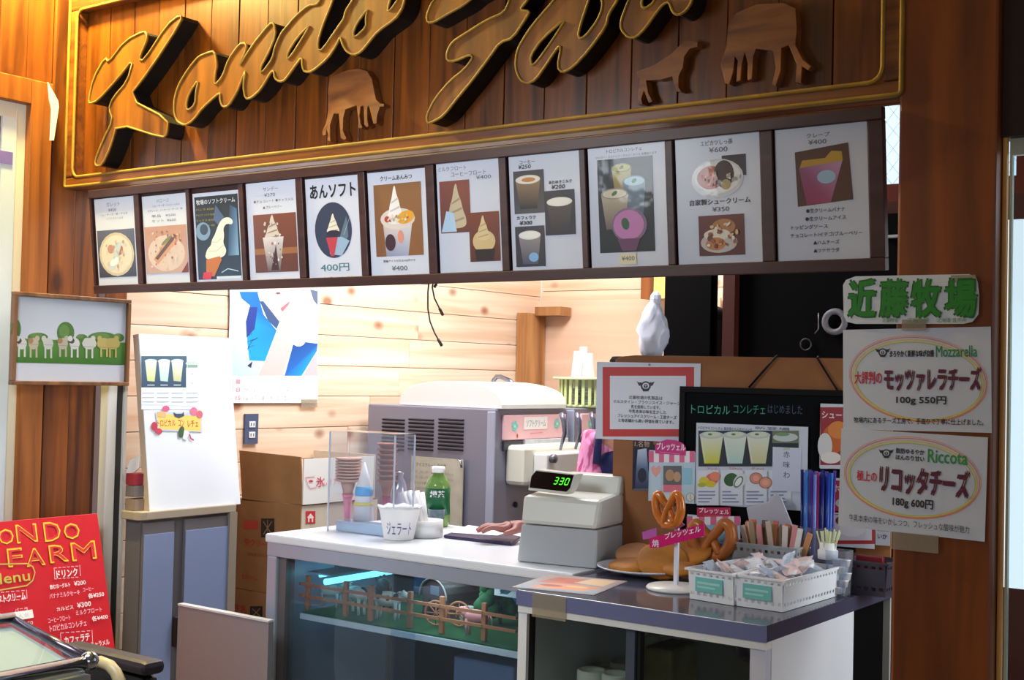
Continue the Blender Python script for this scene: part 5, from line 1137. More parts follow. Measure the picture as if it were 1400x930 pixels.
# drink sheet on it
M, w, h = fpan(951, 1104, 581, 694, -.016)
ds = sheet('drink_sheet', 'white sheet with four drinks and three fruits pinned on the chalkboard', 'menu sheet', M, w, h, (206,214,226), rough=.3)
A = Art(M)
A.text('トロピカルコンレチェ 東京発の大人気ドリンク', 955, 584, 1028, 588.5, (60,66,90), .01); A.text('新登場', 1032,584,1080,588,(90,96,116),.01)
A.rect(955,589,1092,638,(30,44,58)); 
for k, (u, cb2) in enumerate(((973,(206,210,40)),(1005,(176,214,204)),(1037,(206,206,150)))):
    A.poly([(u-16,595),(u+16,595),(u+10,634),(u-10,634)], cb2, cols=[(226,232,214),(226,232,214),cb2,cb2]); A.ell(u,595,16.5,5,(190,206,200)); A.ell(u,594,12,3.5,(216,222,196)); A.ell(u-2,594,3,1.5,(90,130,90)); A.line([(u-13,603),(u-8.5,632)],.0015,(236,240,236))
A.poly([(1056,589),(1092,589),(1092,606),(1056,606)],(110,120,96)); A.ell(1074,598,17,6,(196,210,206)); A.ell(1070,594,10,2.5,(120,150,110))
for k, (t_, u) in enumerate((('マンゴー',976),('ココナッツ',1006),('グァバ',1036))): A.text(t_, u-9,639.5,u+9,642.5,(196,70,70),.01)
for u0 in (953,986,1019,1052): A.rect(u0,643,u0+30,691,(222,228,238))
A.ell(974,655,9,8,(220,110,110)); A.ell(978,651,7,6,(236,140,110)); A.ell(963,658,7,6,(222,206,60)); A.ell(972,662,7,4.5,(216,200,40)); A.ell(960,663,6,3,(176,186,60))
A.ell(1000,656,10,9,(40,92,52),rot=-.4); A.ell(1012,658,8,12,(210,222,220),rot=.6); A.ell(1010,659,5,9,(90,120,90),rot=.6); A.ell(1010,659,3.5,7,(236,240,240),rot=.6)
A.ell(1034,654,9,8,(110,120,80)); A.ell(1034,654,8,7,(226,140,120)); A.ell(1047,660,9,8,(104,110,70)); A.ell(1047,660,8,7,(232,150,130)); A.ell(1047,660,4.5,4,(240,176,150)); A.ell(1034,654,4.5,4,(236,170,146))
random.seed(6)
for u0 in (955,988,1021,1054):
    for r_ in range(4): A.rect(u0, 671.5+r_*4.6, u0+random.uniform(12,26), 673.2+r_*4.6, (130,142,176))
A.done(ds, m=LAM)
M, w, h = fpan(1056, 1095, 612, 672, -.0185)
wn_ = sheet('small_note', 'small white note with three handwritten characters taped over the drinks sheet', 'note', M, w, h, (206,214,232))
A = Art(M); 
for k, t_ in enumerate('赤味わ'): A.text(t_, 1071,617+k*14,1080,626+k*14,(90,100,130),0)
A.rect(1071,612.5,1080,615,(206,196,170)); A.done(wn_)
# cream-puff posters at right of the panel
for k, (y0_, y1_, Yk, lab, ttl) in enumerate(((553,642,-.02,'red poster with a cream puff photo, partly behind the upper cheese notice','シュークリーム'),(655,700,-.02,'small red-bordered poster below the cream puff poster','ホット'),(702,748,-.02,'red-bordered poster with a white snack photo above the dark basket','スナック'))):
    M, w, h = fpan(1121 if k < 2 else 1118, 1196, y0_, y1_, Yk)
    if k == 1: M, w, h = fpan(1135, 1196, y0_, y1_, Yk)
    rp = sheet('snack_poster', lab, 'poster', M, w, h, (206,208,218), rough=.3, group='red snack posters')
    A = Art(M); 
    if k == 0:
        A.rect(1121.5,557,1196,639,(150,46,56)); A.text(ttl,1124,563,1190,573,(236,226,226),.02); A.ell(1140,600,16,20,(196,96,40)); A.ell(1128,610,10,18,(214,214,214)); A.ell(1146,588,14,12,(214,130,60)); A.ell(1136,626,14,8,(230,224,216)); A.rect(1121.5,636,1196,641,(206,208,218))
    elif k == 1:
        A.rect(1136,657,1196,699,(176,48,60)); A.text(ttl,1138,664,1170,674,(230,220,224),.02); A.ell(1160,688,18,8,(200,190,190))
    else:
        A.rect(1119,703,1196,744,(170,44,46)); A.rect(1119,704,1192,739,(206,204,210)); A.ell(1158,712,16,8,(110,50,40)); A.ell(1165,724,18,10,(224,222,226))
    A.done(rp)
M, w, h = fpan(1197, 1217, 722, 746, -.02)
sk = sheet('price_note', 'pale note with figures at the lower right of the brown panel', 'note', M, w, h, (176,176,186))
A = Art(M); A.text('いか', 1200,730,1213,737,(50,46,56),.02); A.text('¥300',1199,723,1215,727,(90,86,96),0); A.done(sk)
# pretzel cards
def pretzel_card(pts, Y, lab, M0):
    pass
def shop_card(x0, x1, yt, yb, Y, lab, nose=True):
    M, w, h = fpan(x0, x1, yt, yb, Y)
    c = sheet('pretzel_card', lab, 'card', M, w, h, (190,216,228), rough=.4)
    A = Art(M); n = 9
    A.rect(x0, yt, x1, yt+(yb-yt)*.22, (244,238,240))
    for k in range(n):
        if k % 2 == 0: A.rect(x0+(x1-x0)*k/n, yt, x0+(x1-x0)*(k+1)/n, yt+(yb-yt)*.22, (226,110,150))
    return c, A, M
c, A, M = shop_card(887, 950, 617, 687, -.019, 'pink and blue striped kiosk card with pink heading on the chalkboard edge')
A.rect(890,634,904,684,(196,220,236)); A.poly([(890,640),(894,636),(897,640),(901,636),(904,640),(903,646),(897,653),(891,646)],(236,170,160)); A.rect(907,637,932,672,(104,106,110)); A.ell(916,650,6,8,(190,150,110)); A.ell(926,652,5,7,(196,160,120)); A.rect(907,663,932,673,(232,120,140)); A.rect(934,640,946,662,(150,206,226)); A.rect(904,676,936,687,(214,222,214)); A.ell(944,680,6,6,(160,166,160)); A.ell(944,680,5,5,(222,226,216)); A.line([(944,676),(944,682),(946,684)],.0012,(50,60,50))
hp = [(896,617),(896,609),(902,604),(912,601),(924,602),(934,606),(938,612),(938,623),(896,620)]
A.poly(hp, (206,52,130)); A.text('プレッツェル', 898,606,937,616,(250,240,246),.02); A.line([(902,618),(930,621)],.0015,(236,140,190)); A.done(c)
c, A, M = shop_card(939, 1012, 706, 762, -.03, 'striped kiosk card with pretzel heading standing behind the large pretzel')
A.rect(942,718,1008,760,(150,196,220)); A.poly([(953,694),(999,694),(999,706),(953,707)], (196,30,84)); A.text('プレッツェル', 956,695.5,997,702.5,(246,236,240),.02); A.line([(962,705),(990,705)],.001,(230,120,90)); A.done(c)

# ================================================================ on the slate top
def P9(x, y): return P(x, y, Z=CZ)
# plate of cookies
q = P(880,772,Y=2.86); pc_ = (P9(880,792).x, 2.86); pr_ = (P(945,775,Y=2.98).x-P(826,775,Y=2.98).x)/2
pcx = (P(945,775,Y=2.98).x+P(826,775,Y=2.98).x)/2
ph = .020
solo('plate', G().lathe([(0,.001),(pr_*.45,.001),(pr_*.5,.004),(pr_*.9,ph*.75),(pr_,ph),(pr_*1.0,ph+.003),(pr_*.88,ph*.85),(pr_*.48,.010),(0,.010)], 40, (pcx, 2.98, CZ)), mat('white_china', (226,232,244), .15), 'white plate of round fried cakes left of the pretzel stand', 'plate', fix=False)
CK = mat('golden_cake', (176,112,36), .7, noise=.4); CKP = mat('pinkish_cake', (176,120,76), .7, noise=.35)
def cake(cx, cy, cz, r, rx, ry, m_, lab):
    g = G().lathe([(0,0),(r*.9,.0),(r,.006),(r*.98,.013),(r*.88,.017),(r*.4,.019),(0,.019)], 26)
    M = Matrix.Translation((cx, cy, cz)) @ Matrix.Rotation(rx, 4, 'X') @ Matrix.Rotation(ry, 4, 'Y')
    g.v = [M @ p for p in g.v]; solo('round_cake', g, m_, lab, 'cake', M=M, group='fried cakes on the plate')
def at9(x, y, Y): q = P(x, y, Y=Y); return q
z0_ = CZ+.022
for (x, y_, Y, r_, rx, ry, m_, lab) in ((864,771,2.94,.062,.12,0,CK,'flat golden cake at the left front of the plate'),(869,755,3.02,.054,.35,.1,CKP,'pinkish cake behind the left front one'),(906,764,2.95,.068,.55,.30,CK,'large golden cake tilted in the middle of the plate'),(945,753,3.03,.064,.55,-.1,CK,'golden brown cake behind the white pole of the stand'),(930,776,2.93,.045,.15,0,CK,'small golden cake at the right front of the plate')):
    q = at9(x, y_, Y); cake(q.x, Y, q.z-.012, r_, rx, ry, m_, lab)
# pretzels
def pretzel(M, s, rr, m_, pts=None):
    cp = [(.0,-.2,.0),(-.32,.12,.03),(-.62,.42,0),(-.95,.35,0),(-1.05,-.05,0),(-.85,-.5,0),(-.4,-.82,0),(0,-.9,0),(.4,-.82,0),(.85,-.5,0),(1.05,-.05,0),(.95,.35,0),(.62,.42,0),(.32,.12,-.03),(0,-.2,-.05)]
    # classic loop: two arms crossing to the lower arc
    cp = [(-.42,-.74,.16),(-.30,-.40,.14),(0,0,.10),(.38,.40,.04),(.70,.74,0),(1.0,.60,0),(1.08,.15,0),(.95,-.35,0),(.55,-.74,0),(0,-.88,0),(-.55,-.74,0),(-.95,-.35,0),(-1.08,.15,0),(-1.0,.60,0),(-.70,.74,0),(-.38,.40,.04),(0,.0,-.06),(.30,-.40,.14),(.42,-.74,.16)]
    # smooth
    out = []
    P_ = [Vector(c_) for c_ in cp]
    for i in range(len(P_)-1):
        a0, a1, a2, a3 = P_[max(i-1,0)], P_[i], P_[i+1], P_[min(i+2,len(P_)-1)]
        for k in range(4):
            t = k/4; out.append(.5*((2*a1)+(-a0+a2)*t+(2*a0-5*a1+4*a2-a3)*t*t+(-a0+3*a1-3*a2+a3)*t**3))
    out.append(P_[-1]); n = len(out)
    rad = [rr*(.72+.55*math.sin(math.pi*i/(n-1))) for i in range(n)]
    g = G().tube([tuple(M @ (p*s)) for p in out], rad, 10)
    return g
PZ = mat('pretzel_crust', (186,106,42), .35, noise=.45, coat=.3)
q = P(973,738,Y=3.04); s_ = .053
M = frame((q.x, 3.04, q.z), Vector((1,.15,.12)), Vector((-.1,.25,1)).normalized()); M = frame((q.x, 3.04, q.z+.002), (1,.0,.1), (-.1,.0,1))
solo('large_pretzel', pretzel(M, s_, .0135, PZ), PZ, 'large glossy pretzel leaning upright behind the baskets', 'pretzel', M=Matrix.Translation((q.x, 3.04, q.z-.05)))
solo('pretzel_rest', G().box(q.x-.05, 3.062, CZ+.001, q.x+.05, 3.075, q.z-.01), mat('pale_blue_card', (150,190,214), .5), 'pale blue support behind the large pretzel', 'support')
# sign stand with hanging pretzel
bq_ = P(922,806,Z=CZ); sx, sy_ = P9(924,806).x, P9(924,806).y
ss = thing('pretzel_stand', 'white pole stand with pink heading and a plastic pretzel in front of the cakes', 'sign stand', (sx, sy_, CZ))
part(ss, 'base', G().lathe([(0,0),(.072,0),(.074,.004),(.07,.009),(.01,.012),(0,.012)], 32), WHP)
ztop = P(922,700,Y=sy_).z-CZ
part(ss, 'pole', G().box(-.0055, -.004, .010, .0055, .004, ztop), mat('pole_white', (222,226,240), .4), bevel=.001)
yb = sy_-.012
tgp = [(889,736),(963,716),(963,733),(902,749),(889,749)]
l = [(P(x,y,Y=yb).x-sx, P(x,y,Y=yb).z-CZ) for x, y in tgp]
tg = part(ss, 'heading_plate', G().prism([l], lambda u, v, d: (u, d, v), -.015, -.011), mat('magenta_plate', (212,22,112), .3), 'magenta plate with white lettering')
l2 = [(P(x,y,Y=yb).x-sx, P(x,y,Y=yb).z-CZ) for x, y in [(877,728),(896,722),(896,736),(878,738)]]
part(ss, 'heading_plate', G().prism([l2], lambda u, v, d: (u, d, v), -.009, -.006), mat('violet_plate', (186,96,176), .3), 'violet smaller plate behind')
A = Art(frame((sx, sy_-.0155, CZ), (1,0,0), (0,0,1)))
vs, fs = glyphs('プレッツェル', .02); A.up(); o_ = len(A.v)
a_ = A.uv(909,734); b_ = A.uv(958,723)
for gx_, gy_ in vs:
    u = a_[0]+(gx_+.5)*(b_[0]-a_[0]); v = a_[1]+(gx_+.5)*(b_[1]-a_[1])+gy_*.016; A.v.append(Vector((u, v, A.z))); A.c.append(lin((246,236,244)))
for f in fs: A.f.append([i+o_ for i in f]); A.sm.append(False)
A.text('焼', 892,738,901,748,(240,220,240),.02)
A.v = [A.M @ p for p in A.v]; part(tg, 'lettering', A, INK, world=True, fix=False, ink=True)
q = P(914,695,Y=sy_-.02)
M = frame((q.x, sy_-.02, q.z), (1,.0,.08), (-.12,.0,1))
ORP = mat('orange_pretzel', (214,120,40), .2, noise=.3, coat=.4)
Ms = M @ Matrix.Diagonal((.70,1.0,1,1))
g = pretzel(Ms, .046, .0095, ORP)
part(ss, 'display_pretzel', g, ORP, 'orange plastic display pretzel', world=True)
part(ss, 'pink_wrap', G().prism([[(P(x,y,Y=sy_-.012).x, P(x,y,Y=sy_-.012).z) for x, y in ((897,706),(905,712),(917,716),(930,712),(936,718),(925,724),(905,722))]], lambda u, v, d: (u, d, v), sy_-.013, sy_-.010), mat('pink_film', (214,130,170), .2), world=True)
# white baskets
BW = mat('white_basket_plastic', (244,247,250), .35)
LBL = mat('teal_label', (120,200,196), .5)
def basket(name, lab, c0, c1, c2, h, m_, label=False, holes=True, group=None, taper=.006):
    """c0 front-left, c1 front-right, c2 back-right corners on the counter"""
    c0, c1, c2 = [Vector((c_.x, c_.y, 0)) for c_ in (c0, c1, c2)]
    U = (c1-c0); w = U.length; U.normalize(); D = (c2-c1); D = D-U*D.dot(U); dp = D.length; D.normalize()
    M = Matrix(((U.x,D.x,0,c0.x),(U.y,D.y,0,c0.y),(0,0,1,CZ+.001),(0,0,0,1)))
    t = thing(name, lab, 'basket', M=M, group=group); th = .0025
    part(t, 'bottom_panel', G().box(.002, .002, .003, w-.002, dp-.002, .006), m_)
    def wall(p0, p1, n_):   # p0->p1 base edge, n_ outward
        p0, p1, n_ = Vector(p0), Vector(p1), Vector(n_)
        g = G(); L_ = (p1-p0).length; e = (p1-p0)/L_
        top = n_*taper+Vector((0,0,h))
        nn = max(3, int(L_/.016)); bw = L_/nn
        def slab(a0, a1, z0, z1):
            q = [p0+e*a0+n_*taper*(z0/h)+Vector((0,0,z0)), p0+e*a1+n_*taper*(z0/h)+Vector((0,0,z0)), p0+e*a1+n_*taper*(z1/h)+Vector((0,0,z1)), p0+e*a0+n_*taper*(z1/h)+Vector((0,0,z1))]
            g.hexa([q[0], q[1], q[1]-n_*th, q[0]-n_*th], [q[3], q[2], q[2]-n_*th, q[3]-n_*th])
        slab(0, L_, 0, h*.16); slab(0, L_, h*.26, h*.80); slab(0, L_, h*.88, h)
        for i in range(nn+1): 
            a0 = max(0, i*bw-.004); a1 = min(L_, i*bw+.004); slab(a0, a1, h*.16, h*.26); slab(a0, a1, h*.80, h*.88)
        return part(t, 'side_panel', g, m_)
    f = wall((0,0,0), (w,0,0), (0,-1,0)); wall((0,dp,0), (w,dp,0), (0,1,0)); wall((0,0,0), (0,dp,0), (-1,0,0)); wall((w,0,0), (w,dp,0), (1,0,0))
    g = G(); e = taper+.002
    for (a0,b0,a1,b1) in ((-e-.002,-e-.002,w+e+.002,-e+.003),(-e-.002,dp+e-.003,w+e+.002,dp+e+.002),(-e-.002,-e+.003,-e+.003,dp+e-.003),(w+e-.003,-e+.003,w+e+.002,dp+e-.003)): g.box(a0,b0,h-.004,a1,b1,h+.001)
    part(t, 'rim', g, m_, kind=None)
    if label:
        lx0, lx1 = w*.16, w*.78
        lp_ = part(t, 'label_sticker', G().box(lx0, -taper*.55-.0035, h*.30, lx1, -taper*.55-.002, h*.76), LBL, 'teal printed sticker')
        part(lp_, 'print', G().box(lx0+.006, -taper*.55-.0040, h*.55, lx1-.008, -taper*.55-.0036, h*.62).box(lx0+.006, -taper*.55-.0040, h*.42, lx1-.02, -taper*.55-.0036, h*.48), mat('pale_teal_print', (176,224,220), .5))
    return t, M, w, dp
hB = P(1005,785,Y=P9(1005,828).y).z-CZ
f0, f1, f2 = P9(943,819), P9(1003,829), P9(1060,806)
f2 = P9(1003,829)+(P9(1130,814)-P9(1071,838))
tB, MBk, wB, dB = basket('white_basket', 'left white slotted basket with teal sticker and wrapped sweets', f0, f1, f2, hB, BW, True, group='white baskets with teal stickers')
tC, MCk, wC, dC = basket('white_basket', 'right white slotted basket with teal sticker, at the corner of the slate top', P9(1007,829), P9(1070,838), P9(1131,814), hB, BW, True, group='white baskets with teal stickers')
# wrapped sweets
def packet(M, sx_, sy2, m_, lab, seed, grp):
    random.seed(seed); g = G(); nx, ny = 5, 4; vs = []
    for side in (1, -1):
        for j in range(ny+1):
            for i in range(nx+1):
                u, v = i/nx*2-1, j/ny*2-1; z = side*.009*(1-u*u)*(1-v*v)+random.uniform(-.0015,.0015)*side
                vs.append((u*sx_, v*sy2, z))
    fs = []; k = (nx+1)*(ny+1)
    for s_ in (0, 1):
        for j in range(ny):
            for i in range(nx):
                a_ = s_*k+j*(nx+1)+i; f = (a_, a_+1, a_+nx+2, a_+nx+1); fs.append(f if not s_ else f[::-1])
    g.add(vs, fs); g.v = [M @ p for p in g.v]
    solo('wrapped_sweet', g, m_, lab, 'sweet', M=M, group=grp, fix=False)
WRAPS = [mat('wrap_white', (240,240,244), .3, trans=.1), mat('wrap_blue', (206,220,240), .3, trans=.15), mat('wrap_rose', (240,214,210), .35)]
random.seed(11)
for (Mk, w_, d_, nm, n_) in ((MBk, wB, dB, 'left', 12), (MCk, wC, dC, 'right', 18)):
    for k in range(n_):
        u = w_*(.22+.56*((k*.37) % 1)); v = d_*(.14+.74*((k+.5)/n_)); z = hB*(.85+.40*random.random())+(.02 if nm == 'right' and k in (6,7) else 0)
        M = Mk @ Matrix.Translation((u, v, z)) @ Matrix.Rotation(random.uniform(0,3), 4, 'Z') @ Matrix.Rotation(random.uniform(-.6,.9), 4, 'X') @ Matrix.Rotation(random.uniform(-.5,.5), 4, 'Y')
        packet(M, .024, .017, WRAPS[(k*7+(nm == 'left')) % 3], ('white', 'bluish', 'rosy')[(k*7+(nm == 'left')) % 3]+' film-wrapped sweet in the %s white basket' % nm, k+20, 'sweets in the %s white basket' % nm)
# rear clear basket with stick packets
BC = mat('frosty_basket_plastic', (206,214,220), .3, trans=.5)
r0 = Vector((P(1006,770,Y=3.06).x, 3.045, 0)); r1 = Vector((P(1090,770,Y=3.06).x, 3.045, 0)); r2 = r1+Vector((0,.085,0))
tD, MD, wD, dD = basket('stick_basket', 'frosty basket holding sugar stick packets behind the white baskets', r0, r1, r2, .10, BC, group=None)
random.seed(9); cols = [(226,150,150),(206,110,96),(236,232,226),(214,150,96),(226,120,50),(200,186,170),(170,150,120),(120,96,80),(226,214,206),(150,120,96)]
for k in range(24):
    u = wD*(.05+.86*k/23); v = dD*(.3+.4*((k*.41) % 1)); ln = P(1060,720,Y=3.08).z-CZ-.004
    M = MD @ Matrix.Translation((u, v, .012)) @ Matrix.Rotation(random.uniform(-.22,.22)-.16+.012*k, 4, 'Y') @ Matrix.Rotation(random.uniform(-.1,.1), 4, 'X')
    g = G().box(-.0075, -.002, 0, .0075, .002, ln*random.uniform(.92,1.05)); g.v = [M @ p for p in g.v]
    solo('sugar_stick', g, mat('stick_%d' % (k % 10), cols[k % 10], .5), ('rose', 'brick-coloured', 'white', 'tan and orange', 'bright orange', 'beige', 'olive brown', 'dark brown', 'cream', 'khaki')[k % 10]+' paper stick packet standing in the frosty basket', 'stick packet', M=M, group='stick packets in the frosty basket', bevel=.001)
# grey bag behind them
q = P(1058,690,Y=2.95)
g = G(); pp = [P(x, y, Y=3.145) for x, y in ((1020,694),(1050,686),(1060,673),(1068,680),(1084,720),(1078,745),(1030,745))]
solo('silver_pouch', G().prism([[(p.x,p.z) for p in pp]], lambda u, v, d: (u, d, v), 3.142, 3.152), mat('silver_film', (196,196,206), .35, metal=.1), 'grey-white pouch standing behind the stick packets', 'pouch', bevel=.006)
# straws
sj = P(1117,712,Y=3.12)
g = G()
sjx, sjy = sj.x, 3.12
stj = thing('straw_holder', 'clear round holder of blue and violet straws beside the brown panel', 'holder', (sjx, sjy, CZ+.001))
part(stj, 'cup', G().lathe([(.040,0),(.044,.15),(.042,.15),(.038,.004),(0,.004)], 20), clear('clear_plastic', (236,240,246), .05, haze=.08))
random.seed(12); sc_ = [(60,130,214),(40,70,176),(196,50,120),(90,60,160),(36,96,190),(30,40,120),(120,140,220)]
ztp = P(1120,645,Y=3.12).z-CZ
for k in range(30):
    a_ = k*2.4; r_ = .037*math.sqrt((k+.5)/30); x_, y_ = r_*math.cos(a_), r_*math.sin(a_)
    t_ = (sjx+x_, sjy+y_, CZ+.006); e_ = (sjx+x_*1.15, sjy+y_*1.15, CZ+ztp+random.uniform(-.006,.004))
    solo('straw', G().tube([t_, e_], 0.0042, 7), mat('straw_%d' % (k % 7), sc_[(k*3) % 7], .2, trans=.15), ('sky blue', 'deep blue', 'magenta', 'violet', 'mid blue', 'navy', 'pale blue')[(k*3) % 7]+' plastic straw in the clear round holder', 'straw', M=Matrix.Translation(t_), group='straws in the clear holder', fix=False)
# jar of white things with picks
jx, jy = P9(1135,812).x, P9(1135,812).y-.012
jz = P(1140,752,Y=jy).z-CZ
jr = (P(1162,790,Y=jy).x-P(1128,790,Y=jy).x)/2; jx = (P(1162,790,Y=jy).x+P(1128,790,Y=jy).x)/2+.004
jb = thing('clear_tub', 'clear square tub packed with white creamers and a white pot of picks, right corner', 'tub', (jx, jy, CZ+.001))
part(jb, 'tub', G().lathe([(jr*.95,0),(jr*1.15,jz),(jr*1.1,jz),(jr*.9,.004),(0,.004)], 4, M=Matrix.Rotation(math.pi/4, 4, 'Z'), smooth=False), clear('clear_plastic'))
for k in range(14):
    a_ = k*2.4; r_ = jr*.5 if k % 3 else .004
    solo('creamer', G().lathe([(0,0),(.011,0),(.014,.015),(.0155,.016),(0,.017)], 12, (jx+r_*math.cos(a_), jy+r_*math.sin(a_), CZ+.007+.0165*(k//3))), mat('cup_white2', (240,240,240), .35), 'small white creamer pot in the clear tub', 'creamer', group='creamers in the clear tub')
pz = P(1134,752,Y=jy).z; pz2 = P(1134,742,Y=jy).z
solo('pick_pot', G().lathe([(.0,pz-.022),(.024,pz-.022),(.025,pz-.002),(.020,pz+.002),(.021,pz2),(.018,pz2),(.017,pz-.016),(0,pz-.016)], 18, (P(1132,745,Y=jy).x, jy, 0)), mat('cup_white2'), 'white pot standing on the creamers, holding pale picks', 'pot', fix=False)
random.seed(13)
for k in range(16):
    a_ = k*2.4; r_ = .015*math.sqrt((k+.5)/16); bx_ = P(1132,745,Y=jy).x+r_*math.cos(a_); by_ = jy+r_*math.sin(a_)
    solo('food_pick', G().tube([(bx_, by_, pz-.010), (bx_+r_*1.3*math.cos(a_)+.002, by_+r_*.9*math.sin(a_), pz2+.028+random.uniform(-.004,.006))], .0018, 6), mat('pick_green', (216,222,170), .5), 'pale green pick fanned out in the white pot', 'pick', group='picks in the white pot', fix=False)
# dark basket at the back right
d0 = Vector((P(1160,780,Y=3.07).x, 3.065, 0)); d1 = d0+Vector((.095,0,0)); d2_ = d1+Vector((0,.10,0))
tE, ME, wE, dE = basket('dark_basket', 'smoky dark basket with red-edged packets in the shaded back corner of the slate top', d0, d1, d2_, hB*1.15, mat('smoky_basket', (70,66,76), .3, trans=.2))
solo('red_packet', G().box(d0.x+.012, 3.085, CZ+.03, d0.x+.08, 3.1, CZ+hB*1.15+.012), mat('dark_red_packet', (120,16,30), .4), 'dark red packet standing in the smoky basket', 'packet', bevel=.002)

# ================================================================ on the white worktop
def P8(x, y): return P(x, y, Z=CZ)
# acrylic cone case
AC = clear('acrylic', (249,250,252), .02, haze=.03, hazecol=(240,236,246)); AE = mat('acrylic_edge', (226,236,250), .2, trans=.3)
a0 = P8(447,727); zt_ = P(447,590,Y=a0.y).z; ax0, ay0 = a0.x, a0.y; ax1 = P(538,700,Y=ay0).x; ay1 = P(566,690,X=P(538,700,Y=P8(447,727).y).x).y
ca = thing('cone_case', 'tall clear acrylic case with ice cream cones, left end of the white counter', 'case', ((ax0+ax1)/2, (ay0+ay1)/2, CZ+.001))
th = .004
part(ca, 'front_pane', G().box(ax0, ay0, CZ+.001, ax1, ay0+th, zt_), AC, world=True)
part(ca, 'back_pane', G().box(ax0, ay1-th, CZ+.001, ax1, ay1, zt_), AC, world=True)
part(ca, 'side_pane', G().box(ax0, ay0+th, CZ+.001, ax0+th, ay1-th, zt_), AC, world=True)
part(ca, 'side_pane', G().box(ax1-th, ay0+th, CZ+.001, ax1, ay1-th, zt_), AC, world=True)
part(ca, 'top_pane', G().box(ax0, ay0, zt_, ax1, ay1, zt_+th), AC, world=True)
part(ca, 'base_block', G().box(ax0+.01, ay0+.03, CZ+.002, ax1-.01, ay1-.01, CZ+.035), mat('pale_blue_acrylic', (186,216,240), .15, trans=.3), world=True, bevel=.002)
for (x, y_) in ((ax0, ay0), (ax1-.003, ay0), (ax1-.003, ay1-.003)): part(ca, 'edge_strip', G().box(x-.0008, y_-.0008, CZ+.001, x+.0035, y_+.0035, zt_), AE, world=True)
sq = P(577,640,Y=ay1)
WA = mat('wafer', (222,176,156), .6, noise=.3); WD = mat('brown_wafer', (176,96,60), .6, noise=.4)
def cones(px_, ytop, ybot, r_, m_, Y, lab, tip=(214,80,140), name='cone_stack'):
    q = P(px_, ytop, Y=Y); zb_ = P(px_, ybot, Y=Y).z
    t = thing(name, lab, 'cones', (q.x, Y, CZ+.036), group='stacks of cones in the acrylic case')
    n_ = 8; hh_ = q.z-zb_-.05
    for k in range(n_):
        z = zb_+.05+hh_*(k+1)/n_-CZ-.036
        part(t, 'cone', G().lathe([(r_*.62,z-hh_/n_*1.1),(r_*.86,z-.006),(r_,z-.006),(r_*(1.02 if k < n_-1 else 1.04),z),(r_*.9,z),(r_*.55,z-hh_/n_)], 18), m_)
    zb2 = zb_-CZ-.036
    part(t, 'bottom_cone', G().lathe([(.012,max(zb2-.03,0)),(r_*.4,zb2+.02),(r_*.62,zb2+.055)], 16), m_)
    part(t, 'paper_sleeve', G().lathe([(.012,max(zb2-.09,.0)),(.013,zb2-.02),(r_*.45,zb2+.012),(r_*.40,zb2-.0)], 14), mat('sleeve_%02x' % tip[0], tip, .5), 'pink paper sleeve')
cones(477,626,680,.043,WA,ay0+.09,'wide stack of pale wafer cones in the acrylic case',(236,150,180))
cones(530,606,684,.033,WD,ay1+.045,'tall stack of brown wafer cones just right of the acrylic case',(200,40,110))
q = P(497,700,Y=ay0+.1)
cw = thing('white_cone_holder', 'white paper cone with blue band in the acrylic case', 'cone', (q.x, ay0+.1, CZ+.036))
zz1 = P(497,632,Y=ay0+.1).z-CZ-.036; zz0 = .0
part(cw, 'cone', G().lathe([(.034,0),(.028,zz1*.45),(.030,zz1*.5),(.002,zz1)], 20), mat('paper_cone_white', (236,238,242), .5))
part(cw, 'band', G().lathe([(.0305,zz1*.42),(.0305,zz1*.5),(.026,zz1*.58)], 20), mat('sky_blue_band', (90,180,240), .4))
part(cw, 'band', G().lathe([(.0325,zz1*.25),(.0315,zz1*.31),(.0300,zz1*.31)], 20), mat('yellow_band', (236,220,120), .5))
# small round chrome shaker behind
q = P(546,655,Y=ay1+.09)
solo('shaker', G().lathe([(.028,CZ),(.028,CZ+.13),(.020,CZ+.16),(.012,CZ+.175),(.014,CZ+.19),(0,CZ+.195)], 18, (q.x, ay1+.09, 0)), mat('shaker_glass', (190,190,206), .15, metal=.4), 'grey glass shaker with shiny cap behind the acrylic case', 'shaker', fix=False)
# white cup with violet writing
def canp(px_, py_): q = P8(px_, py_); return q
q = P8(541,738); zc_ = P(541,693,Y=q.y).z; r1 = (P(562,700,Y=q.y).x-P(519,700,Y=q.y).x)/2; cy_ = q.y+.02; cx_ = (P(562,700,Y=q.y).x+P(519,700,Y=q.y).x)/2
pcup = thing('waffle_cup', 'white ruffled cup with violet writing at the front of the white counter', 'cup', (cx_, cy_, CZ+.001))
n = 36; hC = zc_-CZ; g = G(); vs = []; fs = []
for i in range(n):
    a_ = 2*math.pi*i/n; ru = 1+.05*math.cos(a_*9)
    for (rr_, z_) in ((r1*.72,0),(r1*.86,hC*.5),(r1*.97*ru,hC*.9),(r1*1.08*ru,hC*(1+.03*math.cos(a_*9))),(r1*.9*ru,hC*.9),(r1*.78,hC*.5)): vs.append((rr_*math.cos(a_), rr_*math.sin(a_), z_))
for i in range(n):
    j_ = (i+1) % n
    for q_ in range(5): fs.append((i*6+q_, j_*6+q_, j_*6+q_+1, i*6+q_+1))
g.add(vs, fs, True); g.add([vs[i*6] for i in range(n)], [list(range(n))[::-1]])
part(pcup, 'cup', g, mat('cup_white2'))
vs, fs = glyphs('ジェラート', .0); g = G(); nn = []
for gx_, gy_ in vs:
    th_ = -.86+gx_*1.5; z_ = hC*.36+gy_*.038; rr_ = r1*(.72+.28*z_/hC)+.0022; nn.append((rr_*math.cos(th_), rr_*math.sin(th_), z_))
g.add(nn, fs); part(pcup, 'lettering', g, mat('violet_ink', (110,80,160), .5), 'violet handwriting', fix=False)
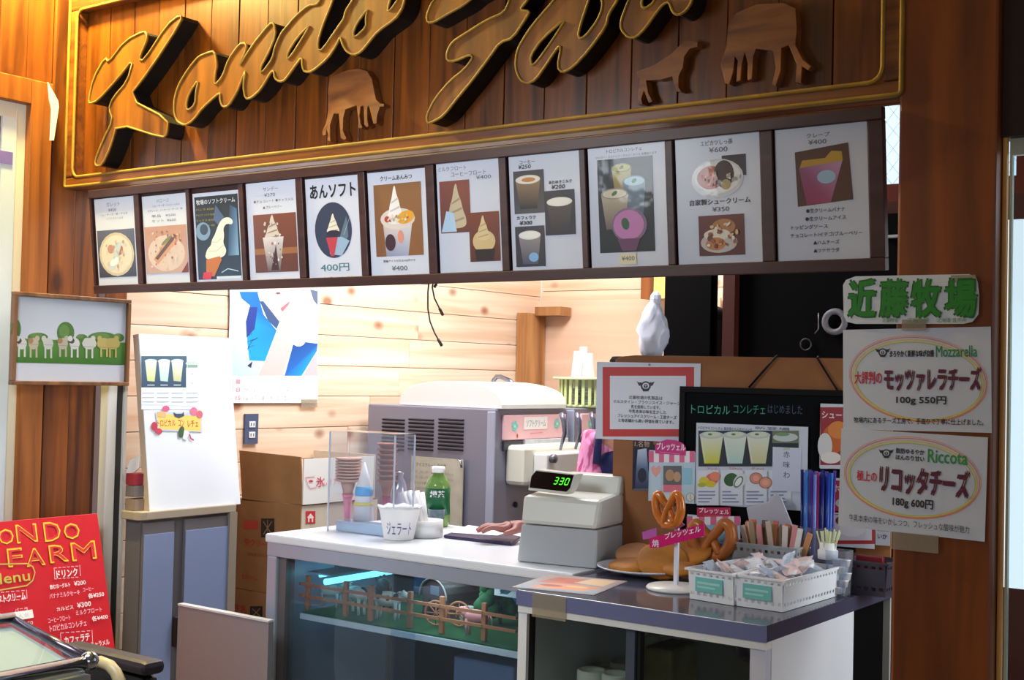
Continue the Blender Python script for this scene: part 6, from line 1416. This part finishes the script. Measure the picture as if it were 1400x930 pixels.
# straw/ napkin holder
q = P8(578,736); yr = q.y+.035; rH = (P(600,720,Y=yr).x-P(560,720,Y=yr).x)/2; xH = (P(600,720,Y=yr).x+P(560,720,Y=yr).x)/2; hH = P(580,711,Y=yr).z-CZ
nh = thing('napkin_holder', 'low white round holder with rolled white napkins', 'holder', (xH, yr, CZ+.001))
part(nh, 'ring', G().lathe([(rH,0),(rH,hH),(rH*.9,hH),(rH*.9,.004),(0,.004)], 28), mat('holder_cream', (226,226,226), .35))
for k in range(5):
    q2 = P(553+k*5.6, 671-(1 if k % 2 else -1), Y=yr)
    b0_ = (xH-.004+k*.006, yr-.012+.006*(k % 3), CZ+.006)
    t_ = (q2.x+.0, yr+.004*(k % 3), q2.z-.004)
    solo('napkin_roll', G().tube([b0_, t_], [.0085, .0095], 9), mat('cup_white2'), ('leftmost','second from left','middle','second from right','rightmost')[k]+' rolled white paper napkin leaning in the low round holder', 'napkin', M=Matrix.Translation(b0_), group='napkin rolls in the round holder', fix=False)
# green tea bottle
q = P8(600,719); zB = P(600,638,Y=q.y).z-CZ; rB = (P(614,680,Y=q.y).x-P(587,680,Y=q.y).x)/2
bt = thing('tea_bottle', 'green tea bottle with white cap standing behind the napkin holder', 'bottle', (q.x, q.y-.01, CZ+.001))
part(bt, 'bottle', G().lathe([(rB*.8,0),(rB*.98,.008),(rB,zB*.2),(rB*.94,zB*.45),(rB,zB*.66),(rB*.86,zB*.76),(rB*.5,zB*.86),(rB*.42,zB*.90),(rB*.42,zB*.92),(0,zB*.92)], 24), mat('green_tea_plastic', (150,196,110), .1, trans=.5))
part(bt, 'label', G().lathe([(rB*1.01,zB*.2),(rB*.96,zB*.45),(rB*1.01,zB*.64)], 24), mat('green_label', (20,100,60), .35), 'dark green wrap label')
part(bt, 'cap', G().lathe([(0,zB*.9),(rB*.52,zB*.9),(rB*.52,zB*1.0),(0,zB)], 18), mat('cup_white2'))
vs, fs = glyphs('緑茶', .02); g = G()
g.add([((rB*1.03)*math.cos(-.92+gx_*1.2), (rB*1.03)*math.sin(-.92+gx_*1.2), zB*.55+gy_*.024) for gx_, gy_ in vs], fs); lbp = part(bt, 'lettering', g, mat('paper_white'), 'white characters', fix=False)
# small glass with stripes
q = P8(592,735); 
solo('glass_cup', G().lathe([(.022,0),(.030,.062),(.028,.062),(.020,.003),(0,.003)], 20, (P(597,700,Y=3.36).x, 3.36, CZ+.001)), mat('striped_glass', (150,176,190), .1, trans=.6), 'small clear tumbler between napkins and tea bottle', 'glass', fix=False)
# purple pad and papers
M4 = [P8(x, y) for x, y in ((606,736),(700,747),(712,738),(640,724))]
g = G(); pts = [(p.x, p.y) for p in M4]
solo('purple_tray', G().prism([pts], lambda u, v, d: (u, v, d), CZ+.001, CZ+.011), mat('dark_purple', (50,38,76), .35), 'dark purple coin tray lying on the white counter before the register', 'tray', bevel=.004)
pts = [(p.x, p.y) for p in [P(x, y, Z=CZ+.013) for x, y in ((618,728),(680,732),(700,726),(640,718))]]
solo('receipt', G().prism([pts], lambda u, v, d: (u, v, d), CZ+.0115, CZ+.0125), mat('paper_white'), 'white slip of paper on the purple tray under the hand', 'paper')
# cash register
REG = mat('register_cream', (206,206,198), .35)
ra, rb = P8(706,768), P8(838,776)
ang = math.atan2(rb.y-ra.y, rb.x-ra.x); 
cr = thing('cash_register', 'cream cash register with angled lid beside the brown panel', 'cash register', (ra.x, ra.y+.0, CZ+.001), math.radians(8))
wR = .245; dR = .25
# ray-measured heights
zc1 = P(712,716,Y=ra.y+.02).z-CZ; zc2 = P(712,676,Y=ra.y+.05).z-CZ; zc3 = P(770,648,Y=ra.y+.15).z-CZ
part(cr, 'drawer_base', G().prism([[(0,0),(wR,0),(wR,zc1),(.012,zc1)]], lambda u, v, d: (u, d, v), 0, dR), mat('register_grey', (176,180,184), .4), bevel=.006)
body = G().hexa([(.012,-.006,zc1+.002),(wR,-.006,zc1+.002),(wR,dR,zc1+.002),(.012,dR,zc1+.002)], [(.004,.02,zc2),(wR,.02,zc2),(wR,dR,zc2+.02),(.004,dR,zc2+.02)])
part(cr, 'keyboard_body', body, REG, bevel=.012)
part(cr, 'rear_hood', G().hexa([(.03,.14,zc2+.005),(wR,.14,zc2+.005),(wR,dR,zc2+.0),(.03,dR,zc2)], [(.05,.16,zc3),(wR,.16,zc3),(wR,dR-.01,zc3),(.05,dR-.01,zc3)]), REG, bevel=.008)
# customer display pod
dd = thing
pA, pB = P(722,668,Y=ra.y+.05), P(781,672,Y=ra.y+.05)
xw = pB.x-pA.x; zp0 = P(740,671,Y=ra.y+.05).z; zp1 = P(740,645,Y=ra.y+.05).z
Md = Matrix.Translation((pA.x, ra.y+.05, zp0)) @ Matrix.Rotation(math.radians(-4), 4, 'Z')
g = G().prism([[(0,0),(xw*.02,-.002),(xw*.92,-.004),(xw,.012),(xw*1.08,zp1-zp0),(xw*.1,zp1-zp0+.004),(.004,(zp1-zp0)*.7)]], lambda u, v, d: (u, d+v*.25, v), 0, .035)
g.v = [Md @ p for p in g.v]; dsp = part(cr, 'customer_display', g, mat('register_cream'), world=True, bevel=.003)
g = G().prism([[(xw*.03,.006),(xw*.93,.004),(xw*1.0,.014),(xw*1.04,zp1-zp0-.003),(xw*.12,zp1-zp0),(xw*.03,(zp1-zp0)*.7)]], lambda u, v, d: (u, d+v*.25, v), -.0012, -.0002)
g.v = [Md @ p for p in g.v]; part(dsp, 'screen', g, mat('black_screen', (10,10,12), .1), world=True)
g = G(); segs = {'3':'abgcd','0':'abcdef'}
def digit(g, ch, x, z, w_, h_):
    sk_ = lambda zz: (zz-z)*.25; t = w_*.2
    S_ = {'a':(x,z+h_,x+w_,z+h_),'b':(x+w_,z+h_/2,x+w_,z+h_),'c':(x+w_,z,x+w_,z+h_/2),'d':(x,z,x+w_,z),'e':(x,z,x,z+h_/2),'f':(x,z+h_/2,x,z+h_),'g':(x,z+h_/2,x+w_,z+h_/2)}
    for s_ in segs[ch]:
        x0_, z0_, x1_, z1_ = S_[s_]
        if z0_ == z1_: q_ = [(x0_+t*.3,z0_-t/2),(x1_-t*.3,z0_-t/2),(x1_-t*.3,z0_+t/2),(x0_+t*.3,z0_+t/2)]
        else: q_ = [(x0_-t/2,z0_+t*.3),(x0_+t/2,z0_+t*.3),(x0_+t/2,z1_-t*.3),(x0_-t/2,z1_-t*.3)]
        g.add([Md @ Vector((u+sk_(v)*1.2, v*.25-.002, v)) for u, v in q_], [(0,1,2,3)])
for k, ch in enumerate('330'): digit(g, ch, xw*(.60+.13*k), (zp1-zp0)*.42, xw*.075, (zp1-zp0)*.33)
part(dsp, 'digits', g, mat('green_led', (60,255,30), .5, emit=(70,255,20), es=1.6), 'glowing green figures 330', world=True, fix=False)
q = P(808,655,Y=ra.y+.2)
solo('receipt_curl', G().prism([[(P(x,y,Y=3.3).x, P(x,y,Y=3.3).z) for x, y in ((815,656),(822,651),(829,652),(822,659))]], lambda u, v, d: (u, d, v), 3.298, 3.302), mat('paper_white'), 'white paper slip sticking up behind the register', 'paper')

# ================================================================ notices on the cedar column
CYF = 2.4985
M, w, h = facing(1155, 1358, 449, 588, Y=CYF); 
def quadsheet(name, lab, cat, corners, Y, col, group=None):
    """flat sheet on plane Y with its four photographed corners (TL,TR,BR,BL)"""
    p = [P(x, y, Y=Y) for x, y in corners]
    o = p[3]; U = Vector((p[2].x-o.x, 0, p[2].z-o.z)).normalized(); V = Vector((-U.z, 0, U.x))
    M = frame((o.x, Y, o.z), U, V)
    w = ((p[2]-p[3]).length+(p[1]-p[0]).length)/2; h = ((p[0]-p[3]).length+(p[1]-p[2]).length)/2
    return sheet(name, lab, cat, M, w, h, col, group=group, rough=.4), M
def rings(A, cx, cy, rx, ry, rot):
    for k, (c_, e_) in enumerate((((226,110,80),0),((226,196,60),3),((176,196,90),6),((236,160,130),-2),((240,214,120),4.5))):
        A.line([(cx+(rx-e_)*math.cos(a_)*math.cos(rot)-(ry-e_*.8)*math.sin(a_)*math.sin(rot), cy+e_*.3+(rx-e_)*math.cos(a_)*math.sin(rot)+(ry-e_*.8)*math.sin(a_)*math.cos(rot)) for a_ in [i*math.pi/24 for i in range(48)]], .0014, c_, closed=True)
PW = (206,212,228)
MAR = (96,30,60)
n1, M = quadsheet('cheese_notice', 'white notice with rainbow ring and mozzarella heading, upper of the two on the column', 'notice', ((1154,449),(1358,449),(1354,592),(1153,587)), CYF, PW, 'cheese notices on the column')
A = Art(M); rings(A, 1256, 519, 93, 57, .12)
emblem(A, 1207, 482, 6, bg=PW); A.text('まろやかく新鮮な味が自慢', 1217, 479, 1277, 488, (40,36,50), .03); A.text('Mozzarella', 1280, 473, 1336, 488, (40,140,90), .015)
A.text('大評判の', 1169, 508, 1206, 525, (196,40,66), .02); A.text('モッツァレラチーズ', 1210, 503, 1341, 534, MAR, .045)
A.text('100g 550円', 1226, 542, 1294, 554, (50,44,54), .03); A.text('牧場内にあるチーズ工房で、手造りで丁寧に仕上げました。', 1168, 572, 1345, 580, (50,46,60), .02)
A.done(n1, m=INK)
n2, M = quadsheet('cheese_notice', 'white notice with yellow ring and ricotta heading, lower of the two on the column', 'notice', ((1152,590),(1353,594),(1346,741),(1146,719)), CYF-.0012, PW, 'cheese notices on the column')
A = Art(M); rings(A, 1248, 654, 92, 54, .12)
emblem(A, 1212, 620, 6, bg=PW); A.text('脂肪ゆるやか', 1225, 614, 1264, 621, (50,44,60), .03); A.text('ほんのり甘い', 1225, 623, 1264, 630, (50,44,60), .03); A.text('Riccota', 1269, 616, 1323, 634, (50,150,80), .02)
A.text('極上の', 1172, 644, 1199, 658, (206,44,70), .02); A.text('リコッタチーズ', 1204, 640, 1325, 677, MAR, .045)
A.text('180g 600円', 1221, 682, 1276, 696, (50,44,54), .03); A.text('牛乳本来の味をいかしつつ、フレッシュな酸味が魅力', 1161, 711, 1326, 721, (50,46,60), .0)
A.done(n2, m=INK)
# green shop sign with rounded corners
cs = [(1153,390),(1157,383),(1170,378),(1325,375),(1334,378),(1337,386),(1339,404),(1338,430),(1330,440),(1318,443),(1170,443),(1158,440),(1154,432)]
pts = [(P(x,y,Y=CYF-.002).x, P(x,y,Y=CYF-.002).z) for x, y in cs]
gs = solo('shop_name_sign', G().prism([pts], lambda u, v, d: (u, d, v), CYF-.004, CYF-.001), mat('sign_white', (214,220,230), .35), 'rounded white sign with four big green characters above the cheese notices', 'sign')
A = Art(frame((pts[0][0], CYF-.0042, pts[10][1]), (1,0,0), (0,0,1)))
for k, (ch, x0_, x1_) in enumerate((('近',1161,1197),('藤',1204,1241),('牧',1247,1286),('場',1293,1335))):
    A.text(ch, x0_, 383 if k < 3 else 382, x1_, 433, (10,90,26), .055); A.text(ch, x0_+1, 384, x1_-1, 432, (30,130,32), .03)
for x0_, x1_ in ((1207,1228),(1241,1270),(1281,1322)): A.text('近藤牧場' if x0_ != 1281 else '北海道 直売所', x0_, 435, x1_, 441, (120,150,120), .01)
loc = gs.matrix_world.translation.copy()
A.v = [A.M @ p for p in A.v]; part(gs, 'lettering', A, INK, world=True, fix=False, ink=True)
for (a_, lab) in (((1233,437,1266,452),'clear tape joining the green shop sign and the upper cheese notice'),((1219,730,1283,754),'wide clear tape under the lower cheese notice'),((1300,376,1334,386),'clear tape on the upper edge of the green shop sign')):
    M, w, h = facing(a_[0], a_[2], a_[1], a_[3], Y=CYF-.0055)
    sheet('tape_strip', lab, 'tape', M, w, h, th=.0006, m=TAPE)

# ================================================================ foreground left: glass case and bin
corner = P(122, 905, Z=.86)
gx_, gy_ = corner.x, corner.y
gc = thing('glass_showcase', 'chrome-edged glass showcase in the near left corner', 'showcase', (gx_, gy_, 0))
up = P(18, 848, Y=gy_)   # sloping glass rises away to the left
y_near = gy_-.8
slope_top = (up.x, up.z)
part(gc, 'front_rail', G().tube([(gx_, gy_, .86), (gx_, y_near, .86)], .014, 12), CHROME, world=True)
part(gc, 'end_rail', G().tube([(gx_, gy_, .862), (up.x, gy_, up.z)], .010, 10), mat('dark_chrome', (110,100,120), .2, metal=.8), world=True)
part(gc, 'corner_knob', G().ball((gx_, gy_, .862), .019, n=16, m=10), CHROME, world=True)
part(gc, 'sloping_glass', G().hexa([(gx_-.004,gy_-.01,.862),(gx_-.004,y_near,.862),(gx_-.006,y_near,.857),(gx_-.006,gy_-.01,.857)], [(up.x,gy_-.01,up.z+.003),(up.x,y_near,up.z+.003),(up.x,y_near,up.z-.002),(up.x,gy_-.01,up.z-.002)]), clear('case_glass'), world=True)
part(gc, 'top_plate', G().box(up.x-.25, y_near, up.z-.004, up.x, gy_, up.z+.008), mat('white_top_plate', (216,220,226), .2), world=True, bevel=.002)
part(gc, 'top_rail', G().tube([(up.x, gy_, up.z+.006), (up.x, y_near, up.z+.006)], .011, 10), CHROME, world=True)
part(gc, 'inner_tray', G().hexa([(gx_-.016,gy_-.014,.70),(gx_-.016,y_near,.70),(up.x,y_near,.70),(up.x,gy_-.014,.70)], [(gx_-.016,gy_-.006,.846),(gx_-.016,y_near,.846),(up.x,y_near,up.z-.012),(up.x,gy_-.006,up.z-.012)]), mat('cream_tray', (222,216,198), .4), world=True)
part(gc, 'front_panel', G().box(gx_-.012, y_near, .05, gx_+.006, gy_, .835), mat('pale_panel', (176,180,180), .35), world=True)
part(gc, 'end_panel', G().box(up.x-.25, gy_-.012, .05, gx_-.013, gy_, .84), mat('pale_panel'), world=True)
bq = P(40,880,X=(gx_+up.x)/2)
g = G().box(-.03,-.1,0,.03,.1,.004)
# black bin with curved beige handle
b0 = P(104, 884, Y=gy_+.10); b1_ = P(198, 908, Y=gy_+.10)
zb_ = (b0.z+b1_.z)/2
bn = thing('black_bin', 'black lidded bin with curved beige handle beside the glass showcase', 'bin', ((b0.x+b1_.x)/2, gy_+.2, 0))
part(bn, 'body', G().box(b0.x-.05, gy_+.105, 0, b1_.x-.006, gy_+.15, zb_-.03), mat('black_plastic', (26,26,32), .4), world=True, bevel=.02)
part(bn, 'lid', G().box(b0.x-.06, gy_+.10, zb_-.03, b1_.x, gy_+.155, zb_), mat('dark_plum_plastic', (46,40,50), .45), world=True, bevel=.012)
part(bn, 'handle', G().tube([P(x, y, Y=gy_+.07) for x, y in ((124,906),(138,905),(150,910),(158,919),(164,932),(168,950))], .012, 10), mat('beige_hose', (196,180,140), .35), world=True)
# ================================================================ the clerk
def skin_mesh(pts, edges, radii, m_, name, parent, sub=2, label=None, root=0):
    me = bpy.data.meshes.new(name); me.from_pydata([tuple(p) for p in pts], edges, []); me.update()
    o = bpy.data.objects.new(name, me); COL.objects.link(o)
    sk = o.modifiers.new('skin', 'SKIN'); 
    for i, v in enumerate(me.skin_vertices[0].data):
        r_ = radii[i]; v.radius = r_ if isinstance(r_, tuple) else (r_, r_); v.use_root = (i == root)
    sk.use_smooth_shade = True
    s = o.modifiers.new('sub', 'SUBSURF'); s.levels = sub; s.render_levels = sub
    dg = bpy.context.evaluated_depsgraph_get(); me2 = bpy.data.meshes.new_from_object(o.evaluated_get(dg))
    o.modifiers.clear(); o.data = me2; me2.name = name; me2.materials.clear(); me2.materials.append(m_)
    for p_ in me2.polygons: p_.use_smooth = True
    if parent is not None:
        inv = wm(parent).inverted(); me2.transform(inv); o.parent = parent
    if label: o['label'] = label
    return o
SKINM = mat('skin', (206,150,128), .5, sss=.05)
px0_, py0_ = -2.19, 3.80
pers = thing('person', 'person in pink checked shirt and navy apron behind the register, reaching to the tray', 'person', (px0_, py0_, 0))
hand = P(672, 729, Z=CZ+.03); wrist = P(712, 722, Z=CZ+.045)
elb = P(806, 668, Y=3.66)
B = {}
def V3(x, y, z): return Vector((x, y, z))
pts = [V3(px0_,py0_,.86), V3(px0_,py0_-.01,1.0), V3(px0_,py0_-.04,1.15), V3(px0_,py0_-.07,1.245), V3(px0_,py0_-.10,1.31), V3(px0_,py0_-.12,1.37), V3(px0_,py0_-.125,1.425),   # 0 pelvis..6 head
       V3(px0_-.155,py0_-.07,1.225), elb, wrist+V3(.02,.01,.005), wrist,              # 7 shoulder,8 elbow,9,10 wrist (viewer-left arm)
       V3(px0_+.155,py0_-.06,1.225), V3(px0_+.22,py0_-.04,1.0), V3(px0_+.16,py0_-.2,.93), V3(px0_+.13,py0_-.24,.925),
       V3(px0_-.09,py0_,.78), V3(px0_-.095,py0_-.02,.45), V3(px0_-.095,py0_+.01,.08), V3(px0_-.095,py0_-.12,.035),
       V3(px0_+.09,py0_,.78), V3(px0_+.095,py0_-.02,.45), V3(px0_+.095,py0_+.01,.08), V3(px0_+.095,py0_-.12,.035)]
ed = [(0,1),(1,2),(2,3),(3,4),(4,5),(5,6),(3,7),(7,8),(8,9),(9,10),(3,11),(11,12),(12,13),(13,14),(0,15),(15,16),(16,17),(17,18),(0,19),(19,20),(20,21),(21,22)]
ra_ = [(.13,.10),(.115,.085),(.13,.09),(.12,.08),.045,.065,.075,.055,.040,.028,.026,.055,.042,.028,.024,.085,.058,.038,.032,.085,.058,.038,.032]
skin_mesh(pts, ed, ra_, SKINM, 'body', pers, root=0)
# sleeves, shirt, apron, hair
CHK = bpy.data.materials.new('pink_check'); CHK.use_nodes = True
nt = CHK.node_tree; b_ = nt.nodes['Principled BSDF']; tc = nt.nodes.new('ShaderNodeTexCoord'); ck = nt.nodes.new('ShaderNodeTexNoise')
mp = nt.nodes.new('ShaderNodeMapping'); mp.inputs['Scale'].default_value = (60, 8, 20); mp.inputs['Rotation'].default_value = (0, .6, .3)
nt.links.new(tc.outputs['Object'], mp.inputs[0]); nt.links.new(mp.outputs[0], ck.inputs['Vector']); ck.inputs['Scale'].default_value = 1
cr_ = nt.nodes.new('ShaderNodeValToRGB'); cr_.color_ramp.elements[0].position = .42; cr_.color_ramp.elements[1].position = .55
cr_.color_ramp.elements[0].color = lin((176,70,120)); cr_.color_ramp.elements[1].color = lin((236,150,196))
nt.links.new(ck.outputs['Fac'], cr_.inputs[0]); nt.links.new(cr_.outputs[0], b_.inputs['Base Color']); b_.inputs['Roughness'].default_value = .8
sh_ = pts[7]; mid = sh_.lerp(elb, .5); fore = elb.lerp(wrist, .35)
skin_mesh([pts[0]+V3(0,0,.02), pts[1], pts[2], pts[3]+V3(0,0,.01), sh_, mid, elb, fore, pts[11], pts[11].lerp(pts[12],.6), pts[12]], [(0,1),(1,2),(2,3),(3,4),(4,5),(5,6),(6,7),(3,8),(8,9),(9,10)],
          [(.145,.115),(.13,.10),(.145,.105),(.13,.09),.075,.064,.062,.045,.072,.062,.058], CHK, 'shirt', pers, label='pink checked shirt')
NAVY = mat('navy_cloth', (28,34,84), .8)
skin_mesh([pts[0]+V3(0,-.05,-.25), pts[0]+V3(0,-.045,0), pts[1]+V3(0,-.045,0), pts[2]+V3(-.02,-.05,0), pts[3]+V3(-.02,-.045,-.02)], [(0,1),(1,2),(2,3),(3,4)], [(.19,.10),(.165,.09),(.15,.08),(.14,.075),(.12,.06)], NAVY, 'apron', pers, label='navy apron bib')
part(pers, 'apron_strap', G().tube([(px0_-.10,py0_-.165,1.16), (px0_-.105,py0_-.15,1.25), (px0_-.07,py0_-.06,1.31), (px0_-.03,py0_+.01,1.30)], .014, 8), NAVY, world=True)
hc = pts[6]+V3(0,0,-.02)
part(pers, 'hair', G().ball((hc.x, hc.y+.022, hc.z+.022), .087, .088, .088, 20, 12).ball((hc.x, hc.y+.055, hc.z-.05), .065, .045, .06), mat('black_hair', (26,20,20), .5), world=True, fix=False)
part(pers, 'nose', G().ball((hc.x, hc.y-.082, hc.z-.012), .012, .015, .018, 10, 8), SKINM, world=True, fix=False)
for s_ in (-1, 1):
    e = part(pers, 'eye', G().ball((hc.x+s_*.028, hc.y-.072, hc.z+.010), .011, .008, .006, 10, 6), mat('eye_white', (230,228,222), .3), world=True, fix=False)
    part(e, 'iris', G().ball((hc.x+s_*.028, hc.y-.079, hc.z+.010), .005, .003, .005, 8, 6), mat('dark_iris', (30,20,16), .2), world=True, fix=False)
    part(pers, 'ear', G().ball((hc.x+s_*.078, hc.y+.0, hc.z-.004), .008, .018, .026, 10, 6), SKINM, world=True, fix=False)
part(pers, 'mouth', G().ball((hc.x, hc.y-.074, hc.z-.045), .020, .008, .005, 12, 6), mat('lips', (170,84,84), .4), world=True, fix=False)
for s_ in (-1, 1): part(pers, 'shoe', G().ball((px0_+s_*.095, py0_-.06, .04), .048, .13, .04, 14, 8), mat('black_rubber'), world=True, fix=False)
# viewer-side hand: palm and five fingers, flat over the tray, pointing left
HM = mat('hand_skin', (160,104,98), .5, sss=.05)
dirv = (hand-wrist); dirv.z = 0; dirv.normalize(); side = Vector((dirv.y, -dirv.x, 0)); 
if side.y > 0: side = -side          # side points towards the viewer
zt_ = CZ+.034
W0 = Vector((wrist.x, wrist.y, zt_+.014))
palm0 = W0+dirv*.02; palm1 = W0+dirv*.075
def hp(a_, b_, z_): return W0+dirv*a_+side*b_+Vector((0,0,z_))
hp_pts = [hp(-.02,0,.004), hp(.015,0,.002), hp(.045,.0,.0), hp(.072,.0,-.002), hp(.045,.024,-.002), hp(.045,-.024,-.002), hp(.072,.026,-.003), hp(.072,-.026,-.003)]
hp_ed = [(0,1),(1,2),(2,3),(2,4),(2,5),(4,6),(5,7)]
hp_r = [.022,.024,.018,.014,.014,.014,.012,.012]
fing = [(.030,.052,.11),(.011,.062,.13),(-.009,.058,.12),(-.028,.046,.10)]
for k, (b_, ln, _) in enumerate(fing):
    base_i = len(hp_pts); sp_ = (b_)*.18
    root = {0:6,1:3,2:3,3:7}[k]
    hp_pts += [hp(.082, b_, .001), hp(.082+ln*.42, b_+sp_*.5, .003), hp(.082+ln*.75, b_+sp_*.8, -.004), hp(.082+ln, b_+sp_, -.012)]
    hp_ed += [(root, base_i), (base_i, base_i+1), (base_i+1, base_i+2), (base_i+2, base_i+3)]; hp_r += [.0095,.0088,.008,.0066]
bi = len(hp_pts)
hp_pts += [hp(.028,.036,-.006), hp(.050,.052,-.010), hp(.070,.058,-.014)]; hp_ed += [(1,bi),(bi,bi+1),(bi+1,bi+2)]; hp_r += [.012,.010,.0075]
skin_mesh(hp_pts, hp_ed, hp_r, HM, 'hand', pers, root=1)
# the other hand rests on the counter edge
W0 = pts[14]+V3(0,-.0,.012); dirv = Vector((-.2,-1,0)).normalized(); side = Vector((1,-.2,0)).normalized()
hp_pts = [hp(-.02,0,0), hp(.01,0,0), hp(.04,0,0), hp(.062,0,0), hp(.04,.022,0), hp(.04,-.022,0), hp(.062,.024,0), hp(.062,-.024,0)]
hp_ed = [(0,1),(1,2),(2,3),(2,4),(2,5),(4,6),(5,7)]; hp_r = [.02,.02,.016,.013,.013,.013,.012,.012]
for k, (b_, ln, _) in enumerate(fing):
    base_i = len(hp_pts); root = {0:6,1:3,2:3,3:7}[k]
    hp_pts += [hp(.07, b_, 0), hp(.07+ln*.45, b_*1.1, .0), hp(.07+ln*.9, b_*1.15, -.006)]; hp_ed += [(root, base_i), (base_i, base_i+1), (base_i+1, base_i+2)]; hp_r += [.009,.0085,.007]
bi = len(hp_pts); hp_pts += [hp(.025,-.036,0), hp(.045,-.052,-.003), hp(.062,-.058,-.006)]; hp_ed += [(1,bi),(bi,bi+1),(bi+1,bi+2)]; hp_r += [.012,.010,.0075]
skin_mesh(hp_pts, hp_ed, hp_r, SKINM, 'hand', pers, root=1)
